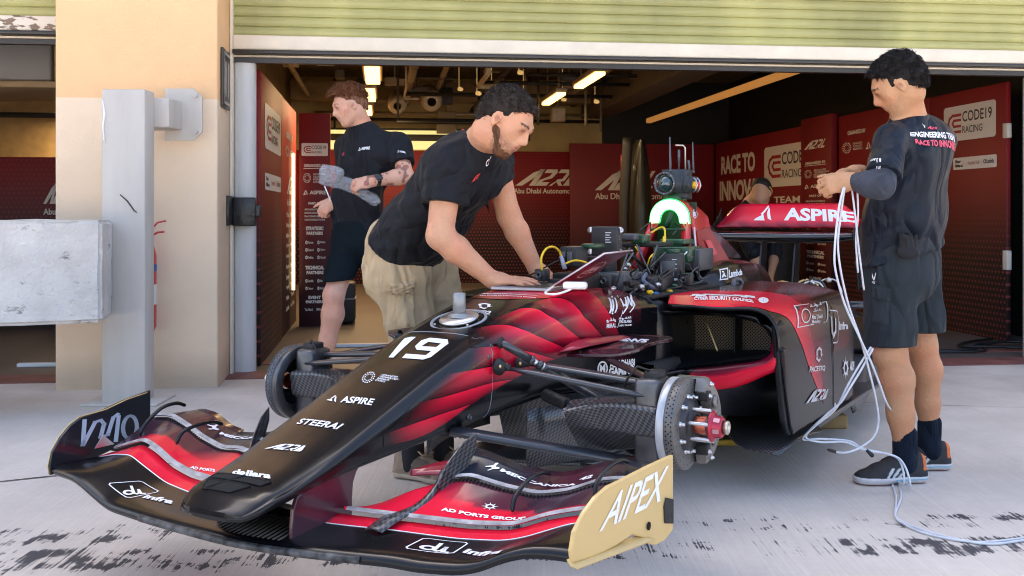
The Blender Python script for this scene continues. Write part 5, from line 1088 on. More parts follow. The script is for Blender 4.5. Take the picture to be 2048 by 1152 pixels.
for i in range(21):
    y = lerp(-.46, .47, i/20); e = abs(y)/.46; rows.append([(-3.50, y, .935), (-3.49, y, .925), (-3.50, y, .912 - .02*(1-e**4)), (-3.60, y, .905 - .025*(1-e**4)), (-3.70, y, .955), (-3.69, y, .965), (-3.60, y, .950)])
g.grid(rows, 0, True, close=True); g.add(rows[0], [tuple(range(7))]); g.build('main_plane', mat('gloss_black', (.006, .006, .007), .2, coat=.8), rw)
g = MB(); g.tube([(-3.497, lerp(-.46, .47, i/20), .9365) for i in range(21)], .002, 5); g.build('edge_line', mat('edge_silver', (.45, .45, .5), .3, metal=.6), rw)
for s in (1, -1):
    g = MB(); pl = [(-3.46, .955), (-3.52, .975), (-3.66, .985), (-3.76, 1.04), (-3.82, 1.10), (-3.83, 1.0), (-3.80, .80), (-3.74, .62), (-3.60, .60), (-3.55, .80), (-3.48, .90)]
    g.prism([Vector((a, s*.462 + .004, b)) for a, b in pl], (0, s*.008, 0)); g.build('endplate', blackp, rw, bevel=.003)
    g = MB(); pl = [(-3.45, .50), (-3.60, .50), (-3.66, .92), (-3.56, .92)]; g.prism([Vector((a, s*.10, b)) for a, b in pl], (0, s*.01, 0)); g.build('swan_neck', blackp, rw)
# --- rear mechanicals and diffuser
re = empty('rear_end', (0, 0, 0)); re.parent = car
g = MB(); g.bbox((-3.7, -.13, .30), (-2.7, .13, .56), .03); g.bbox((-3.0, -.17, .42), (-2.6, .17, .60), .03); g.build('gearbox', dkm, re)
for s in (1, -1):
    for a, b, r_ in (((-3.3, .14, .55), (-3.15, .62, .56), .012), ((-3.0, .15, .53), (-3.12, .62, .55), .012), ((-3.4, .12, .34), (-3.15, .64, .30), .014), ((-2.8, .18, .36), (-3.1, .64, .30), .012), ((-2.9, .18, .56), (-3.1, .55, .36), .012)):
        g = MB(); g.tube([(a[0], s*a[1], a[2]), (b[0], s*b[1], b[2])], r_, 10, flat=(1.8, (0, 0, 1))); g.build('suspension_arm', arm, re)
    g = MB(); g.lathe([(-.02, .05), (-.02, .132), (.016, .132), (.016, .05)], (-3.115, s*.66, .36), (0, 1, 0), 48); g.lathe([(-.03, 0), (-.03, .05), (.03, .05), (.03, 0)], (-3.115, s*.66, .36), (0, 1, 0), 24); g.build('rear_disc', mat('disc_dark', (.09, .10, .115), .45), re)
    g = MB(); rows = []
    for i in range(11):
        t = i/10; x = lerp(-2.2, -3.35, t); rows.append([(x, s*.35, .19 + .22*t**2), (x, s*lerp(.74, .68, t), .17 + .20*t**2), (x, s*lerp(.76, .70, t), .12 + .12*t**2)])
    g.grid(rows); g.build('diffuser', carbon, re, solid=.01)
random.seed(3)
hosem = [mat('hose_gold', (.55, .38, .18), .35, metal=.7), mat('hose_steel', (.55, .55, .55), .3, metal=.9), mat('hose_black', (.02, .02, .02), .5), mat('hose_red', (.6, .04, .03), .4)]
for k in range(11):
    x = lerp(-2.3, -3.1, k/10); y = .30 + random.uniform(-.08, .12); z = .62 + random.uniform(0, .05)
    g = MB(); g.tube(smooth_poly([(x, y - .08, z - .06), (x - .02, y - .03, z + .02), (x - .05, y + .04, z + .02), (x - .08, y + .07, z - .05)], 4), random.choice((.005, .007, .009)), 8)
    g.lathe([(0, 0), (0, .016), (.02, .016), (.02, 0)], (x - .02, y, z + .02), (random.uniform(-1, 1), .5, .3), 8); g.build('oil_fitting', hosem[k % 3], re)
g = MB(); g.lathe([(0, 0), (0, .018), (.05, .016), (.055, 0)], (-2.30, .33, .675), (-.6, .6, .1), 12); g.build('red_cap', hosem[3], re)
g = MB(); g.lathe([(0, .04), (.1, .055), (.30, .06), (.42, .035)], (-2.75, .22, .60), (-1, .1, -.05), 18); g.build('exhaust_cover', hosem[0], re)
g = MB(); rows = []
for i in range(11):
    t = i/10; x = lerp(-2.95, -3.6, t); rows.append([(x, .18, .60 - .06*t), (x, .30, .655 - .08*t), (x, .42, .63 - .10*t), (x, .50, .54 - .1*t)])
g.grid(rows); g.build('rear_deck', blackp, re, solid=.008)
# --- electronics in the open cockpit
el = empty('electronics', (0, 0, 0)); el.parent = car
boxm = mat('box_grey', (.028, .028, .031), .45, noise=.2, nscale=20); boxl = mat('box_light', (.085, .09, .10), .4, noise=.2); labm = mat('box_label', (.65, .65, .65), .6); grn = mat('pcb_green', (.008, .06, .025), .4, coat=.3); yel = mat('cable_yellow', (.85, .55, .02), .45)
g = MB(); g.bbox((-1.62, -.26, .735), (-.86, .30, .747), .003); g.bbox((-1.6, .10, .70), (-.9, .14, .735), .003); g.build('shelf', matt, el)
def ebox(c, h, m=boxm, fins=0, tilt=0., nm='control_box', ears=False, lens=False, label=False, conn=0):
    c = Vector(c); M_ = Matrix.Translation(c) @ Matrix.Rotation(tilt, 4, 'Z'); g = MB(); g.bbox(tuple(-q for q in h), h, .006, M=M_)
    for k in range(fins): y = lerp(-h[1]*.9, h[1]*.9, k/max(1, fins-1)); g.bbox((h[0], y - .002, -h[2]*.85), (h[0] + .006, y + .002, h[2]*.85), .001, M=M_)
    o = g.build(nm, m, el)
    if ears:
        g = MB()
        for a in (-1, 1):
            for b in (-1, 1): g.lathe([(-.003, 0), (-.003, .014), (.003, .014), (.003, 0)], M_ @ Vector((h[0]*.6, a*(h[1] + .006), b*(h[2] - .016))), M_.to_3x3() @ Vector((1, 0, 0)), 12)
        g.build('ear', alu, o)
        g = MB()
        for k in range(12): g.bbox((h[0]*.2, h[1]*.98, -h[2] + .01 + k*.0095), (h[0]*.95, h[1] + .004, -h[2] + .015 + k*.0095), .001, M=M_)
        g.build('connector', dkm, o)
    if label:
        g = MB(); x = h[0] + .0012
        for k in range(5): g.add([M_ @ Vector((x, h[1]*.0 + .004, h[2]*(.62 - .16*k))), M_ @ Vector((x, h[1]*(.5 - .12*(k % 2)), h[2]*(.62 - .16*k))), M_ @ Vector((x, h[1]*(.5 - .12*(k % 2)), h[2]*(.56 - .16*k))), M_ @ Vector((x, .004, h[2]*(.56 - .16*k)))], [(0, 1, 2, 3)])
        g.build('label', labm, o)
    if lens:
        g = MB(); g.lathe([(0, .013), (.004, .014), (.012, .013), (.012, .009), (.004, .007), (.004, 0)], M_ @ Vector((h[0], 0, 0)), M_.to_3x3() @ Vector((1, 0, 0)), 18); g.build('lens', dkm, o)
        g = MB(); g.lathe([(0, .0), (.001, .006)], M_ @ Vector((h[0] + .0055, 0, 0)), M_.to_3x3() @ Vector((1, 0, 0)), 12); g.build('glass', mat('lens_glass', (.02, .05, .05), .05, coat=1, spec=.8), o)
    if conn:
        g = MB()
        for k in range(conn): g.bbox((h[0], -h[1]*.8 + k*(1.6*h[1]/conn), -h[2]*.5), (h[0] + .012, -h[1]*.8 + (k+.7)*(1.6*h[1]/conn), h[2]*.5), .002, M=M_)
        g.build('plug', boxl, o)
    return o
ebox((-1.06, .005, .950), (.022, .062, .062), boxm, ears=True, label=True)            # the tall box with mounting ears
ebox((-1.02, .00, .845), (.05, .05, .045), matt, fins=5)
ebox((-.83, -.03, .895), (.05, .038, .040), boxm, lens=False, fins=4, conn=2); ebox((-.90, .02, .935), (.05, .03, .010), grn)
ebox((-1.40, .16, .83), (.045, .05, .062), boxm, label=True, conn=1, tilt=.25); ebox((-1.40, .16, .90), (.03, .03, .010), grn)
g = MB(); g.bbox((-1.352, .175, .775), (-1.348, .21, .785), .001); g.build('white_tag', white, el)
ebox((-1.62, .10, .88), (.09, .085, .035), grn); ebox((-1.70, .12, .855), (.09, .09, .05), boxl, fins=9); ebox((-1.66, .08, .935), (.07, .06, .012), grn)
ebox((-1.25, .03, .965), (.03, .03, .014), boxl); ebox((-1.31, .05, .955), (.04, .03, .020), grn); ebox((-1.38, .05, .930), (.09, .09, .010), matt)
ebox((-.86, .10, .80), (.025, .028, .026), boxm, lens=True); ebox((-.62, -.06, .83), (.022, .024, .024), boxm, lens=True); ebox((-1.30, .26, .785), (.022, .030, .026), boxm, lens=True); ebox((-1.12, .215, .775), (.03, .03, .028), boxm, lens=True)
ebox((-.98, .08, .792), (.09, .085, .036), boxl, nm='pale_box'); ebox((-.75, .02, .80), (.07, .07, .035), matt); ebox((-1.15, .14, .775), (.10, .09, .03), boxm); ebox((-1.25, .22, .73), (.14, .05, .02), matt)
ebox((-1.02, .12, .735), (.10, .15, .012), matt); ebox((-.66, .02, .795), (.04, .06, .02), matt)
for a, b, r_ in (((-1.15, .02, .93), (-1.35, .10, .80), .007), ((-1.12, .06, .76), (-1.5, .28, .762), .008), ((-1.3, .0, .93), (-1.25, .1, .78), .006), ((-.62, -.15, .81), (-.75, -.02, .90), .003)):
    g = MB(); g.tube([a, b], r_, 8); g.build('strut', matt, el)
def cable(pts, r, m, nm='cable'):
    g = MB(); g.tube(smooth_poly(pts, 6), r, 8); return g.build(nm, m, el)
cable([(-0.582, -0.040, 0.851), (-0.578, -0.040, 0.899), (-0.618, -0.040, 0.932), (-0.679, -0.040, 0.936), (-0.724, -0.040, 0.917), (-0.737, -0.040, 0.899)], .0045, yel)
g = MB(); g.tube([(-0.737, -0.040, 0.899), (-0.732, -0.020, 0.849)], [.007, .009], 8, flat=(1.3, (0, 1, 0))); g.build('plug', mat('plug_lilac', (.35, .36, .5), .4), el)
cable([(-0.698, 0.000, 0.872), (-0.740, 0.020, 0.883), (-0.787, 0.040, 0.875), (-0.854, 0.040, 0.857)], .004, yel)
cable([(-1.541, 0.000, 0.976), (-1.587, 0.020, 0.999), (-1.574, 0.050, 0.999), (-1.513, 0.080, 0.969), (-1.458, 0.100, 0.934)], .0045, yel)
cable([(-1.482, 0.090, 0.960), (-1.452, 0.100, 0.932)], .008, yel, 'plug')
cable([(-1.291, 0.050, 0.925), (-1.254, 0.080, 0.887), (-1.193, 0.120, 0.852)], .003, mat('cable_blue', (.03, .10, .3), .4)); cable([(-1.248, 0.050, 0.924), (-1.257, 0.060, 0.908), (-1.284, 0.060, 0.890)], .0035, yel)
cable([(-1.267, 0.100, 0.844), (-1.247, 0.120, 0.878), (-1.278, 0.130, 0.898)], .0035, yel); cable([(-1.416, 0.000, 0.992), (-1.472, 0.000, 1.009), (-1.529, 0.000, 1.022), (-1.535, 0.000, 0.986)], .003, hosem[2])
cable([(-1.064, 0.180, 0.818), (-0.987, 0.200, 0.799), (-0.944, 0.240, 0.783), (-0.961, 0.250, 0.774)], .009, mat('hose_bluegrey', (.08, .12, .2), .4))
cable([(-1.553, 0.100, 0.968), (-1.595, 0.100, 0.986), (-1.620, 0.100, 1.008), (-1.583, 0.100, 1.024)], .003, hosem[2]); cable([(-1.401, 0.200, 0.870), (-1.437, 0.200, 0.884), (-1.473, 0.200, 0.896)], .003, white)
random.seed(31)
for k in range(26):
    ebox((random.uniform(-1.68, -.62), random.uniform(-.10, .25), random.uniform(.755, .80)), (random.uniform(.008, .022), random.uniform(.008, .022), random.uniform(.006, .016)), (boxm, boxl, matt, grn, dkm)[k % 5], fins=3 * (k % 2), tilt=random.uniform(-.5, .5), nm='connector_block')
for k in range(10):
    a = random.uniform(-1.6, -.8); g = MB(); g.tube([(a, random.uniform(0, .2), .75), (a + random.uniform(-.08, .08), random.uniform(0, .2), random.uniform(.86, .95))], .004, 6); g.build('bracket_rod', dkm, el)
random.seed(8)
for k in range(48):
    x = random.uniform(-1.6, -.8); y = random.uniform(.0, .26); z = .75 + random.uniform(0, .06)
    cable([(x, y, z), (x - .05, y + random.uniform(-.05, .05), z + random.uniform(.01, .06)), (x - .1, y + random.uniform(-.05, .05), z + random.uniform(-.01, .05)), (x - .16, y + random.uniform(-.04, .04), z - .01)], random.choice((.002, .003, .004)), hosem[2] if k % 3 else boxl)
px_ = {(1296, 585): (-0.921, 0.250, 0.755), (1335, 583): (-1.123, 0.250, 0.746), (1307, 588): (-0.976, 0.250, 0.745), (1345, 572): (-1.178, 0.250, 0.765), (1222, 577): (-0.579, 0.250, 0.792), (1245, 538): (-1.119, 0.050, 0.833), (1252, 530): (-1.154, 0.050, 0.848), (1279, 574): (-0.838, 0.250, 0.782), (1312, 570): (-1.002, 0.250, 0.780), (1368, 562): (-1.308, 0.250, 0.778)}
for u, v, m in ((1296,585,'y'),(1335,583,'y'),(1307,588,'b'),(1345,572,'g'),(1222,577,'s'),(1245,538,'s'),(1252,530,'s'),(1279,574,'s'),(1312,570,'s'),(1368,562,'g')):
    p = Vector(px_[(u, v)]); g = MB(); g.lathe([(0, 0), (0, .009), (.02, .009), (.02, .005), (.03, .005), (.03, 0)], p, (.5, .8, .1), 10); g.build('connector', {'y': yel, 'b': mat('conn_blue', (.02, .15, .45), .4), 'g': grn, 's': alu}[m], el)
# ------------------------------------------------------------------ laptop, adapter, cables, stands
def top(name, mb, m, origin, label, cat, group=None, **k):
    o = Vector(origin); mb.v = [tuple(Vector(p) - o) for p in mb.v]; b = mb.build(name, m, None, **k); b.location = o; return tag(b, label, cat, group)
def carw(x, y, z): c, s = cos(radians(-120.5)), sin(radians(-120.5)); return Vector((-.147 + x*c - y*s, 3.47 + x*s + y*c, z))
lap = empty('laptop', carw(-.52, .0, .795), 0, 'open laptop with a dark red lid resting on the car under his hands', 'laptop')
lo_ = lap.location
def lp(p): return carw(*p) - lo_
A_ = Vector((-.36, .118, .803)); hd = Vector((-.33, -.04, 0)); nn_ = Vector((-.12, .99, 0)).normalized(); sc_ = nn_ * .235*cos(radians(32)) + Vector((0, 0, .235*sin(radians(32))))
al2 = mat('laptop_grey', (.30, .31, .34), .35, metal=.7)
g = MB(); q = [A_, A_ + hd, A_ + hd - nn_*.235, A_ - nn_*.235]; g.prism([lp(p - Vector((0, 0, .014))) for p in q], (0, 0, .012)); g.build('keyboard_base', al2, lap, bevel=.003)
g = MB()
for r in range(5):
    for c in range(13): p = A_ + hd*(.06 + .068*c) - nn_*(.035 + .024*r) + Vector((0, 0, -.0005)); g.add([lp(p), lp(p + hd*.058), lp(p + hd*.058 - nn_*.02), lp(p - nn_*.02)], [(0, 1, 2, 3)])
g.build('keys', mat('key_dark', (.03, .03, .035), .5), lap)
g = MB(); p = A_ + hd*.33 - nn_*.165 + Vector((0, 0, -.0008)); g.add([lp(p), lp(p + hd*.34), lp(p + hd*.34 - nn_*.06), lp(p - nn_*.06)], [(0, 1, 2, 3)]); g.build('trackpad', mat('pad_grey', (.22, .23, .26), .3), lap)
g = MB(); tk = sc_.cross(hd).normalized() * .006; g.prism([lp(p) for p in (A_, A_ + hd, A_ + hd + sc_, A_ + sc_)], lp(tk) - lp(Vector((0, 0, 0)))); lid = g.build('lid', mat('lid_red', (.16, .008, .022), .28, coat=.6), lap, bevel=.002)
g = MB(); g.tube([lp(A_ + Vector((0,0,.002))), lp(A_ + sc_)], .0032, 6); g.tube([lp(A_ + sc_), lp(A_ + sc_ + hd)], .0032, 6); g.build('lid_edge', mat('edge_pale', (.60, .58, .6), .35, metal=.5), lid)
g = MB(); nb = tk.normalized(); oo = [A_ + hd*t_ + sc_*u_ for t_, u_ in ((.28, .72), (.74, .72), (.74, .22), (.28, .22))]
sg = 1 if nb.y > 0 else -1
Q_ = [lp(p + (tk if sg > 0 else Vector((0,0,0))) + nb*sg*.0015) for p in oo]
for sh in (ring2d(.5,.5,.46,.5,30), line2d([(.12,.36),(.3,.66),(.38,.4),(.5,.66),(.6,.4),(.72,.66),(.88,.4)], .09), line2d([(.2,.30),(.8,.30)], .05)): g.add([bil(Q_, *p) for p in sh[0]], sh[1])
g.build('lid_logo', mat('logo_pale', (.75, .45, .45), .4), lid, fixn=False)
g = MB(); Mx = Matrix.Translation(lp((-.36, .215, .815))) @ Matrix.Rotation(radians(-10), 4, 'Z'); g.bbox((-.042, -.024, -.013), (.042, .024, .013), .009, M=Mx, seg=3)
ad = g.build('adapter', mat('white_plastic', (.82, .82, .80), .3, coat=.3), None); ad.location = lo_; tag(ad, 'small white adapter block plugged in beside the laptop', 'adapter')
g = MB(); g.tube([p - lo_ for p in smooth_poly([carw(-.36, .13, .808), carw(-.30, .14, .80), carw(-.255, .155, .792), carw(-.265, .19, .79), carw(-.33, .205, .80), carw(-.36, .21, .812)], 6)], .0042, 8); cb = g.build('cord', mat('white_plastic', (.82, .82, .80), .3), ad)
cw = mat('cable_white', (.66, .68, .72), .45, noise=.1, nscale=20)
CG = 'white cables falling from the right man to the ground'
def cab(pts, label, r=.0042):
    g = MB(); g.tube(smooth_poly(pts, 8), r, 8); return top('data_cable', g, cw, pts[-1], label, 'cable', CG)
tail = [(1.134, 4.050, 0.208), (1.182, 4.030, 0.189), (1.275, 4.020, 0.191), (1.344, 4.020, 0.163), (1.49, 4.06, .12), (1.50, 4.02, .03), (1.527, 4.232, 0.006), (1.436, 3.927, 0.006), (1.344, 3.681, 0.006), (1.339, 3.587, 0.006), (1.364, 3.497, 0.006), (1.435, 3.417, 0.006), (1.527, 3.391, 0.006), (1.696, 3.438, 0.006), (1.970, 3.519, 0.006)]
cab([(1.243, 3.930, 1.169), (1.213, 3.900, 1.079), (1.192, 3.880, 0.931), (1.197, 3.880, 0.848), (1.237, 3.900, 0.726), (1.295, 3.920, 0.609), (1.349, 3.950, 0.511), (1.395, 3.980, 0.416), (1.436, 4.020, 0.337), (1.568, 4.300, 0.241)], 'leftmost white cable hanging from the hands and passing behind his calf')
cab([(1.246, 3.930, 1.169), (1.227, 3.910, 1.079), (1.211, 3.900, 0.931), (1.251, 3.920, 0.743), (1.310, 3.940, 0.588), (1.352, 3.960, 0.453), (1.380, 3.980, 0.359), (1.396, 4.000, 0.276), (1.379, 4.000, 0.217), (1.330, 4.000, 0.177), (1.276, 4.000, 0.156), (1.237, 4.020, 0.153)], 'white cable that hangs down and curls to a free plug above the ground')
cab([(1.276, 3.940, 1.154), (1.281, 3.920, 1.061), (1.305, 3.950, 0.929), (1.341, 4.000, 0.775)], 'short white cable hanging in front of his shirt', .0038)
cab([(1.296, 3.940, 1.158), (1.295, 3.930, 1.061), (1.294, 3.950, 0.967), (1.308, 3.970, 0.843)], 'second short white cable against his shorts', .0038)
cab([(1.365, 3.970, 0.556), (1.316, 3.960, 0.476), (1.275, 3.960, 0.410), (1.242, 3.970, 0.352), (1.192, 4.000, 0.295)] + tail, 'upper of the two white cables looping low beside the side pod and across the ground')
t2 = [(p[0] + .015 + .012*sin(i*1.3), p[1] + .02*sin(i*.9), p[2]) for i, p in enumerate(tail)]
cab([(1.361, 3.980, 0.560), (1.308, 3.970, 0.484), (1.265, 3.970, 0.408), (1.229, 3.990, 0.323), (1.164, 4.020, 0.256)] + [(1.125, 4.060, 0.194), (1.185, 4.040, 0.199)] + t2[2:], 'lower of the two white cables looping low beside the side pod and across the ground')
g = MB(); g.lathe([(0, .006), (.03, .009), (.035, .004)], (1.357, 4.020, 0.161), (.5, -.2, -.5), 10); top('cable_sleeve', g, mat('sleeve_black', (.015, .015, .015), .5), (1.357, 4.020, 0.161), 'small black heat-shrink sleeve on the white cables above the shoe', 'sleeve')
g = MB(); g.tube([(1.240, 4.020, 0.153), (1.221, 4.020, 0.159), (1.208, 4.020, 0.163)], [.006, .007, .004], 8); top('cable_plug', g, mat('plug_dark', (.05, .04, .03), .4, metal=.4), (1.221, 4.020, 0.159), 'dark plug at the free end of the curled white cable', 'plug')
# stands that carry the car
yl = mat('stand_yellow', (.62, .36, .03), .5, noise=.3); bk_ = mat('stand_black', (.02, .02, .02), .6)
def stand(x, y, lb):
    w0 = carw(x, y, 0); t = empty('axle_stand', w0, radians(-120.5), lb, 'stand', 'low stands under the race car')
    g = MB(); g.bbox((-.06, -.06, .0), (.06, .06, .02), .004); g.build('foot_plate', bk_, t)
    g = MB(); g.tube([(0, 0, .03), (0, 0, .165)], .03, 12); g.bbox((-.07, -.05, .150), (.07, .05, .168), .004); g.build('post', bk_, t)
stand(-1.9, .30, 'short black stand under the near side of the car floor'); stand(-1.9, -.42, 'short black stand under the far side of the car floor'); stand(-2.6, .0, 'short black stand under the gearbox')
g = MB(); g.bbox((.86, 4.68, .03), (1.10, 4.71, .055), .005); top('jack_handle', g, yl, (1.1, 4.88, 0), 'yellow bar lying under the car floor beyond the near brake disc', 'bar')
g = MB(); g.bbox((1.50, 5.18, .0), (1.66, 5.3, .07), .012); top('wooden_block', g, mat('block_wood', (.35, .22, .09), .7, noise=.3), (1.58, 5.24, 0), 'small tan block on the ground under the rear of the side pod', 'block')
# ------------------------------------------------------------------ people: sculpted from blended limb volumes on one fine grid
def V3(*a): return np.array(a, float)
def unit(v): v = np.array(v, float); return v / np.linalg.norm(v)
_NL = rng.random((32, 32, 32))
def vnoise(X, Y, Z, s):
    a = []; 
    for q in (X, Y, Z): q = q * s + 100; i = np.floor(q).astype(int); f = q - i; a.append((i & 31, (i + 1) & 31, f*f*(3 - 2*f)))
    (x0_, x1, fx), (y0, y1, fy), (z0, z1, fz) = a
    def g(xi, yi, zi): return _NL[xi, yi, zi]
    c = lambda yi, zi: g(x0_, yi, zi) * (1 - fx) + g(x1, yi, zi) * fx
    return (c(y0, z0) * (1-fy) + c(y1, z0) * fy) * (1-fz) + (c(y0, z1) * (1-fy) + c(y1, z1) * fy) * fz
class SDF:
    def __init__(s, h=.0055): s.p = []; s.h = h; s.post = []
    def cone(s, a, b, ra, rb=None, k=.02, side=None, flat=1., flat2=None, op='+'):
        """blended limb from a to b; side/flat squash the section (wide along side by flat)"""
        s.p.append((np.array(a, float), np.array(b, float), ra, ra if rb is None else rb, k, side, flat, flat if flat2 is None else flat2, op)); return s
    def ball(s, a, r, k=.015, op='+'): return s.cone(a, np.array(a, float) + V3(0, 0, 1e-4), r, r, k, op=op)
    def ell(s, a, r, frame, k=.015, op='+'): s.p.append((np.array(a, float), None, np.array(r, float), np.array(frame, float), k, None, 0, 0, op)); return s
    def mesh(s, disp=None, clip=None):
        lo = np.full(3, 9e9); hi = -lo
        for q in s.p:
            if q[8] != '+': continue
            if q[1] is None: m = q[2].max(); lo = np.minimum(lo, q[0] - m); hi = np.maximum(hi, q[0] + m)
            else: m = max(q[2]*max(q[6], 1), q[3]*max(q[7], 1)); lo = np.minimum(lo, np.minimum(q[0], q[1]) - m); hi = np.maximum(hi, np.maximum(q[0], q[1]) + m)
        h = s.h; lo -= .03; n = np.ceil((hi + .03 - lo) / h).astype(int) + 1
        F = np.full(n, .2, np.float32); ax = [lo[i] + h*np.arange(n[i]) for i in range(3)]
        for (a, b, ra, rb, k, side, fl, fl2, op) in s.p:
            if b is None: m = ra.max(); l_, h_ = a - m, a + m
            else: m = max(ra*max(fl, 1), rb*max(fl2, 1)); l_, h_ = np.minimum(a, b) - m, np.maximum(a, b) + m
            pad = .05 + k; i0 = np.clip(((l_ - pad - lo) / h).astype(int), 0, n - 1); i1 = np.clip(((h_ + pad - lo) / h).astype(int) + 2, 1, n)
            X, Y, Z = np.meshgrid(*[ax[i][i0[i]:i1[i]] for i in range(3)], indexing='ij')
            if b is None:
                d = [X - a[0], Y - a[1], Z - a[2]]; q = [sum(d[j]*rb[i][j] for j in range(3)) / ra[i] for i in range(3)]
                r = np.sqrt(q[0]**2 + q[1]**2 + q[2]**2); D = (r - 1) * ra.min() if ra.min()*1.6 > ra.max() else (r - 1) * r / np.sqrt((q[0]/ra[0])**2 + (q[1]/ra[1])**2 + (q[2]/ra[2])**2 + 1e-9)
            else:
                ab = b - a; L2 = ab @ ab; t = np.clip(((X-a[0])*ab[0] + (Y-a[1])*ab[1] + (Z-a[2])*ab[2]) / L2, 0, 1)
                dx, dy, dz = X - a[0] - t*ab[0], Y - a[1] - t*ab[1], Z - a[2] - t*ab[2]; R = ra + (rb - ra)*t
                if side is not None:
                    sd = np.array(side, float); sd = sd - ab * (sd @ ab) / L2; sd /= np.linalg.norm(sd); w_ = dx*sd[0] + dy*sd[1] + dz*sd[2]; c = (1 / (fl + (fl2 - fl)*t))**2 - 1
                    D = np.sqrt(np.maximum(dx*dx + dy*dy + dz*dz + w_*w_*c, 1e-12)) - R
                else: D = np.sqrt(dx*dx + dy*dy + dz*dz) - R
            sl = tuple(slice(i0[i], i1[i]) for i in range(3)); G = F[sl]
            if op == '+': hh = np.clip(.5 + .5*(G - D)/k, 0, 1); F[sl] = G*(1 - hh) + D*hh - k*hh*(1 - hh)
            else: hh = np.clip(.5 - .5*(G + D)/k, 0, 1); F[sl] = G*(1 - hh) - D*hh + k*hh*(1 - hh)
        if disp or clip:
            near = np.where(np.abs(F) < .05); X, Y, Z = [ax[i][near[i]] for i in range(3)]; v = F[near]
            if disp: v = v + disp(X, Y, Z)
            F[near] = v
        if clip:
            X, Y, Z = np.meshgrid(*ax, indexing='ij'); F = np.maximum(F, clip(X, Y, Z))
        F[0] = F[-1] = .1; F[:, 0] = F[:, -1] = .1; F[:, :, 0] = F[:, :, -1] = .1
        I = F < 0; c = [F[i:n[0]-1+i, j:n[1]-1+j, k:n[2]-1+k] for i in (0, 1) for j in (0, 1) for k in (0, 1)]
        cnt = sum((q < 0).astype(np.int8) for q in c); act = np.argwhere((cnt > 0) & (cnt < 8)); idx = np.full(cnt.shape, -1); A = tuple(act.T); idx[A] = np.arange(len(act))
        cv = np.stack([q[A] for q in c], 1); off = np.array([(i, j, k) for i in (0, 1) for j in (0, 1) for k in (0, 1)], float); P = np.zeros((len(act), 3)); W_ = np.zeros(len(act))
        for e0 in range(8):
            for e1 in range(e0+1, 8):
                if abs(off[e0] - off[e1]).sum() != 1: continue
                a, b = cv[:, e0], cv[:, e1]; m = (a < 0) != (b < 0); t = np.where(m, a / np.where(a == b, 1, a - b), 0); P += m[:, None] * (off[e0] + t[:, None]*(off[e1] - off[e0])); W_ += m
        P = lo + h*(act + P / W_[:, None]); Q = []
        for d in range(3):
            s0 = [slice(None)]*3; s1 = [slice(None)]*3; s0[d] = slice(0, -1); s1[d] = slice(1, None); ch = I[tuple(s0)] != I[tuple(s1)]
            e = np.argwhere(ch); u, v = [(1, 2), (2, 0), (0, 1)][d]; e = e[(e[:, u] > 0) & (e[:, v] > 0) & (e[:, u] < n[u]-1) & (e[:, v] < n[v]-1)]
            q = []
            for a, b in ((0, 0), (1, 0), (1, 1), (0, 1)): f = e.copy(); f[:, u] -= a; f[:, v] -= b; q.append(idx[tuple(f.T)])
            q = np.stack(q, 1); fl_ = I[tuple(e.T)]; q[fl_] = q[fl_][:, ::-1]; Q.append(q)
        return P, np.concatenate(Q)[:, ::-1]
def mesh_np(name, P, Q, mats, parent=None, base=(0, 0, 0), col=None, smooth_it=2):
    # light Laplacian smoothing to lose the grid
    e = np.concatenate([Q[:, [0, 1]], Q[:, [1, 2]], Q[:, [2, 3]], Q[:, [3, 0]]]); e = np.concatenate([e, e[:, ::-1]])
    for _ in range(smooth_it):
        S = np.zeros_like(P); c = np.bincount(e[:, 0], minlength=len(P))[:, None]
        for k in range(3): S[:, k] = np.bincount(e[:, 0], P[e[:, 1], k], minlength=len(P))
        P = P*.5 + S/np.maximum(c, 1)*.5
    me = bpy.data.meshes.new(name); P2 = P - np.array(base); me.vertices.add(len(P)); me.vertices.foreach_set('co', P2.ravel()); me.loops.add(len(Q)*4); me.loops.foreach_set('vertex_index', Q.ravel().astype(np.int32))
    me.polygons.add(len(Q)); me.polygons.foreach_set('loop_start', np.arange(0, len(Q)*4, 4, dtype=np.int32)); me.polygons.foreach_set('loop_total', np.full(len(Q), 4, dtype=np.int32)); me.update(calc_edges=True); me.polygons.foreach_set('use_smooth', np.ones(len(Q), bool))
    me.materials.append(mats)
    if col is not None:
        C_ = col(P); ca = me.color_attributes.new('Col', 'FLOAT_COLOR', 'POINT'); ca.data.foreach_set('color', np.concatenate([C_, np.ones((len(P), 1))], 1).ravel())
    o = bpy.data.objects.new(name, me); COL.objects.link(o)
    if parent: o.parent = parent
    else: o.location = base
    return o
skinm = mat('skin', (.6, .35, .25), .52, vcol='Col', bump=.3, bscale=90, spec=.3)
def skin_var(P, C_):
    X, Y, Z = P.T; C_ *= (.90 + .10*vnoise(X, Y, Z, 9) + .12*vnoise(X, Y, Z, 31) + .07*vnoise(X, Y, Z, 110))[:, None]; r = vnoise(X + 3, Y, Z, 16)[:, None]; C_ *= 1 + (r - .5) * np.array((.10, -.16, -.20)); return C_
N, L, P = nodes_of(skinm); P.inputs['Subsurface Weight'].default_value = .12; P.inputs['Subsurface Radius'].default_value = (1, .35, .2); P.inputs['Subsurface Scale'].default_value = .008
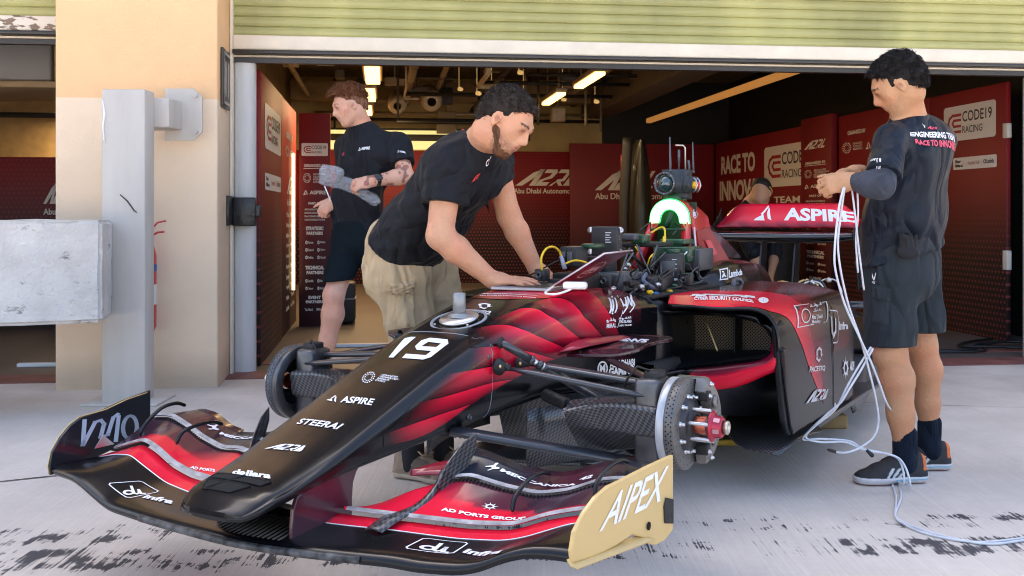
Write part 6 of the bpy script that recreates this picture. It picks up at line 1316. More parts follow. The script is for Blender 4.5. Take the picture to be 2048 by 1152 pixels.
def wrinkle(m):
    N, L, P = nodes_of(m); tc = N.new('ShaderNodeTexCoord'); mp = N.new('ShaderNodeMapping'); mp.inputs['Rotation'].default_value = (.3, .5, .2); mp.inputs['Scale'].default_value = (1, 1, .45); L.new(tc.outputs['Object'], mp.inputs[0])
    n = N.new('ShaderNodeTexNoise'); n.inputs['Scale'].default_value = 5.5; n.inputs['Detail'].default_value = 2; n.inputs['Distortion'].default_value = .8; L.new(mp.outputs[0], n.inputs[0])
    a = math_node(N, L, 'ABSOLUTE', math_node(N, L, 'SUBTRACT', n.outputs[0], .5)); b = N.new('ShaderNodeBump'); b.inputs['Strength'].default_value = .7; b.inputs['Distance'].default_value = .16; L.new(a, b.inputs['Height'])
    q = P.inputs['Normal'].links[0].from_node; L.new(b.outputs[0], q.inputs['Normal'])
def cloth(name, col, rough=.8, sheen=.3, noise=.12): 
    m = mat(name, col, rough, noise=noise, nscale=14, bump=.25, bscale=260, spec=.22); wrinkle(m); m.node_tree.nodes['Principled BSDF'].inputs['Sheen Weight'].default_value = sheen*.12; m.node_tree.nodes['Principled BSDF'].inputs['Sheen Roughness'].default_value = .4; return m
def hair_mat(name, col):
    m = mat(name, col, .6, noise=.6, nscale=60, bump=1., bscale=160, spec=.22, stretch=(1, 1, .3)); return m
def folds(amp, s, dirv=(0, 0, 1), st=.4, seed=0.):
    d = unit(dirv)
    def f(X, Y, Z):
        t = X*d[0] + Y*d[1] + Z*d[2]; k = 1 - st; x, y, z = X - d[0]*t*k + seed, Y - d[1]*t*k + seed, Z - d[2]*t*k
        a = vnoise(x, y, z, s); b = vnoise(x + 5, y, z, s*2.3)
        return amp * (np.abs(a - .5)*2.4 - .5) + amp*.45 * (np.abs(b - .5)*2.4 - .5)
    return f
class Head:
    def __init__(s, c, f, up=(0, 0, 1), sc=1.):
        s.c = np.array(c, float); s.f = unit(f); u = np.array(up, float); s.u = unit(u - s.f*(u @ s.f)); s.l = np.cross(s.u, s.f); s.s = sc; s.M = np.array([s.f, s.l, s.u])
    def at(s, f, l, u): return s.c + (s.f*f + s.l*l + s.u*u) * s.s
    def loc(s, P): d = (P - s.c) / s.s; return d @ s.f, d @ s.l, d @ s.u
    def add(s, S, jaw=1.):
        k = s.s; A = s.at
        S.ell(A(-.014, 0, .036), V3(.097, .076, .084)*k, s.M, .01); S.cone(A(.022, 0, .02), A(.040, 0, -.075), .062*k, .040*k*jaw, .03, s.l, 1.05, 1.05)
        S.ball(A(.066, 0, -.098), .021*k, .025)
        for q in (-1, 1):
            S.cone(A(-.004, q*.040, -.05), A(.050, q*.018, -.090), .026*k*jaw, .018*k, .025); S.ball(A(.054, q*.040, -.016), .024*k, .025)
            S.ball(A(.100, q*.032, .010), .0120*k, .010, '-'); S.ball(A(.0775, q*.031, .009), .0145*k, .004)
            S.ell(A(-.004, q*.079, -.006), V3(.019, .007, .033)*k, s.M, .006); S.ball(A(.002, q*.087, -.002), .009*k, .006, '-')
            S.ball(A(.101, q*.012, -.030), .0085*k, .006)
        S.ball(A(.066, 0, -.050), .0285*k, .02); S.cone(A(.046, 0, .020), A(.052, 0, -.045), .044*k, .038*k, .02, s.l, 1.1, 1.1); S.cone(A(.082, 0, .012), A(.094, 0, -.026), .012*k, .016*k, .012)
        S.cone(A(.086, -.036, .028), A(.086, .036, .028), .013*k, .013*k, .018); S.cone(A(.088, 0, .022), A(.113, 0, -.024), .009*k, .0115*k, .010)
        S.cone(A(.093, -.017, -.051), A(.093, .017, -.051), .0065*k, .0065*k, .006); S.cone(A(.090, -.015, -.063), A(.090, .015, -.063), .0075*k, .0075*k, .006); S.cone(A(.104, -.022, -.057), A(.104, .022, -.057), .0022, .0022, .003, op='-')
        S.cone(A(-.03, 0, -.02), A(-.028, 0, -.055), .060*k, .054*k, .02)
    def colors(s, P, C_, brow=(.05, .03, .02), lip=(.45, .16, .13), stub=None):
        f, l, u = s.loc(P); near = (f > .05) & (abs(u) < .12) & (abs(l) < .08)
        def put(m, c, k=1.): C_[m] = C_[m]*(1-k) + np.array(c)*k
        put(near & (abs(u - .029 - .003*(1 - abs(abs(l) - .034)/.02)) < .0042) & (abs(abs(l) - .034) < .019) & (f > .07), brow, .85)
        put(near & (abs(u - .009) < .0055) & (abs(abs(l) - .032) < .012) & (f > .075), (.10, .05, .04), .55)
        put(near & (abs(u + .057) < .010) & (abs(l) < .024) & (f > .082), lip, .55); put(near & (abs(u + .057) < .0022) & (abs(l) < .022) & (f > .082), (.18, .05, .05), .7)
        er = (abs(l) > .074) & (np.hypot(f - .002, u + .004) < .011); put(er, (.33, .12, .08), .6); sk = np.clip(1 - np.hypot(f - .085, abs(l) - .03)/.03, 0, 1)*near*(abs(u - .008) < .016); C_ *= (1 - .25*sk)[:, None]
        if stub:
            w_ = np.clip((-.012 - .42*f - u)/.016, 0, 1) * np.clip((f - .012)/.012, 0, 1) * np.clip((u + .128)/.02, 0, 1) * (f < .12) * np.clip(.55 + 1.1*(vnoise(P[:, 0], P[:, 1], P[:, 2], 150) - .3), .2, 1) * stub[3]; w_ = w_ * (abs(l) < .09) * ~((abs(u + .057) < .008) & (abs(l) < .020)); C_ += (np.array(stub[:3]) - C_) * w_[:, None]
        if 0: put((u < -.015 - .42*f) & (u > -.118) & (f > .0) & (f < .12) & ((abs(l) > .022) | (u < -.07) | ((u > -.05) & (u < -.038))) & (abs(l) < .09) & ~((abs(u + .057) < .008) & (abs(l) < .022)), stub[:3], stub[3])
    def hair(s, cut, t=.012, noisef=None, h=.005, extra=None):
        S = SDF(h); k = s.s; S.ell(s.at(-.016, 0, .040), V3(.100 + t, .078 + t, .088 + t)*k, s.M, .01); S.cone(s.at(-.065, 0, -.01), s.at(-.06, 0, -.05), .052*k + t*.4, .045*k + t*.3, .02, s.l, 1.15, 1.1)
        if extra:
            for a, b, r0, r1 in extra: S.cone(s.at(*a), s.at(*b), r0*k, r1*k, .012)
        def clip(X, Y, Z):
            d = [X - s.c[0], Y - s.c[1], Z - s.c[2]]; f, l, u = [sum(d[j]*s.M[i][j] for j in range(3)) / k for i in range(3)]; return cut(f, l, u).astype(np.float32)
        return S.mesh(noisef, clip)
def strands(name, H, P, n, ln, lift, flow, r, m, o, base, jit=.35, reg=None, seed=1):
    if reg is None and name[0] == 'h': reg = lambda f, l, u: ((u > .055) & ((f < .07) | (u > .10))) | (f < -.05)
    rg = np.random.default_rng(seed); C_ = P[rg.integers(0, len(P), n*2)]; nr = C_ - (H.c - H.f*.01*H.s + H.u*.03*H.s); nr /= np.linalg.norm(nr, axis=1)[:, None]; f, l, u = H.loc(C_)
    if reg is not None: k = reg(f, l, u); C_, nr, f, l, u = C_[k], nr[k], f[k], l[k], u[k]
    C_, nr, f, l, u = C_[:n], nr[:n], f[:n], l[:n], u[:n]; fl = flow(f, l, u); T = fl[0][:, None]*H.f + fl[1][:, None]*H.l + fl[2][:, None]*H.u; T += rg.normal(0, jit, T.shape); T -= nr*(T*nr).sum(1)[:, None]; T /= np.linalg.norm(T, axis=1)[:, None] + 1e-9
    L_ = (ln*(.6 + .8*rg.random(len(C_))))[:, None]; p0 = C_ - nr*.003; p1 = p0 + (T*.75 + nr*lift)*L_*.5; p2 = p1 + (T + nr*lift*.2)*L_*.5; B = np.cross(T, nr); B /= np.linalg.norm(B, axis=1)[:, None] + 1e-9
    V_ = np.stack([p0 + B*r, p0 - B*r, p0 + nr*r, p1 + B*r*.8, p1 - B*r*.8, p1 + nr*r*.8, p2], 1).reshape(-1, 3) - np.array(base); g = MB(); k = np.arange(len(C_))*7
    F_ = [tuple(int(b + j) for j in q) for b in k for q in ((0,1,4,3),(1,2,5,4),(2,0,3,5),(3,4,6),(4,5,6),(5,3,6))]; g.add(V_.tolist(), F_, 0, True); return g.build(name, m, o, fixn=False)
def std_cut(front=.072, temple=.012, nape=-.062, side=.0):
    """hairline: forehead height, drop at the temple, nape"""
    def c(f, l, u):
        a = -(u - (temple + (f - .02) * (front - temple) / .062)); a = np.where(f > .082, -(u - front), a)    # over the front
        b = np.maximum(f + .027, -(u - nape - np.maximum(0, f + .06)*.9))         # behind the ear
        c_ = np.maximum(np.abs(f - .021) - .012, -(u - .006 + side))                # sideburn
        return np.minimum(np.minimum(a, b), c_)
    return c
def hand(S, w, d, n, thumb, curl=(.3, .35, .4, .45), spread=.03, sc=1., k=.006, thumb_dir=(.75, .6, .15), bend=None):
    """w wrist, d finger direction, n back-of-hand normal, thumb = +1/-1 which side the thumb is on"""
    w = np.array(w, float); d = unit(d); n = np.array(n, float); n = unit(n - d*(n @ d)); s = np.cross(d, n) * thumb
    S.cone(w, w + d*.03*sc, .027*sc, .030*sc, .02, s, 1.1, 1.2); S.cone(w + d*.028*sc, w + d*.078*sc, .0165*sc, .0135*sc, .016, s, 2.2, 2.75)
    for i, (o, L) in enumerate(((.031, .9), (.011, 1.), (-.010, .93), (-.029, .75))):
        a = w + d*(.083 + (.004 if i in (1, 2) else -.003))*sc + s*o*sc; dd = unit(d + s*spread*(o/.03)); ang = 0; c = curl[i]
        for j, (ln, r) in enumerate(((.043, .0090), (.027, .0082), (.021, .0072))):
            ang += c * (.8, 1.1, .8)[j]; v = dd*cos(ang) - n*sin(ang); b = a + v*ln*L*sc; S.cone(a, b, r*sc, (r - .0006)*sc, k); a = b
    a = w + d*.022*sc + s*.024*sc - n*.004; t = thumb_dir; v = unit(d*t[0] + s*t[1] - n*t[2]); b = a + v*.045*sc; S.cone(a, b, .0145*sc, .0115*sc, .012); v2 = unit(v*.7 + d*.6 - n*.15); c_ = b + v2*.032*sc; S.cone(b, c_, .0110*sc, .0095*sc, .006); S.cone(c_, c_ + unit(v2 + d*.2)*.024*sc, .0095*sc, .0075*sc, .005)
def leg(S, hip, kn, an, rt=.088, rk=.056, rc=.060, ra=.036, back=(0, 1, 0), k=.03):
    hip, kn, an = [np.array(q, float) for q in (hip, kn, an)]; bk = np.array(back, float)
    S.cone(hip, kn, rt, rk, k); S.cone(kn, kn + (an-kn)*.26 + bk*.012, rk*.98, rc, k); S.cone(kn + (an-kn)*.26 + bk*.012, kn + (an-kn)*.62 + bk*.004, rc, rc*.78, k); S.cone(kn + (an-kn)*.62 + bk*.004, an, rc*.78, ra, k); S.ball(kn - bk*.012, rk*.92, .02)
def arm_(S, sh, el, wr, r0=.052, r1=.041, r2=.043, r3=.027, k=.02):
    sh, el, wr = [np.array(q, float) for q in (sh, el, wr)]; S.cone(sh, el, r0, r1, k); S.cone(el, el + (wr-el)*.3, r1, r2, k); S.cone(el + (wr-el)*.3, wr, r2, r3, k, None)
def foot(S, an, d, L=.26):
    an = np.array(an, float); d = unit(d); S.cone(an, an + V3(0, 0, -.04), .034, .034, .02); S.cone(an + V3(0, 0, -.058) - d*.02, an + V3(0, 0, -.066) + d*.10, .022, .014, .02)
def shoe(an, d, name, parent, base, zs, colf, m, L=.29, h=.004):
    """an ankle joint, d toe direction, zs sole height"""
    d = unit(V3(d[0], d[1], 0)); s = V3(-d[1], d[0], 0); an = np.array(an, float); g0 = V3(an[0], an[1], zs); S = SDF(h)
    S.cone(g0 - d*.055 + V3(0, 0, .030), g0 + d*.16 + V3(0, 0, .026), .030, .026, .02, s, 1.2, 1.75); S.cone(g0 + d*.10 + V3(0, 0, .028), g0 + d*.185 + V3(0, 0, .024), .030, .022, .02, s, 1.6, 1.7)
    S.cone(g0 - d*.045 + V3(0, 0, .045), g0 - d*.05 + V3(0, 0, .085), .040, .034, .02); S.cone(g0 + d*.0 + V3(0, 0, .075), g0 + d*.11 + V3(0, 0, .045), .040, .034, .03, s, 1., 1.2)
    S.cone(g0 + V3(0, 0, .10), g0 + V3(0, 0, .15), .036, .04, .004, op='-')
    def clip(X, Y, Z): return (zs + .001 - Z).astype(np.float32)
    def dsp(X, Y, Z): z = Z - zs; return np.where(z < .030, -.004, .0) + .0016*(vnoise(X, Y, Z, 90) - .5)
    P, Q = S.mesh(dsp, clip)
    def cf(P):
        q = P - g0; return colf(q @ d, q @ s, P[:, 2] - zs, P)
    return mesh_np(name, P, Q, m, parent, base, cf, 1)
def lay_cloth(name, o, items, m=None, out=None, off=.0025, base=(0, 0, 0)):
    t = bvh_of_w(o); g = MB()
    for Q, sh in items:
        v = []
        for (a, b) in sh[0]:
            p = bil(Q, a, b); h = t.find_nearest(p); nn = h[1]
            if out is not None and nn.dot(out) < 0: nn = -nn
            v.append(h[0] + nn*off)
        g.add(v, sh[1])
    return g.build(name, m or white, o, fixn=False)
_bw = {}
def bvh_of_w(o):
    if o.name not in _bw:
        me = o.data; _bw[o.name] = BVHTree.FromPolygons([v.co.copy() for v in me.vertices], [tuple(p.vertices) for p in me.polygons])
    return _bw[o.name]
shoem = mat('shoe_mix', (.1, .1, .1), .7, vcol='Col', bump=.3, bscale=200)
blackcloth = cloth('tee_black', (.009, .010, .014), .65); navycloth = cloth('tee_navy', (.007, .012, .022), .45, .25); shortm = cloth('shorts_black', (.024, .031, .037), .75, .35); khaki = cloth('shorts_khaki', (.50, .37, .22), .85, .2, .1); sockm = cloth('sock_navy', (.006, .012, .024), .9, .2)

# ================= the man at right, back to the camera, holding the cables
def man_right():
    base = (1.53, 4.2, 0); d0 = 4.16
    H_ = Head((1.491, 4.050, 1.564), (-.76, .27, -.46), (-.35, 0, 1), .94)
    nk = V3(*(1.548, 4.110, 1.467)); ch = V3(*(1.602, 4.170, 1.318)); wa = V3(*(1.578, 4.200, 1.060)); pe = V3(*(1.563, 4.230, 0.919))
    shN = V3(*(1.438, 3.990, 1.347)); shF = V3(*(1.757, 4.320, 1.368)); elN = V3(*(1.357, 3.860, 1.167)); wrN = V3(*(1.275, 3.950, 1.189)); elF = V3(*(1.563, 4.400, 1.175)); wrF = V3(*(1.396, 4.200, 1.230))
    hN = V3(*(1.505, 4.170, 0.881)); hF = V3(*(1.665, 4.360, 0.873)); kN = V3(*(1.500, 4.160, 0.513)); kF = V3(*(1.708, 4.370, 0.519)); aN = V3(*(1.559, 4.165, 0.118)); aF = V3(*(1.740, 4.375, 0.122))
    S = SDF(.0055); H_.add(S, 1.0); S.cone(H_.at(-.025, 0, -.03), nk + V3(.0, 0, -.03), .048, .053, .02); S.cone(nk, ch, .06, .09, .04); S.cone(ch, pe, .10, .10, .05)
    for sh in (shN, shF): S.cone(nk + V3(0, 0, -.05), sh, .04, .04, .04)
    arm_(S, shN, elN, wrN, .050, .042, .043, .030); arm_(S, shF, elF, wrF)
    hand(S, wrN, (-.93, .12, -.18), (-.1, -.9, .35), 1, (.9, 1.0, 1.05, 1.1), thumb_dir=(.7, .45, .5)); hand(S, wrF, (-.97, -.2, .05), (.1, .1, 1), 1, (.8, .9, 1.0, 1.0), thumb_dir=(.8, .3, .6))
    leg(S, hN, kN, aN, .080, .060, .063, .038, (1, .1, 0)); leg(S, hF, kF, aF, .078, .056, .058, .036, (1, .1, 0)); foot(S, aN, (-1, -.12, 0)); foot(S, aF, (-1, -.05, 0)); S.cone(pe, hN, .09, .08, .04); S.cone(pe, hF, .09, .08, .04)
    P, Q = S.mesh()
    def col(P):
        C_ = np.tile(np.array((.50, .255, .135)), (len(P), 1)); skin_var(P, C_)
        H_.colors(P, C_, brow=(.02, .015, .012), stub=(.25, .15, .10, .25)); return C_
    o = mesh_np('person', P, Q, skinm, None, base, col); tag(o, 'man in black team shirt and cargo shorts seen from behind, holding white cables at right', 'person')
    def hn(X, Y, Z): d = [X - H_.c[0], Y - H_.c[1], Z - H_.c[2]]; f, l, u = [sum(d[j]*H_.M[i][j] for j in range(3)) for i in range(3)]; return -.010*(vnoise(f*.8, l*2.2, u*.9, 55) - .4) - .007*(vnoise(X, Y, Z, 28) - .5)
    P, Q = H_.hair(std_cut(.080, .036, -.052, .004), .006, hn, .004, [((.03, 0, .100), (.074, 0, .094), .028, .016), ((.03, .03, .092), (.068, .035, .082), .024, .014), ((.03, -.03, .092), (.068, -.035, .082), .024, .014)])
    hm = hair_mat('hair_black', (.012, .010, .010)); mesh_np('hair', P, Q, hm, o, base, None, 0)
    strands('hair_strands', H_, P, 2400, .024, .40, lambda f, l, u: (np.where(u > .07, 1.0, -.35), l*0, np.where(u > .07, .1, -1.)), .0017, hm, o, base, .4)
    # shirt
    S = SDF(.006); bk = unit(shF - shN)
    bk2 = unit(bk*.55 + V3(.5, .2, 0)); S.cone(nk + V3(.005, 0, -.06), ch + V3(.0, 0, .0), .066, .118, .06, bk, 1.4, 1.62); S.cone(ch, wa, .124, .128, .05, bk, 1.6, 1.46); S.cone(wa, pe + V3(-.003, 0, -.04), .128, .132, .05, bk2, 1.42, 1.40)
    for sh in (shN, shF): S.cone(nk + V3(0, 0, -.06), sh + V3(0, 0, -.008), .044, .054, .04)
    S.cone(shN, elN, .060, .069, .03); S.cone(shF, elF, .066, .07, .03)
    ua = unit(elN - shN); ub = unit(elF - shF); cN = shN + (elN - shN)*.80; cF = shF + (elF - shF)*.80
    def clip(X, Y, Z):
        a = (X - cN[0])*ua[0] + (Y - cN[1])*ua[1] + (Z - cN[2])*ua[2]; a = np.where((Y < 4.02) & (X < 1.48), a, -1)
        b = (X - cF[0])*ub[0] + (Y - cF[1])*ub[1] + (Z - cF[2])*ub[2]; b = np.where((Y > 4.40) & (X < 1.55), b, -1)
        hem = (.848 + .24*(X - 1.37) - Z); nkc = .062 - np.sqrt((X - nk[0] + .004)**2 + (Y - nk[1])**2 + ((Z - nk[2] - .01)*.55)**2)
        return np.maximum(np.maximum(np.maximum(a, b), hem), nkc).astype(np.float32)
    f1 = folds(.019, 6, (.35, 0, 1), .3); f2 = folds(.010, 12, (.7, .2, 1), .35, 3.)
    def dsp(X, Y, Z): k = np.clip((1.32 - Z)*2.2, .25, 1.4); return (f1(X, Y, Z) + f2(X, Y, Z)) * k - .010*np.exp(-((Z - .858 - .24*(X - 1.37))/.022)**2)
    P, Q = S.mesh(dsp, clip); sh_o = mesh_np('shirt', P, Q, navycloth, o, base)
    # compression sleeve on the near forearm
    S = SDF(.005); S.cone(shN + (elN-shN)*.6, elN, .049, .047, .02); S.cone(elN, elN + (wrN-elN)*.35, .047, .047, .02); S.cone(elN + (wrN-elN)*.35, wrN - (wrN-elN)*.06, .047, .034, .02); P, Q = S.mesh(folds(.003, 18)); mesh_np('arm_sleeve', P, Q, cloth('sleeve_grey', (.055, .062, .08), .8, .5, .3), o, base)
    # shorts
    S = SDF(.006)
    S.cone(pe + V3(0, 0, .03), pe + V3(.0, 0, -.10), .128, .136, .05, bk, 1.25, 1.3)
    for h_, k_ in ((hN, kN), (hF, kF)): S.cone(h_ + V3(.0, 0, .03), h_*.30 + k_*.70, .102, .094, .030); S.cone(h_*.30 + k_*.70, k_ + V3(0, 0, .02), .094, .090, .02)
    S.ball(pe + V3(.07, .03, -.06), .085, .06)
    def clip(X, Y, Z): return np.maximum(np.where(Y < 4.275, .542 + (X-1.5)*.02, .575) - Z, Z - .95).astype(np.float32)
    f3 = folds(.014, 8, (.3, 0, 1), .45, 7.)
    P, Q = S.mesh(f3, clip); so_ = mesh_np('shorts', P, Q, shortm, o, base)
    def pocket(Q3, name, th=.018, par=so_):
        g = MB(); t = bvh_of_w(par); n = 8; rows = []
        for i in range(n+1):
            r = []
            for j in range(n+1):
                p = bil(Q3, i/n, j/n) - Vector(base); h = t.find_nearest(p); nn = h[1]
                if nn.y > 0: nn = -nn
                e = min(i, n-i, j, n-j); r.append(h[0] + nn*(th*min(1, e/1.0) if e else -.004))
            rows.append(r)
        g.grid(rows); return g.build(name, shortm if par is so_ else khaki, par)
    pocket([(1.341, 4.070, 0.764), (1.469, 4.070, 0.764), (1.463, 4.070, 0.620), (1.335, 4.070, 0.630)], 'cargo_pocket', .014); pocket([(1.342, 4.060, 0.780), (1.469, 4.060, 0.776), (1.467, 4.060, 0.722), (1.340, 4.060, 0.728)], 'pocket_flap', .022)
    pocket([(1.475, 4.070, 0.915), (1.593, 4.100, 0.924), (1.583, 4.100, 0.787), (1.475, 4.070, 0.779)], 'rear_pocket', .008)
    # socks and shoes
    for a, d_, zt in ((aN, (-1, -.12, 0), .175), (aF, (-1, -.05, 0), .165)):
        S = SDF(.0045); S.cone(a + V3(0, 0, .07), a + V3(-.002, 0, -.05), .0475, .046, .01); S.cone(a + V3(0, 0, -.04), a + V3(-.03, 0, -.06), .045, .04, .02); g0 = a
        def rib_(X, Y, Z): return np.where(Z > g0[2] + .015, .0018*np.sin(np.arctan2(Y - g0[1], X - g0[0])*26), 0)
        P, Q = S.mesh(rib_); mesh_np('sock', P, Q, sockm, o, base)
    def sc_(f, s, z, P):
        n = len(f); C_ = np.tile(np.array((.022, .022, .024)), (n, 1)); C_ *= (.8 + .5*vnoise(P[:, 0], P[:, 1], P[:, 2], 60))[:, None]
        so = z < .030; C_[so] = (.62, .60, .60); C_[so & (np.abs(z - .020) < .003) & (f < .06)] = (.25, .5, .65); C_[z < .006] = (.45, .16, .14)
        st_ = (z > .030) & (z < .066) & (f > .0) & (f < .10); ph = (f + (z - .03)*.9) ; m = st_ & ((np.abs(ph - .045) < .007) | (np.abs(ph - .072) < .007) | (np.abs(ph - .099) < .007)) & (np.abs(s) > .018); C_[m] = (.60, .60, .60)
        C_[(f < -.060) & (z > .055)] = (.75, .16, .03); C_[(z > .085) & (f > .01) & (f < .05) & (s > .0)] = (.03, .03, .03); return C_
    shoe(aN, (-1, -.10, 0), 'shoe', o, base, .0, sc_, shoem); shoe(aF, (-1, -.05, 0), 'shoe', o, base, .0, sc_, shoem)
    for a, d_ in ((aN, V3(-1, -.10, 0)),):
        g = MB(); 
        for k in range(5):
            c = V3(a[0], a[1], 0) + unit(d_)*(.035 + .018*k) + V3(0, 0, .100 - .011*k); s_ = V3(0, 1, 0)*.022; g.tube([Vector(c - s_) - Vector(base), Vector(c + V3(0, 0, .010)) - Vector(base), Vector(c + s_) - Vector(base)], .003, 6)
        g.build('laces', mat('lace_black', (.015, .015, .015), .7), o)
    # gloves tucked in the back pocket
    S = SDF(.004)
    for x, tz, dx in ((1803, 470, 0), (1812, 474, .004), (1821, 471, .0), (1830, 473, -.003)):
        b_ = V3(*PXW[(x, 505)]); t_ = V3(*PXW[(x, tz)]); S.cone(b_, t_, .012, .010, .006)
    S.cone(V3(*PXW[(1806, 505)]), V3(*PXW[(1828, 505)]), .022, .022, .01); P, Q = S.mesh(folds(.002, 30)); gl = mesh_np('work_gloves', P, Q, cloth('glove_black', (.02, .02, .022), .7), None, (1.57, 4.02, .9)); tag(gl, 'pair of black work gloves tucked in the back pocket of the man at right', 'gloves')
    # prints
    B3 = Vector(base); q4 = lambda *p: [Vector(x) - B3 for x in p]; out = Vector((.4, -1, 0))
    lay_cloth('shirt_print', sh_o, [
        (q4((1.533, 3.950, 1.388), (1.737, 4.150, 1.372), (1.733, 4.150, 1.341), (1.531, 3.950, 1.365)), text2d('ENGINEERING TEAM', .04, .1)),
        (q4((1.583, 4.000, 1.422), (1.600, 4.000, 1.417), (1.600, 4.000, 1.401), (1.585, 4.000, 1.405)), poly2d([(0,1),(.2,1),(.5,.3),(.8,1),(1,1),(.6,0),(.4,0)]))], white, out, .003)
    lay_cloth('shirt_print', sh_o, [(q4((1.548, 3.950, 1.352), (1.737, 4.150, 1.341), (1.735, 4.150, 1.311), (1.550, 3.950, 1.331)), text2d('RACE TO INNOVATE', .04)), (q4((1.608, 4.000, 1.417), (1.662, 4.050, 1.413), (1.662, 4.050, 1.400), (1.608, 4.000, 1.403)), A2L)], mat('print_pink', (.75, .08, .14), .5), out, .003)
    lay_cloth('shirt_print', sh_o, [(q4((1.325, 3.880, 1.268), (1.360, 3.860, 1.256), (1.358, 3.860, 1.243), (1.323, 3.880, 1.255)), text2d('ASPIRE', .04)), (q4((1.315, 3.900, 1.271), (1.328, 3.900, 1.269), (1.326, 3.900, 1.254), (1.313, 3.900, 1.256)), triangle_logo())], white, Vector((-.4, -1, 0)), .007)
    lay_cloth('shorts_print', so_, [(q4((1.345, 4.070, 0.835), (1.395, 4.070, 0.835), (1.392, 4.070, 0.797), (1.349, 4.070, 0.797)), poly2d([(0,1),(.12,.95),(.45,.3),(.5,0),(.3,.05),(.1,.4)], [(1,1),(.88,.95),(.55,.3),(.5,0),(.7,.05),(.9,.4)])), (q4((1.347, 4.070, 0.793), (1.388, 4.070, 0.793), (1.388, 4.070, 0.783), (1.347, 4.070, 0.783)), text2d('CASTORE', .04))], white, Vector((-.3, -1, 0)), .003)
    return o
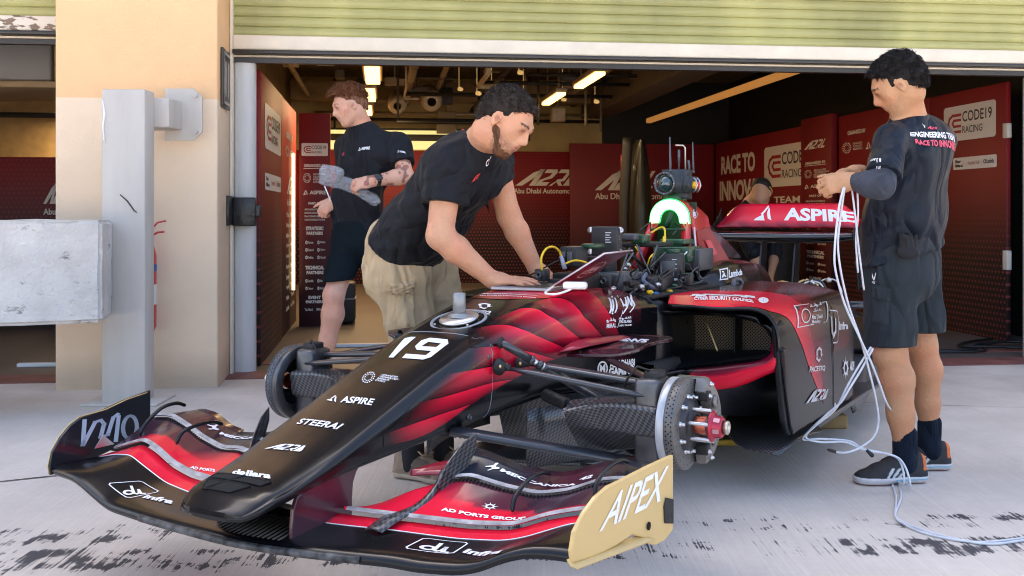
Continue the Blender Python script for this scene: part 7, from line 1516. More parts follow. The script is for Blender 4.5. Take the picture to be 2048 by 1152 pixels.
# ================= the man bending over the car
def man_bending():
    base = (-.33, 4.3, 0)
    H_ = Head((-0.024, 3.800, 1.399), (.76, -.36, -.56), (.34, 0, 1), .98)
    nk = V3(*(-0.105, 3.930, 1.332)); ch = V3(*(-0.170, 4.020, 1.242)); wa = V3(*(-0.344, 4.200, 1.040)); pe = V3(*(-0.434, 4.300, 0.886))
    shN = V3(*(-0.234, 3.900, 1.256)); shF = V3(*(-0.077, 4.140, 1.287)); elN = V3(*(-0.265, 3.860, 0.984)); wrN = V3(*(-0.072, 3.900, 0.819)); elF = V3(*(-0.012, 4.200, 1.056)); wrF = V3(*(0.096, 4.220, 0.843))
    hN = V3(*(-0.452, 4.240, 0.828)); hF = V3(*(-0.341, 4.420, 0.828)); kN = V3(*(-0.372, 4.200, 0.450)); kF = V3(*(-0.247, 4.360, 0.426)); aN = V3(*(-0.398, 4.220, 0.105)); aF = V3(*(-0.283, 4.300, 0.112))
    S = SDF(.0055); H_.add(S, 1.04); S.cone(H_.at(-.035, 0, -.07), nk, .062, .068, .03); S.cone(nk, ch, .06, .09, .04); S.cone(ch, wa, .09, .09, .05); S.cone(wa, pe, .09, .10, .05)
    for sh in (shN, shF): S.cone(nk, sh, .045, .045, .04)
    arm_(S, shN, elN, wrN, .060, .049, .050, .031); arm_(S, shF, elF, wrF, .058, .046, .047, .030)
    hand(S, wrN, (.97, -.16, .0), (.10, -.25, 1), -1, (.12, .15, .2, .28), spread=.10, thumb_dir=(.8, .5, .25)); hand(S, wrF, (.72, -.45, -.36), (.25, -.2, 1), 1, (.2, .25, .3, .35), spread=.08)
    leg(S, hN, kN, aN, .092, .060, .062, .038, (-.8, .5, 0)); leg(S, hF, kF, aF, .092, .060, .062, .038, (-.8, .5, 0)); foot(S, aN, (.9, -.45, 0)); foot(S, aF, (.9, -.45, 0)); S.cone(pe, hN, .09, .09, .04); S.cone(pe, hF, .09, .09, .04)
    P, Q = S.mesh()
    def col(P):
        C_ = skin_var(P, np.tile(np.array((.60, .30, .18)), (len(P), 1)))
        H_.colors(P, C_, brow=(.03, .02, .015), stub=(.20, .09, .05, .72)); return C_
    o = mesh_np('person', P, Q, skinm, None, base, col); tag(o, 'bearded man in black shirt and khaki cargo shorts bending over the car to type', 'person')
    def hn(X, Y, Z): d = [X - H_.c[0], Y - H_.c[1], Z - H_.c[2]]; f, l, u = [sum(d[j]*H_.M[i][j] for j in range(3)) for i in range(3)]; return -.007*(vnoise(f*.7, l*2.4, u*1.2, 60) - .4) - .006*(vnoise(X, Y, Z, 30) - .5)
    P, Q = H_.hair(std_cut(.084, .038, -.048, .006), .005, hn, .004, [((.03, 0, .098), (.070, 0, .092), .028, .016), ((.02, .04, .085), (.062, .04, .078), .024, .014), ((.02, -.04, .085), (.062, -.04, .078), .024, .014)])
    hm = hair_mat('hair_dark', (.030, .020, .015)); mesh_np('hair', P, Q, hm, o, base, None, 0)
    strands('hair_strands', H_, P, 2600, .015, .5, lambda f, l, u: (np.where(u > .06, .9, -.2), l*0, np.where(u > .06, .0, -1.)), .0017, hm, o, base, .5)
    # beard shell
    S = SDF(.004); k = H_.s
    S.cone(H_.at(.020, 0, -.03), H_.at(.041, 0, -.077), .0605*k, .0415*k, .03, H_.l, 1.05, 1.05); S.ball(H_.at(.066, 0, -.099), .0225*k, .02)
    for q in (-1, 1): S.cone(H_.at(-.004, q*.041, -.047), H_.at(.050, q*.019, -.091), .0275*k, .0195*k, .02)
    S.cone(H_.at(.104, -.030, -.057), H_.at(.104, .030, -.057), .017, .017, .006, op='-')
    def clipb(X, Y, Z):
        d = [X - H_.c[0], Y - H_.c[1], Z - H_.c[2]]; f, l, u = [sum(d[j]*H_.M[i][j] for j in range(3)) / k for i in range(3)]
        return np.maximum(np.maximum(u + .020 + (f)*.42, -(f + .004)), -(u + .122)).astype(np.float32)
    P, Q = S.mesh(lambda X, Y, Z: -.002*(vnoise(X, Y, Z, 120) - .3), clipb); hm = hair_mat('beard_brown', (.17, .072, .035)); mesh_np('beard', P, Q, hm, o, base, None, 0); strands('beard_strands', H_, P, 2200, .010, .6, lambda f, l, u: (.4 + f*0, l*0, -1 + f*0), .0008, hm, o, base, .4)
    S = SDF(.0055); bk = unit(shF - shN)
    S.cone(nk + V3(-.03, .01, -.03), ch, .085, .128, .06, bk, 1.25, 1.45); S.cone(ch, wa, .130, .128, .05, bk, 1.45, 1.36); S.cone(wa, pe + V3(-.01, 0, .02), .128, .134, .05, bk, 1.36, 1.30)
    for sh in (shN, shF): S.cone(nk + V3(-.035, .0, -.035), sh, .060, .072, .04)
    S.cone(shN, elN, .082, .078, .035); S.cone(shF, elF, .076, .076, .03)
    ua = unit(elN - shN); cN = shN + (elN - shN)*.56; ub = unit(elF - shF); cF = shF + (elF - shF)*.40; ax_ = unit(pe - wa); hc = pe - ax_*.055; un = unit(H_.c - nk)
    def clip(X, Y, Z):
        a = (X - cN[0])*ua[0] + (Y - cN[1])*ua[1] + (Z - cN[2])*ua[2]; rN = np.sqrt((X - elN[0])**2 + (Y - elN[1])**2 + (Z - elN[2])**2); t_ = np.clip((X-shN[0])*ua[0] + (Y-shN[1])*ua[1] + (Z-shN[2])*ua[2], 0, .4); ra_ = np.sqrt((X-shN[0]-t_*ua[0])**2 + (Y-shN[1]-t_*ua[1])**2 + (Z-shN[2]-t_*ua[2])**2); a = np.where((ra_ < .10) & (Y < 3.965), a, -1)
        b = (X - cF[0])*ub[0] + (Y - cF[1])*ub[1] + (Z - cF[2])*ub[2]; b = np.where((X > -.09) & (Y > 4.02) & (Z < 1.30), b, -1)
        hem = (X - hc[0])*ax_[0] + (Y - hc[1])*ax_[1] + (Z - hc[2])*ax_[2] - .01*np.sin(X*20); c0 = nk + un*.01
        nkc = np.where((X - c0[0])*un[0] + (Y - c0[1])*un[1] + (Z - c0[2])*un[2] > -.02, .066 - np.sqrt(np.maximum(0, (X - c0[0])**2 + (Y - c0[1])**2 + (Z - c0[2])**2 - ((X - c0[0])*un[0] + (Y - c0[1])*un[1] + (Z - c0[2])*un[2])**2)), -1)
        return np.maximum(np.maximum(np.maximum(a, b), hem), nkc).astype(np.float32)
    P, Q = S.mesh(lambda X, Y, Z: folds(.016, 6, (.4, .1, -.6), .35, 2.)(X, Y, Z) + folds(.009, 13, (1, 0, .3), .35, 4.)(X, Y, Z), clip); sh_o = mesh_np('shirt', P, Q, blackcloth, o, base)
    S = SDF(.0055); 
    S.cone(pe + V3(-.02, 0, .05), pe + V3(-.01, 0, -.06), .132, .145, .05, bk, 1.25, 1.32)
    for h_, k_ in ((hN, kN), (hF, kF)): S.cone(h_ + V3(-.005, 0, .03), h_*.45 + k_*.55, .108, .096, .035); S.cone(h_*.45 + k_*.55, k_*.9 + h_*.1, .096, .092, .03)
    S.ball(pe + V3(-.09, .05, -.04), .09, .05)
    def clip(X, Y, Z):
        hem = (X - hc[0])*ax_[0] + (Y - hc[1])*ax_[1] + (Z - hc[2])*ax_[2]; return np.maximum(.545 - Z, -hem - .035).astype(np.float32)
    P, Q = S.mesh(lambda X, Y, Z: folds(.011, 8, (1, .3, -.2), .35, 1.)(X, Y, Z) + folds(.008, 17, (1, 0, .2), .3, 6.)(X, Y, Z), clip); so_ = mesh_np('shorts', P, Q, khaki, o, base)
    def pocket(Q3, name, th=.018):
        g = MB(); t = bvh_of_w(so_); n = 10; rows = []
        for i in range(n+1):
            r = []
            for j in range(n+1):
                p = bil(Q3, i/n, j/n) - Vector(base); h = t.find_nearest(p); nn = h[1]
                if nn.y > 0: nn = -nn
                e = min(i, n-i, j, n-j); r.append(h[0] + nn*(th*min(1, .75 + e/4.0)*(1 + .25*sin(i*1.7)*sin(j*2.1)) if e else -.004))
            rows.append(r)
        g.grid(rows); return g.build(name, khaki, so_)
    pocket([(-0.484, 4.080, 0.779), (-0.361, 4.080, 0.784), (-0.361, 4.080, 0.613), (-0.468, 4.080, 0.598)], 'cargo_pocket', .016); pocket([(-0.493, 4.080, 0.792), (-0.357, 4.080, 0.798), (-0.361, 4.080, 0.746), (-0.484, 4.080, 0.738)], 'pocket_flap', .026); pocket([(-0.558, 4.100, 0.963), (-0.531, 4.100, 0.955), (-0.531, 4.100, 0.924), (-0.564, 4.100, 0.927)], 'pocket_flap', .012)
    for a in (aN, aF): S = SDF(.005); S.cone(a + V3(0, 0, .03), a + V3(0, 0, -.05), .046, .046, .01); P, Q = S.mesh(); mesh_np('sock', P, Q, mat('sock_black', (.008, .008, .012), .8), o, base)
    def sc_(f, s, z, P):
        C_ = np.tile(np.array((.27, .20, .14)), (len(f), 1)); C_ *= (.75 + .5*vnoise(P[:, 0], P[:, 1], P[:, 2], 70))[:, None]; C_[(np.abs(s) > .024) & (f > .02) & (f < .12) & (z > .03)] *= .45; C_[z < .026] = (.55, .47, .38); C_[z < .007] = (.3, .22, .16); return C_
    for a, d_ in ((aN, (.88, -.47, 0)), (aF, (.93, -.36, 0))):
        shoe(a, d_, 'shoe', o, base, .0, sc_, shoem); g = MB(); dd = unit(V3(*d_)); s_ = V3(-dd[1], dd[0], 0)*.022
        for k in range(5): c = V3(a[0], a[1], 0) + dd*(.03 + .018*k) + V3(0, 0, .104 - .012*k); q = (1 if k % 2 else -1)*.008; g.tube([Vector(c - s_ + dd*q) - Vector(base), Vector(c + V3(0, 0, .010)) - Vector(base), Vector(c + s_ - dd*q) - Vector(base)], .003, 6)
        c = V3(a[0], a[1], 0) + dd*.045 + V3(0, 0, .108); g.tube([Vector(c) - Vector(base), Vector(c - s_*1.4 + V3(0, 0, .012)) - Vector(base), Vector(c - s_*2 + dd*.03) - Vector(base), Vector(c + dd*.02) - Vector(base), Vector(c + s_*1.6 + dd*.03) - Vector(base)], .003, 6); g.build('laces', mat('lace_tan', (.42, .33, .20), .7), o)
    B3 = Vector(base); q4 = lambda *p: [Vector(x) - B3 for x in p]; out = Vector((.6, -1, 0))
    lay_cloth('shirt_print', sh_o, [(q4((-0.081, 3.850, 1.259), (-0.040, 3.800, 1.276), (-0.040, 3.800, 1.251), (-0.081, 3.850, 1.239)), text2d('TREME', .05)), (q4((-0.092, 3.850, 1.266), (-0.073, 3.850, 1.263), (-0.077, 3.850, 1.235), (-0.093, 3.850, 1.233)), ring2d(.5,.5,.34,.5,16,90,330)), (q4((-0.341, 4.000, 1.365), (-0.290, 4.000, 1.380), (-0.293, 4.000, 1.361), (-0.347, 4.000, 1.346)), text2d('EXO', .04))], white, out, .004)
    lay_cloth('shirt_print', sh_o, [(q4((-0.149, 3.860, 1.204), (-0.112, 3.860, 1.217), (-0.119, 3.860, 1.195), (-0.154, 3.860, 1.182)), A2L), (q4((-0.081, 3.850, 1.237), (-0.043, 3.800, 1.247), (-0.043, 3.800, 1.238), (-0.081, 3.850, 1.230)), text2d('MOTION', .04)), (q4((-0.198, 4.000, 1.422), (-0.164, 4.000, 1.438), (-0.168, 4.000, 1.420), (-0.202, 4.000, 1.407)), A2L)], mat('print_orange', (.75, .06, .05), .5), out, .004)
    return o
# ================= the man walking behind with a plastic bag
def man_walking():
    base = (-1.05, 6.45, 0)
    H_ = Head((-0.980, 6.350, 1.714), (-.86, -.36, -.30), (-.12, 0, 1), .97)
    nk = V3(*(-0.923, 6.420, 1.605)); ch = V3(*(-0.888, 6.450, 1.423)); wa = V3(*(-0.929, 6.460, 1.147)); pe = V3(*(-0.950, 6.480, 0.977))
    shN = V3(*(-0.697, 6.420, 1.477)); shF = V3(*(-1.036, 6.550, 1.485)); elN = V3(*(-0.636, 6.300, 1.289)); wrN = V3(*(-0.816, 6.140, 1.254)); elF = V3(*(-1.053, 6.620, 1.259)); wrF = V3(*(-1.093, 6.450, 1.141))
    hN = V3(*(-0.878, 6.450, 0.901)); hF = V3(*(-0.997, 6.500, 0.900)); kF = V3(*(-1.078, 6.360, 0.570)); aF = V3(*(-1.152, 6.400, 0.125)); kN = V3(*(-0.798, 6.550, 0.580)); aN = V3(*(-0.686, 6.800, 0.180))
    S = SDF(.007); H_.add(S, 1.02); S.cone(H_.at(-.028, 0, -.03), nk + V3(0, 0, -.03), .058, .062, .02); S.cone(nk, ch, .06, .09, .04); S.cone(ch, pe, .10, .10, .05)
    for sh in (shN, shF): S.cone(nk + V3(0, 0, -.05), sh, .042, .044, .04)
    arm_(S, shN, elN, wrN, .055, .046, .048, .031); arm_(S, shF, elF, wrF, .055, .044, .046, .031)
    hand(S, wrN, (-.96, -.12, -.20), (.0, -.8, .6), 1, (.7, .8, .85, .9), sc=1.05, thumb_dir=(.75, .5, .35)); hand(S, wrF, (-.72, -.2, -.66), (-.3, -.9, .2), 1, (1.0, 1.1, 1.15, 1.2), sc=1.05)
    leg(S, hN, kN, aN, .09, .060, .064, .040, (.8, .3, 0)); leg(S, hF, kF, aF, .09, .060, .066, .040, (.8, .3, 0)); foot(S, aN, (-1, 0, -.3)); foot(S, aF, (-1, -.2, 0)); S.cone(pe, hN, .09, .09, .04); S.cone(pe, hF, .09, .09, .04)
    P, Q = S.mesh()
    def col(P):
        C_ = np.tile(np.array((.64, .34, .235)), (len(P), 1)); skin_var(P, C_)
        t = ((P[:, 0] > -.86) & (P[:, 2] > 1.20) & (P[:, 2] < 1.40) & (P[:, 1] < 6.42)); m = vnoise(P[:, 0], P[:, 1], P[:, 2], 38); C_[t & (m > .56)] *= .42; C_[t & (m > .74)] = (.38, .14, .12)
        H_.colors(P, C_, brow=(.22, .10, .05), stub=(.45, .22, .15, .3)); return C_
    o = mesh_np('person', P, Q, skinm, None, base, col); tag(o, 'man with curly auburn hair walking left in black shirt and shorts, bag in hand', 'person')
    def hn(X, Y, Z): return -.020*(vnoise(X, Y, Z, 42) - .45) - .010*(vnoise(X, Y, Z, 80) - .5)
    P, Q = H_.hair(std_cut(.088, .066, .040, -.03), .008, hn, .005, [((.03, 0, .105), (.090, 0, .102), .032, .022), ((.05, .04, .095), (.085, .04, .088), .024, .018), ((.05, -.04, .095), (.085, -.04, .088), .024, .018), ((-.03, 0, .112), (.03, 0, .118), .026, .026)])
    hm = hair_mat('hair_auburn', (.19, .07, .028)); mesh_np('hair', P, Q, hm, o, base, None, 0); strands('hair_strands', H_, P, 1800, .028, .6, lambda f, l, u: (.8 + f*0, l*0, .0 + f*0), .0021, hm, o, base, 1.0)
    P, Q = H_.hair(std_cut(.080, .034, -.045, .0), .002, lambda X, Y, Z: -.002*(vnoise(X, Y, Z, 120) - .3), .005); mesh_np('hair', P, Q, hair_mat('hair_fade', (.24, .11, .06)), o, base, None, 0)
    S = SDF(.007); bk = unit(shN - shF)
    S.cone(nk + V3(.0, 0, -.055), ch, .082, .122, .06, bk, 1.4, 1.6); S.cone(ch, wa, .128, .124, .05, bk, 1.55, 1.42); S.cone(wa, pe + V3(0, 0, -.02), .124, .128, .05, bk, 1.42, 1.36)
    for sh in (shN, shF): S.cone(nk + V3(0, 0, -.05), sh + V3(0, 0, -.005), .055, .068, .04)
    S.cone(shN, elN, .074, .072, .03); S.cone(shF, elF, .072, .070, .03); ua = unit(elN - shN); cN = shN + (elN - shN)*.62; ub = unit(elF - shF); cF = shF + (elF - shF)*.75
    def clip(X, Y, Z):
        a = np.where(X > -.80, (X - cN[0])*ua[0] + (Y - cN[1])*ua[1] + (Z - cN[2])*ua[2], -1); b = np.where((X < -.93) & (Y > 6.55), (X - cF[0])*ub[0] + (Y - cF[1])*ub[1] + (Z - cF[2])*ub[2], -1)
        nkc = .064 - np.sqrt((X - nk[0] - .0)**2 + (Y - nk[1])**2 + ((Z - nk[2] - .01)*.6)**2)
        return np.maximum(np.maximum(np.maximum(a, b), .955 - Z), nkc).astype(np.float32)
    P, Q = S.mesh(lambda X, Y, Z: folds(.018, 6, (.2, 0, 1), .35, 9.)(X, Y, Z), clip); sh_o = mesh_np('shirt', P, Q, blackcloth, o, base)
    S = SDF(.007); S.cone(pe + V3(0, 0, .03), pe + V3(0, 0, -.09), .124, .134, .05, bk, 1.3, 1.35)
    for h_, k_ in ((hN, kN), (hF, kF)): S.cone(h_ + V3(0, 0, .03), h_*.2 + k_*.8, .104, .092, .018)
    def clip(X, Y, Z): return np.maximum(.655 + (X + 1.05)*.10 - Z, Z - 1.02).astype(np.float32)
    P, Q = S.mesh(folds(.009, 7, (.3, 0, 1), .45, 12.), clip); mesh_np('shorts', P, Q, mat('shorts_teal', (.004, .009, .013), .7, noise=.2, nscale=10, bump=.2, spec=.12), o, base)
    def sc_(f, s, z, P): C_ = np.tile(np.array((.03, .03, .03)), (len(f), 1)); C_[z < .03] = (.6, .6, .6); return C_
    shoe(aF + V3(0, 0, -.03), (-1, -.2, 0), 'shoe', o, base, .0, sc_, shoem, h=.007)
    shoe(aN, (-1, -.1, 0), 'shoe', o, base, max(.0, aN[2] - .10), sc_, shoem, h=.007)
    g = MB(); w_ = Vector(wrN + (elN - wrN)*.10) - Vector(base); dx = Vector(unit(elN - wrN)); g.lathe([(-.012, .034), (-.012, .037), (.012, .040), (.012, .036)], w_, dx, 20); up = Vector((0, -1, .35)); up = (up - dx*up.dot(dx)).normalized(); sd = up.cross(dx)
    M_ = Matrix((dx, sd, up)).transposed().to_4x4(); M_.translation = w_ + up*.042; g.bbox((-.021, -.019, -.006), (.021, .019, .006), .004, M=M_); wt_ = g.build('wristwatch', mat('watch_black', (.012, .012, .014), .25, coat=.5), None); wt_.location = base; tag(wt_, 'black smartwatch on the wrist of the walking man', 'watch')
    # crumpled clear bag
    S = SDF(.006); a, b, c = V3(*(-1.077, 6.130, 1.283)), V3(*(-0.957, 6.200, 1.232)), V3(*(-0.740, 6.120, 1.120))
    c = V3(*(-0.829, 6.240, 1.147)); S.cone(a, b, .046, .018, .03); S.cone(b, c, .018, .036, .03); S.cone(a + V3(-.02, 0, .01), a + V3(.05, 0, .01), .032, .040, .03)
    P, Q = S.mesh(lambda X, Y, Z: folds(.020, 13, (.9, 0, -.4), .3, 5.)(X, Y, Z) + folds(.012, 30, (.9, 0, -.4), .25, 8.)(X, Y, Z))
    bg_ = mesh_np('plastic_bag', P, Q, mat('clear_plastic', (.50, .52, .55), .12, alpha=.38, coat=1, noise=.5, nscale=25, stretch=(1, 1, 3)), None, (-1.0, 6.1, 1.2), None, 1); tag(bg_, 'crumpled clear plastic bag held by the walking man', 'bag')
    g = MB(); g.tube([(-1.082, 6.060, 1.223), (-1.065, 6.060, 1.183), (-1.048, 6.060, 1.136)], .0035, 6); tp = g.build('bag_tail', white, None); tp.parent = bg_; tp.location = (1.0, -6.1, -1.2)
    B3 = Vector(base); q4 = lambda *p: [Vector(x) - B3 for x in p]; out = Vector((0, -1, 0))
    lay_cloth('shirt_print', sh_o, [(q4((-0.906, 6.300, 1.463), (-0.852, 6.300, 1.466), (-0.852, 6.300, 1.448), (-0.906, 6.300, 1.445)), text2d('ASPIRE', .04)), (q4((-0.927, 6.300, 1.463), (-0.909, 6.300, 1.463), (-0.909, 6.300, 1.442), (-0.927, 6.300, 1.442)), triangle_logo()), (q4((-0.672, 6.300, 1.451), (-0.636, 6.300, 1.448), (-0.636, 6.300, 1.430), (-0.672, 6.300, 1.433)), text2d('ASPIRE', .04)), (q4((-0.690, 6.300, 1.454), (-0.675, 6.300, 1.454), (-0.675, 6.300, 1.433), (-0.690, 6.300, 1.433)), triangle_logo())], white, out, .004)
    lay_cloth('shirt_print', sh_o, [(q4((-1.043, 6.350, 1.430), (-1.007, 6.350, 1.436), (-1.010, 6.350, 1.418), (-1.043, 6.350, 1.412)), A2L)], mat('print_crimson', (.6, .03, .09), .5), out, .004)
    return o
# ================= the dark figure stooping in the garage behind the rear wing
def man_back():
    base = (2.25, 9.5, 0); S = SDF(.012); c = V3(*(2.217, 9.350, 1.235))
    H_ = Head(c, (.35, .75, -.55), (0, 0, 1), 1.1); H_.add(S); nk = V3(*(2.178, 9.450, 1.129)); ch = V3(*(2.119, 9.550, 0.934)); pe = V3(*(2.210, 9.750, 0.629))
    S.cone(c, nk, .06, .07, .03); S.cone(nk, pe, .11, .13, .05); sN = V3(*(2.021, 9.350, 1.025)); eN = V3(*(2.107, 9.200, 0.720)); wN = V3(*(2.204, 9.200, 0.479))
    S.cone(nk, sN, .06, .06, .04); arm_(S, sN, eN, wN); sF = V3(*(2.396, 9.750, 1.000)); eF = V3(*(2.430, 9.700, 0.700)); wF = V3(*(2.334, 9.500, 0.459)); S.cone(nk, sF, .06, .06, .04); arm_(S, sF, eF, wF)
    hand(S, wN, (0, 0, -1), (0, -1, 0), 1, (.4,)*4, k=.01); hand(S, wF, (0, 0, -1), (0, -1, 0), -1, (.4,)*4, k=.01)
    hN, kN, aN = V3(*(2.152, 9.700, 0.539)), V3(*(2.085, 9.600, 0.270)), V3(*(2.152, 9.700, 0.008)); hF, kF, aF = V3(*(2.315, 9.900, 0.528)), V3(*(2.291, 9.800, 0.253)), V3(*(2.338, 9.900, 0.009))
    leg(S, hN, kN, aN); leg(S, hF, kF, aF); foot(S, aN, (-1, 0, 0)); foot(S, aF, (-1, 0, 0)); P, Q = S.mesh()
    o = mesh_np('person', P, Q, skinm, None, base, lambda P: np.tile(np.array((.52, .28, .17)), (len(P), 1))); tag(o, 'man in a dark cap and dark clothes stooping in the garage behind the rear wing', 'person')
    S = SDF(.012); S.cone(nk + V3(0, 0, -.03), ch, .11, .17, .05); S.cone(ch, pe, .17, .16, .05); S.cone(nk, sN, .08, .085, .04); S.cone(sN, eN, .085, .07, .03); S.cone(nk, sF, .08, .085, .04); S.cone(sF, eF, .085, .07, .03); P, Q = S.mesh(folds(.012, 6)); mesh_np('jacket', P, Q, blackcloth, o, base)
    S = SDF(.012); S.cone(pe, hN, .15, .11, .04); S.cone(pe, hF, .15, .11, .04); S.cone(hN, aN, .11, .07, .03); S.cone(hF, aF, .11, .07, .03); P, Q = S.mesh(folds(.012, 6)); mesh_np('trousers', P, Q, blackcloth, o, base)
    S = SDF(.010); S.ell(H_.at(-.01, 0, .05), V3(.115, .092, .09), H_.M, .01); S.cone(H_.at(.08, 0, .045), H_.at(.16, 0, .03), .012, .010, .02, H_.l, 5, 5)
    P, Q = S.mesh(None, lambda X, Y, Z: (-((X-H_.c[0])*H_.u[0] + (Y-H_.c[1])*H_.u[1] + (Z-H_.c[2])*H_.u[2]) + .01).astype(np.float32)); mesh_np('cap', P, Q, mat('cap_black', (.012, .010, .010), .7), o, base)
    g = MB(); g.tube([H_.at(.10*cos(a) - .01, .088*sin(a), .028) - np.array(base) for a in [radians(-120 + 20*k) for k in range(13)]], .006, 6); g.build('cap_band', mat('band_gold', (.6, .40, .10), .5), o)
    return o
PXW = {(1803,505): (1.495, 4.030, 0.916), (1812,505): (1.512, 4.030, 0.916), (1821,505): (1.533, 4.040, 0.916), (1830,505): (1.554, 4.050, 0.916), (1803,470): (1.491, 4.020, 0.984), (1812,474): (1.508, 4.020, 0.976), (1821,471): (1.529, 4.030, 0.982), (1830,473): (1.551, 4.040, 0.978), (1806,505): (1.501, 4.030, 0.916), (1828,505): (1.547, 4.040, 0.916)}
man_right(); man_bending(); man_walking(); man_back()
# ------------------------------------------------------------------ printed livery: thin vinyl pressed onto the panels (car frame)
def bvh_of(o):
    dg = bpy.context.evaluated_depsgraph_get(); dg.update(); return BVHTree.FromObject(o, dg)
BV = {}
def bv(o):
    if o.name not in BV: BV[o.name] = bvh_of(o)
    return BV[o.name]
def press(t, p, side, o):
    """drop a point onto the outer face of a panel"""
    if o.name.startswith('pod_shell'): side = Vector((0, p.y - .52, (p.z - .50) * .9))
    if side is None: return t.find_nearest(p)
    d = Vector(side).normalized(); h = t.ray_cast(p + d*.12, -d, .2)
    if h[0] is None: h = t.find_nearest(p)
    n = h[1] if h[1].dot(d) > 0 else -h[1]; return h[0], n
def resample(P, n):
    P = [Vector(p) for p in P]; d = [0]
    for a, b in zip(P, P[1:]): d.append(d[-1] + (b - a).length)
    X = [inter(d[-1]*i/n, d, [p.x for p in P]) for i in range(n+1)]; Y = [inter(d[-1]*i/n, d, [p.y for p in P]) for i in range(n+1)]; Z = [inter(d[-1]*i/n, d, [p.z for p in P]) for i in range(n+1)]
    return [Vector(p) for p in zip(X, Y, Z)]
def vinyl(o, up, lo, colf, n=60, m=14, off=.0014, name='livery_stripe', side=None):
    A_, B_ = resample(smooth_poly(up, 4), n), resample(smooth_poly(lo, 4), n); t = bv(o); rows = []; cols = []
    for i in range(n + 1):
        r = []
        for j in range(m + 1):
            p = A_[i].lerp(B_[i], j/m); h = press(t, p, side or Vector((0, p.y, (p.z - .56) * 1.2)), o); nn = h[1]
            r.append(h[0] + nn*off); cols.append(colf(i/n, 1 - j/m))
        rows.append(r)
    g = MB(); g.grid(rows, 0, True, cols); return g.build(name, paint, o if o.parent is car else o, col=True, fixn=False)
def mixc(a, b, k): k = min(1, max(0, k)); return tuple(a[i] + (b[i] - a[i]) * k for i in range(3))
HOT = (.85, .010, .045); DK = (.05, .003, .010)
def petal(l0, l1, r1=1., dark=DK, hot=HOT, g=1.0):   # fades in from the left end between l0 and l1, out beyond r1
    def f(s, t):
        c = mixc(dark, hot, t**g); k = min(1, max(0, (s - l0) / (l1 - l0))); k = k*k*(3 - 2*k)
        if s > r1: k *= max(0, 1 - (s - r1) / (1.0001 - r1) * .7)
        return mixc(BLK, c, k)
    return f
S_ = Vector((0, 1, .2))
vinyl(nose, [(0.656,0.154,0.472), (0.526,0.159,0.479), (0.404,0.163,0.485), (0.252,0.173,0.491)], [(0.653,0.152,0.438), (0.515,0.151,0.433), (0.406,0.156,0.444), (0.252,0.173,0.491)], petal(0, .5, 1, (.35, .006, .02), HOT), m=8)
vinyl(nose, [(0.520,0.155,0.535), (0.382,0.167,0.534), (0.257,0.176,0.539), (0.138,0.186,0.543), (0.034,0.195,0.539)], [(0.634,0.154,0.478), (0.442,0.162,0.484), (0.252,0.173,0.491), (0.200,0.177,0.503), (0.034,0.195,0.539)], petal(.0, .45))
vinyl(nose, [(0.367,0.157,0.594), (0.218,0.179,0.594), (0.126,0.188,0.592), (0.057,0.194,0.578), (-0.011,0.200,0.548)], [(0.520,0.155,0.535), (0.321,0.171,0.536), (0.138,0.186,0.543), (0.034,0.195,0.539), (-0.011,0.200,0.548)], petal(.0, .4))
vinyl(nose, [(0.264,0.124,0.649), (0.190,0.162,0.655), (0.096,0.189,0.649), (-0.032,0.205,0.622), (-0.122,0.218,0.597), (-0.187,0.227,0.579)], [(0.367,0.157,0.594), (0.218,0.179,0.594), (0.126,0.188,0.592), (-0.008,0.200,0.549), (-0.123,0.217,0.571), (-0.187,0.227,0.579)], petal(.12, .42))
vinyl(nose, [(0.147,0.085,0.692), (0.073,0.117,0.706), (0.036,0.138,0.708), (0.014,0.164,0.707), (-0.042,0.204,0.684), (-0.149,0.223,0.644), (-0.282,0.242,0.596)], [(0.213,0.152,0.656), (0.096,0.189,0.649), (-0.032,0.205,0.622), (-0.122,0.218,0.597), (-0.187,0.227,0.579), (-0.238,0.234,0.580), (-0.291,0.242,0.582)], petal(.05, .42, .85))
vinyl(nose, [(0.081,0.071,0.710), (-0.029,0.117,0.731), (-0.122,0.130,0.748), (-0.157,0.150,0.747), (-0.167,0.175,0.743), (-0.178,0.217,0.719), (-0.242,0.237,0.682), (-0.320,0.248,0.637), (-0.366,0.254,0.600)], [(0.100,0.083,0.704), (0.057,0.119,0.710), (0.013,0.161,0.708), (-0.042,0.204,0.684), (-0.150,0.223,0.643), (-0.280,0.241,0.597), (-0.326,0.247,0.580)], petal(.12, .5, .85))
vinyl(nose, [(-0.098,0.105,0.748), (-0.189,0.130,0.763), (-0.288,0.144,0.770), (-0.325,0.151,0.771), (-0.354,0.176,0.765), (-0.347,0.213,0.749), (-0.342,0.250,0.717), (-0.391,0.259,0.683), (-0.465,0.270,0.627)], [(-0.086,0.112,0.745), (-0.122,0.130,0.748), (-0.157,0.150,0.747), (-0.167,0.175,0.743), (-0.178,0.217,0.719), (-0.242,0.237,0.682), (-0.320,0.248,0.637), (-0.378,0.256,0.593)], petal(.15, .5, .8))
vinyl(nose, [(-0.249,0.136,0.769), (-0.365,0.156,0.774), (-0.466,0.152,0.783), (-0.530,0.164,0.779), (-0.554,0.187,0.769), (-0.534,0.221,0.757), (-0.493,0.266,0.728), (-0.528,0.280,0.683), (-0.570,0.286,0.628)], [(-0.242,0.140,0.766), (-0.325,0.151,0.771), (-0.354,0.176,0.765), (-0.347,0.213,0.749), (-0.342,0.250,0.717), (-0.391,0.259,0.683), (-0.465,0.270,0.627)], petal(.1, .4, .62))
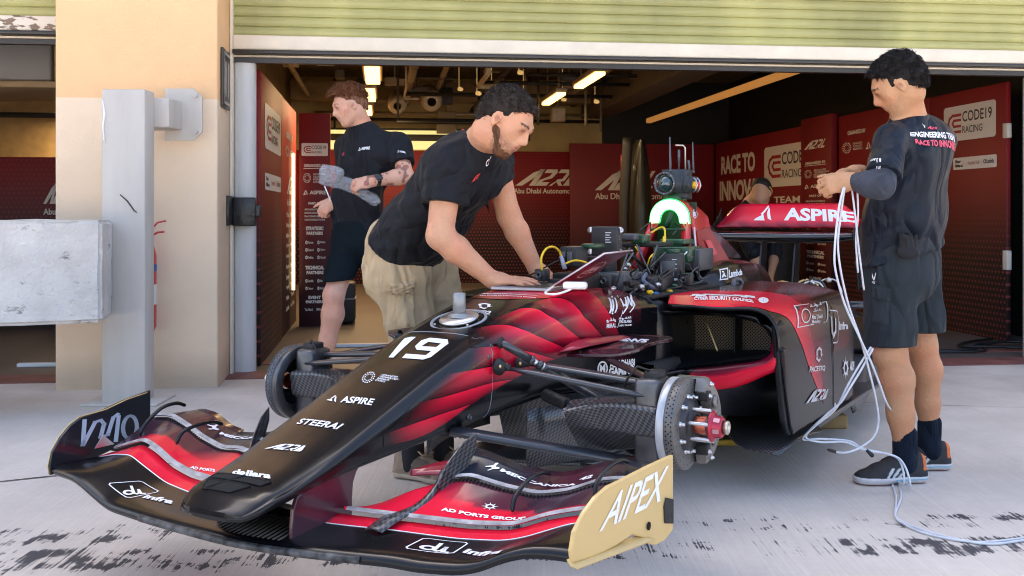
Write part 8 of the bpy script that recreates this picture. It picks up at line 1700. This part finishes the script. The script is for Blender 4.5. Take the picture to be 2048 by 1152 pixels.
vinyl(nose, [(-0.535,0.104,0.787), (-0.797,0.035,0.774), (-0.796,0.122,0.772), (-0.845,0.184,0.758), (-0.803,0.250,0.745), (-0.727,0.302,0.704), (-0.744,0.305,0.627)], [(-0.365,0.156,0.774), (-0.466,0.152,0.783), (-0.530,0.164,0.779), (-0.547,0.201,0.765), (-0.497,0.255,0.738), (-0.519,0.278,0.694), (-0.577,0.287,0.628)], lambda s, t: mixc(mixc((.45, .006, .02), HOT, t), mixc((.10, .01, .02), BLK, (s-.72)*4), min(1, max(0, (s - .35) / .3))), m=16)
vinyl(nose, [(-0.242,-0.132,0.770), (-0.382,-0.138,0.784), (-0.431,-0.049,0.790), (-0.459,0.040,0.790), (-0.557,0.093,0.787)], [(-0.197,-0.107,0.769), (-0.185,0.013,0.770), (-0.228,0.108,0.772), (-0.305,0.144,0.772), (-0.395,0.157,0.777)], lambda s, t: mixc((.10, .02, .01), HOT, min(1, s*1.2)), m=6)
# side pod: red shoulder that runs down the side as a slash, darker fans behind it
vinyl(podLs, [(-0.890,0.347,0.718), (-1.262,0.302,0.740), (-1.310,0.466,0.744), (-1.396,0.587,0.737), (-1.427,0.665,0.723), (-1.355,0.719,0.711)], [(-0.889,0.349,0.709), (-0.867,0.452,0.708), (-0.866,0.615,0.705), (-0.914,0.732,0.706), (-0.974,0.751,0.693), (-1.033,0.768,0.672)], lambda s, t: mixc(HOT, mixc(HOT, DRED, .5), t*max(0, s - .5)*2), n=70, m=24, off=.0015, side=Vector((0, 1, .8)))
vinyl(podLs, [(-1.355,0.719,0.711), (-1.303,0.756,0.688), (-1.269,0.787,0.621), (-1.366,0.789,0.505), (-1.472,0.788,0.389), (-1.558,0.786,0.267)], [(-1.033,0.768,0.672), (-1.087,0.787,0.616), (-1.175,0.790,0.543), (-1.288,0.789,0.442), (-1.413,0.787,0.346), (-1.511,0.787,0.274)], lambda s, t: mixc(mixc(HOT, mixc(HOT, DRED, .6), t), BLK, (s - .80)*5), n=60, m=14, off=.0015, side=Vector((0, 1, .8)))
vinyl(podLs, [(-1.588,0.673,0.721), (-1.604,0.705,0.714), (-1.589,0.729,0.707)], [(-1.435,0.663,0.724), (-1.406,0.688,0.718), (-1.355,0.719,0.711)], lambda s, t: mixc((.40, .006, .02), (.08, .008, .012), t), n=10, m=10, off=.0015, side=Vector((0, 1, .8)))
vinyl(podLs, [(-1.589,0.729,0.707), (-1.594,0.760,0.683), (-1.564,0.788,0.611), (-1.619,0.789,0.488), (-1.649,0.788,0.365), (-1.658,0.787,0.275)], [(-1.355,0.719,0.711), (-1.303,0.756,0.688), (-1.269,0.787,0.621), (-1.366,0.789,0.505), (-1.472,0.788,0.389), (-1.538,0.787,0.305)], lambda s, t: mixc((.26, .005, .02), (.02, .008, .012), t*1.1 + max(0, s - .5)), n=80, m=10, off=.0015, side=Vector((0, 1, .8)))
vinyl(podLs, [(-1.692,0.765,0.676), (-1.831,0.780,0.648), (-1.926,0.789,0.603)], [(-1.663,0.789,0.471), (-1.845,0.789,0.468), (-1.951,0.789,0.476)], lambda s, t: mixc((.16, .02, .02), (.05, .03, .02), t), n=20, m=20, off=.0015, side=Vector((0, 1, .8)))
g = MB(); g.tube(resample([Vector(p) + Vector((0, .002, 0)) for p in [(-1.628,0.781,0.646), (-1.625,0.790,0.546), (-1.654,0.789,0.448), (-1.668,0.788,0.363), (-1.679,0.786,0.242)]], 20), .0012, 5); g.build('panel_seam', hole, podLs)

# ---- white lettering
def quad(o, Q, off=.002): return (o, Q, off)
def lay(name, o, items, m=None, side=None, off=.002):
    """items: (quad corners tl tr br bl, shape) pressed onto object o"""
    g = MB(); t = bv(o)
    for Q, sh in items:
        out = []; sh = subdiv2d(sh, 2)
        for (s, u) in sh[0]:
            p = bil(Q, s, u); h = press(t, p, side, o); nn = h[1]; out.append(h[0] + nn*off)
        g.add(out, sh[1])
    return g.build(name, m or white, o, fixn=False)
T2 = lambda s, b=.02, sh=0., sp=1.: text2d(s, b, sh, sp)
UP = Vector((.3, .1, 1)); SD = Vector((.1, 1, .2))
def num19():
    one = [(.0, 0), (.09, 0), (.295, 1), (.20, 1), (.13, .80), (.16, .80), (.02, .0)]
    a = line2d([(.30, .90), (.10, .90)], .01)
    v1 = [(.0, 0), (.11, 0), (.33, 1), (.235, 1), (.125, .93), (.10, .80), (.195, .80)]
    nine = [(.35, 0), (.75, 0), (.87, .16), (.995, .82), (.92, 1), (.58, 1), (.46, .84), (.415, .56), (.50, .42), (.80, .42), (.765, .22), (.33, .22)]
    hole_ = [(.555, .60), (.82, .60), (.86, .80), (.60, .80)]
    # the nine as a ring of quads so that its counter stays open
    o_ = [(.35,0),(.75,0),(.87,.16),(.995,.82),(.92,1),(.58,1),(.46,.84),(.415,.56),(.50,.42),(.80,.42)]
    q = [[(.30,0),(.76,0),(.74,.20),(.33,.20)], [(.76,0),(.88,.15),(1,.82),(.87,.78),(.80,.42),(.76,.22),(.74,.20)], [(1,.82),(.93,1),(.60,1),(.62,.80),(.87,.78)], [(.60,1),(.47,.85),(.42,.56),(.55,.58),(.62,.80)], [(.42,.56),(.50,.40),(.80,.40),(.83,.60),(.55,.58)]]
    return poly2d(v1, *q)
XL = poly2d([(.0,.40),(.05,.30),(.40,.42),(.55,.30),(.38,.0),(.50,.0),(.66,.25),(.95,.35),(1,.5),(.90,.55),(.66,.55),(.60,.70),(.62,.95),(.50,1),(.42,.9),(.42,.66),(.3,.55)])
lay('number_print', nose, [([(0.210,-0.122,0.668), (0.213,0.079,0.674), (0.347,0.107,0.626), (0.356,-0.055,0.628)], num19())], side=UP)
lay('sponsor_print', nose, [
 ([(0.440,-0.071,0.598), (0.448,-0.022,0.597), (0.518,0.003,0.572), (0.505,-0.051,0.576)], subdiv2d(ATRC, 0)),
 ([(0.454,-0.003,0.595), (0.458,0.076,0.591), (0.499,0.057,0.578), (0.493,-0.002,0.581)], T2('ADVANCED\nTECHNOLOGY\nRESEARCH\nCOUNCIL', .03)),
 ([(0.585,-0.083,0.546), (0.589,-0.054,0.546), (0.623,-0.036,0.535), (0.613,-0.080,0.536)], triangle_logo()), ([(0.587,-0.039,0.547), (0.582,0.071,0.548), (0.614,0.081,0.536), (0.621,-0.024,0.535)], T2('ASPIRE', .03)),
 ([(0.715,-0.087,0.500), (0.716,0.071,0.501), (0.745,0.077,0.491), (0.744,-0.075,0.491)], T2('STEERAI', .03, .3, 1.05)), ([(0.844,-0.068,0.459), (0.835,0.049,0.463), (0.863,0.066,0.453), (0.873,-0.068,0.450)], A2L),
 ([(0.985,-0.065,0.420), (0.977,0.058,0.423), (1.000,0.072,0.416), (1.013,-0.045,0.415)], T2('dallara', .045)),
 ([(-0.130,-0.060,0.758), (-0.135,0.029,0.759), (-0.066,0.047,0.744), (-0.068,-0.004,0.745)], PQ), ([(-0.052,-0.035,0.742), (-0.053,0.065,0.741), (-0.019,0.068,0.734), (-0.017,-0.029,0.734)], T2('ACETEQ', .04)),
 ([(-0.291,-0.131,0.775), (-0.286,0.057,0.780), (-0.284,0.133,0.774), (-0.265,-0.133,0.772)], T2('Xtreme Racing', .05, .3)), ([(-0.246,-0.108,0.774), (-0.256,0.115,0.775), (-0.246,0.121,0.773), (-0.230,-0.098,0.773)], T2('ABU DHABI AUTONOMOUS RACING', .03))], side=UP)
lay('side_print', nose, [
 ([(-0.590,0.233,0.754), (-0.601,0.235,0.754), (-0.513,0.277,0.708), (-0.502,0.275,0.709)], poly2d([(0,0),(1,0),(1,1),(0,1)])), ([(-0.592,0.244,0.749), (-0.603,0.246,0.749), (-0.531,0.279,0.713), (-0.520,0.277,0.713)], poly2d([(0,0),(1,0),(1,1),(0,1)])), ([(-0.629,0.238,0.752), (-0.638,0.239,0.752), (-0.547,0.282,0.708), (-0.537,0.280,0.708)], poly2d([(0,0),(1,0),(1,1),(0,1)])),
 ([(-0.634,0.223,0.758), (-0.648,0.225,0.757), (-0.619,0.239,0.752), (-0.606,0.237,0.753)], ring2d(.5,.5,0,.5,10)), ([(-0.519,0.277,0.711), (-0.531,0.279,0.710), (-0.531,0.280,0.703), (-0.519,0.278,0.704)], ring2d(.5,.5,0,.5,10)),
 ([(-0.487,0.274,0.673), (-0.548,0.283,0.670), (-0.548,0.283,0.655), (-0.486,0.273,0.657)], T2('MIRAL', .03)), ([(-0.488,0.273,0.694), (-0.550,0.283,0.691), (-0.550,0.283,0.675), (-0.487,0.274,0.677)], arabic(5, 4)),
 ([(-0.684,0.224,0.756), (-0.689,0.224,0.756), (-0.558,0.284,0.653), (-0.554,0.284,0.652)], poly2d([(0,0),(1,0),(1,1),(0,1)])),
 ([(-0.664,0.244,0.749), (-0.791,0.234,0.751), (-0.658,0.296,0.699), (-0.575,0.286,0.703)], line2d([(.02,.9),(.1,.45),(.3,.5),(.42,.9),(.25,.02),(.5,.6),(.62,.92),(.66,.5),(.78,.4),(.82,.8),(.98,.98),(.85,.75),(.98,.4),(.8,.08)], .11)),
 ([(-0.568,0.285,0.690), (-0.653,0.296,0.687), (-0.652,0.296,0.677), (-0.567,0.286,0.680)], arabic(9, 5)), ([(-0.567,0.286,0.679), (-0.652,0.296,0.674), (-0.653,0.296,0.663), (-0.567,0.286,0.668)], T2('YAS ISLAND', .04)), ([(-0.567,0.286,0.663), (-0.652,0.296,0.658), (-0.652,0.296,0.652), (-0.567,0.286,0.656)], T2('ABU DHABI', .03)),
 ([(-0.515,0.272,0.538), (-0.689,0.293,0.526), (-0.698,0.289,0.498), (-0.522,0.269,0.511)], T2('ABU DHABI', .04)), ([(-0.516,0.268,0.512), (-0.694,0.289,0.499), (-0.712,0.280,0.466), (-0.530,0.261,0.481)], T2('GAMING', .06)), ([(-0.436,0.261,0.545), (-0.502,0.270,0.539), (-0.523,0.260,0.482), (-0.454,0.252,0.489)], ring2d(.5,.5,.38,.5,24)), ([(-0.454,0.262,0.530), (-0.489,0.267,0.528), (-0.499,0.262,0.498), (-0.464,0.257,0.500)], T2('M', .05))], side=Vector((.62, .75, .12)), off=.003)
wl_ = bpy.data.objects['side_winglet']
lay('winglet_print', wl_, [([(-0.525,0.301,0.619), (-0.503,0.434,0.624), (-0.385,0.477,0.628), (-0.459,0.350,0.618)], T2('BWS', .05, .2)), ([(-0.496,0.298,0.617), (-0.416,0.450,0.626), (-0.373,0.469,0.627), (-0.457,0.324,0.617)], line2d([(0,.9),(.3,.4),(.7,.15),(1,.1)], .14))], side=UP)
lay('pod_print', podLs, [
 ([(-0.966,0.424,0.737), (-1.049,0.634,0.729), (-0.982,0.655,0.724), (-0.928,0.439,0.730)], T2('CYBER SECURITY COUNCIL', .04)), ([(-1.035,0.397,0.743), (-1.158,0.598,0.735), (-1.085,0.621,0.731), (-0.970,0.422,0.738)], arabic(3, 16)),
 ([(-1.161,0.616,0.732), (-1.216,0.644,0.727), (-1.052,0.691,0.717), (-0.999,0.668,0.723)], ring2d(.5,.5,.28,.5,8)), ([(-1.134,0.632,0.729), (-1.171,0.649,0.726), (-1.077,0.676,0.721), (-1.042,0.662,0.724)], ring2d(.5,.5,.1,.5,6)),
 ([(-1.220,0.743,0.699), (-1.657,0.759,0.684), (-1.541,0.788,0.613), (-1.109,0.786,0.629)], line2d([(.42,1),(0,1),(0,0),(.52,0)], .035)), ([(-1.220,0.743,0.699), (-1.657,0.759,0.684), (-1.541,0.788,0.613), (-1.109,0.786,0.629)], line2d([(.86,1),(1,1),(1,0),(.9,0)], .035)),
 ([(-1.250,0.758,0.686), (-1.369,0.763,0.679), (-1.292,0.785,0.630), (-1.165,0.783,0.638)], ring2d(.5,.5,.42,.5,30)),
 ([(-1.339,0.777,0.655), (-1.500,0.781,0.646), (-1.484,0.785,0.632), (-1.322,0.783,0.641)], T2('Abu Dhabi', .04)), ([(-1.319,0.783,0.638), (-1.452,0.786,0.629), (-1.444,0.788,0.615), (-1.308,0.787,0.621)], T2('Mobility', .04)),
 ([(-1.423,0.751,0.693), (-1.586,0.753,0.691), (-1.544,0.766,0.676), (-1.378,0.764,0.678)], arabic(12, 4)), ([(-1.415,0.767,0.674), (-1.532,0.769,0.671), (-1.503,0.776,0.657), (-1.384,0.775,0.660)], arabic(21, 3)),
 ([(-1.342,0.790,0.531), (-1.488,0.790,0.515), (-1.480,0.789,0.450), (-1.342,0.789,0.467)], PQ), ([(-1.269,0.789,0.460), (-1.518,0.788,0.434), (-1.514,0.788,0.411), (-1.266,0.788,0.433)], T2('PACETEQ', .04, .1)), ([(-1.256,0.788,0.372), (-1.598,0.787,0.323), (-1.576,0.787,0.287), (-1.219,0.787,0.321)], A2L),
 ([(-1.635,0.779,0.650), (-1.749,0.783,0.641), (-1.728,0.789,0.506), (-1.646,0.790,0.514)], line2d([(0,1),(.85,1),(1,.95),(1,.05),(.85,0),(0,0)], .045)), ([(-1.621,0.787,0.619), (-1.699,0.788,0.605), (-1.692,0.790,0.533), (-1.613,0.790,0.542)], line2d([(.1,1),(.15,.3),(.5,.05),(.9,.35),(.95,1)], .24)),
 ([(-1.748,0.789,0.599), (-1.920,0.790,0.574), (-1.918,0.790,0.547), (-1.746,0.790,0.557)], T2('infra', .04)), ([(-1.815,0.788,0.438), (-1.948,0.788,0.420), (-1.954,0.787,0.312), (-1.821,0.787,0.330)], ring2d(.5,.5,.18,.30,14)),
 ([(-1.815,0.788,0.438), (-1.948,0.788,0.420), (-1.954,0.787,0.312), (-1.821,0.787,0.330)], poly2d(*[[(.5 + .5*cos(a), .5 + .5*sin(a)), (.5 + .3*cos(a+.16), .5 + .3*sin(a+.16)), (.5 + .3*cos(a-.16), .5 + .3*sin(a-.16))] for a in [pi*k/4 for k in range(8)]])),
 ([(-1.969,0.788,0.398), (-2.117,0.774,0.379), (-2.130,0.770,0.335), (-1.968,0.787,0.354)], T2('AD POR', .05)), ([(-1.684,0.786,0.250), (-1.723,0.786,0.247), (-1.701,0.786,0.228), (-1.680,0.786,0.228)], T2('R', .06)), ([(-1.779,0.786,0.237), (-1.848,0.786,0.228), (-1.826,0.786,0.228), (-1.764,0.786,0.228)], T2('ALEX', .05)), ([(-1.942,0.786,0.230), (-2.013,0.785,0.228), (-1.951,0.786,0.228), (-1.889,0.786,0.228)], T2('X.nord', .02))], side=SD, off=.004)
lay('cover_print', ecov, [([(-1.785,0.240,0.802), (-1.868,0.250,0.806), (-1.793,0.276,0.761), (-1.730,0.262,0.760)], line2d([(0,0),(1,0),(1,1),(0,1)], .12, True)), ([(-1.785,0.247,0.796), (-1.839,0.253,0.798), (-1.792,0.269,0.770), (-1.748,0.263,0.768)], T2('\u03bb', .05)), ([(-1.867,0.255,0.799), (-2.014,0.272,0.795), (-1.975,0.285,0.771), (-1.807,0.276,0.763)], T2('Lambda', .04))], side=SD)
lf_ = bpy.data.objects['lower_flap']; lfl = bpy.data.objects['lower_flap.001']; uf_ = bpy.data.objects['upper_flap']; ufl = bpy.data.objects['upper_flap.001']
SUN8 = (lambda a, b: (a[0] + b[0], a[1] + [tuple(i + len(a[0]) for i in q) for q in b[1]]))(ring2d(.5,.5,.16,.28,14), poly2d(*[[(.5 + .5*cos(a), .5 + .5*sin(a)), (.5 + .3*cos(a+.14), .5 + .3*sin(a+.14)), (.5 + .3*cos(a-.14), .5 + .3*sin(a-.14))] for a in [pi*k/4 for k in range(8)]]))
lay('flap_print', lf_, [([(0.710,0.381,0.321), (0.672,0.607,0.321), (0.690,0.616,0.319), (0.721,0.387,0.316)], T2('AD PORTS GROUP', .05, .1)), ([(0.646,0.464,0.331), (0.629,0.502,0.329), (0.658,0.519,0.319), (0.675,0.475,0.319)], SUN8)], side=UP)
lay('flap_print', lfl, [([(0.774,-0.449,0.338), (0.763,-0.364,0.336), (0.778,-0.347,0.333), (0.790,-0.437,0.335)], T2('AD PORTS', .05, .1))], side=UP)
lay('flap_print', uf_, [([(0.521,0.410,0.404), (0.506,0.445,0.395), (0.545,0.440,0.383), (0.561,0.409,0.389)], XL), ([(0.522,0.445,0.389), (0.502,0.661,0.373), (0.516,0.664,0.371), (0.535,0.447,0.384)], T2('MECCANICA', .05, .1)), ([(0.471,0.656,0.379), (0.464,0.691,0.390), (0.486,0.694,0.386), (0.488,0.659,0.375)], T2('42', .05, .1))], side=UP)
lay('flap_print', ufl, [([(0.539,-0.608,0.409), (0.535,-0.567,0.396), (0.583,-0.552,0.388), (0.581,-0.604,0.402)], XL), ([(0.565,-0.547,0.389), (0.581,-0.351,0.394), (0.595,-0.342,0.389), (0.582,-0.537,0.385)], T2('MECCAN', .05, .1))], side=UP)
DU = (lambda R: (sum([r[0] for r in R], []), sum([[tuple(i + sum(len(q[0]) for q in R[:k]) for i in f) for f in r[1]] for k, r in enumerate(R)], [])))([ring2d(.30,.36,.13,.27,22), line2d([(.55,.98),(.52,.2),(.62,.12),(.74,.2),(.80,.55)], .13), line2d([(.80,.6),(.82,.1),(.95,.08)], .13)])
FR = line2d([(.06,0),(.8,0),(.9,.08),(1,.9),(.94,1),(.14,1),(.06,.92),(0,.1)], .035, True)
lay('plane_print', mainp, [([(0.832,0.405,0.280), (0.802,0.522,0.278), (0.875,0.540,0.274), (0.908,0.411,0.276)], FR), ([(0.850,0.423,0.278), (0.826,0.503,0.276), (0.879,0.514,0.273), (0.898,0.436,0.275)], DU), ([(0.832,0.528,0.276), (0.853,0.659,0.301), (0.893,0.664,0.300), (0.862,0.543,0.275)], T2('infra', .04, .3)),
 ([(0.957,-0.589,0.308), (0.889,-0.524,0.309), (0.894,-0.426,0.295), (0.972,-0.474,0.287)], subdiv2d(FR, 1)), ([(0.942,-0.550,0.303), (0.907,-0.502,0.302), (0.932,-0.453,0.292), (0.970,-0.496,0.288)], DU), ([(0.932,-0.457,0.292), (0.923,-0.352,0.289), (0.950,-0.329,0.285), (0.954,-0.442,0.289)], T2('infra', .04, .3))], side=UP)
def flat(name, o, Q, sh, m=None, off=.0015, par=None):
    g = MB(); n = (Vector(Q[1]) - Vector(Q[0])).cross(Vector(Q[3]) - Vector(Q[0])).normalized() * -off; g.add([bil(Q, *p) + n for p in sh[0]], sh[1]); return g.build(name, m or white, par or o, fixn=False)
lay('endplate_print', epR, [([(0.746,0.866,0.425), (0.520,0.919,0.456), (0.539,0.915,0.377), (0.783,0.857,0.352)], T2('AIPEX', .012, .28, .95))], side=Vector((0, 1, 0)), off=.0015)
WIO = [line2d([(.01,.88),(.04,.10),(.20,.80),(.30,.85),(.36,.72),(.32,.30),(.44,.36),(.52,.9),(.60,1)], .075), line2d([(.62,.92),(.59,.15)], .075), line2d([(.84 + .13*cos(a), .55 + .36*sin(a)) for a in [2*pi*k/20 for k in range(20)]], .075, True)]
lay('endplate_print', epL, [([(0.821,-0.869,0.448), (0.570,-0.918,0.414), (0.570,-0.918,0.312), (0.840,-0.854,0.356)], q) for q in WIO], m=mat('print_lilac', (.50, .56, .66), .4), side=Vector((0, 1, 0)), off=.0015)
lay('wing_print', rwf, [([(-3.743,-0.155,1.109), (-3.749,-0.091,1.115), (-3.669,-0.077,1.019), (-3.669,-0.194,1.019)], triangle_logo()), ([(-3.736,-0.010,1.102), (-3.763,0.409,1.073), (-3.689,0.435,1.006), (-3.669,0.003,1.019)], T2('ASPIRE', .04))], side=Vector((1, 0, .2)))
lay('hoop_badge', hs, [([(-1.816,0.091,1.087), (-1.890,0.088,1.082), (-1.850,0.103,1.039), (-1.785,0.102,1.044)], ring2d(.5,.5,.4,.5,16)), ([(-1.813,0.097,1.075), (-1.857,0.095,1.072), (-1.838,0.102,1.051), (-1.796,0.103,1.053)], T2('E', .08))], side=SD)
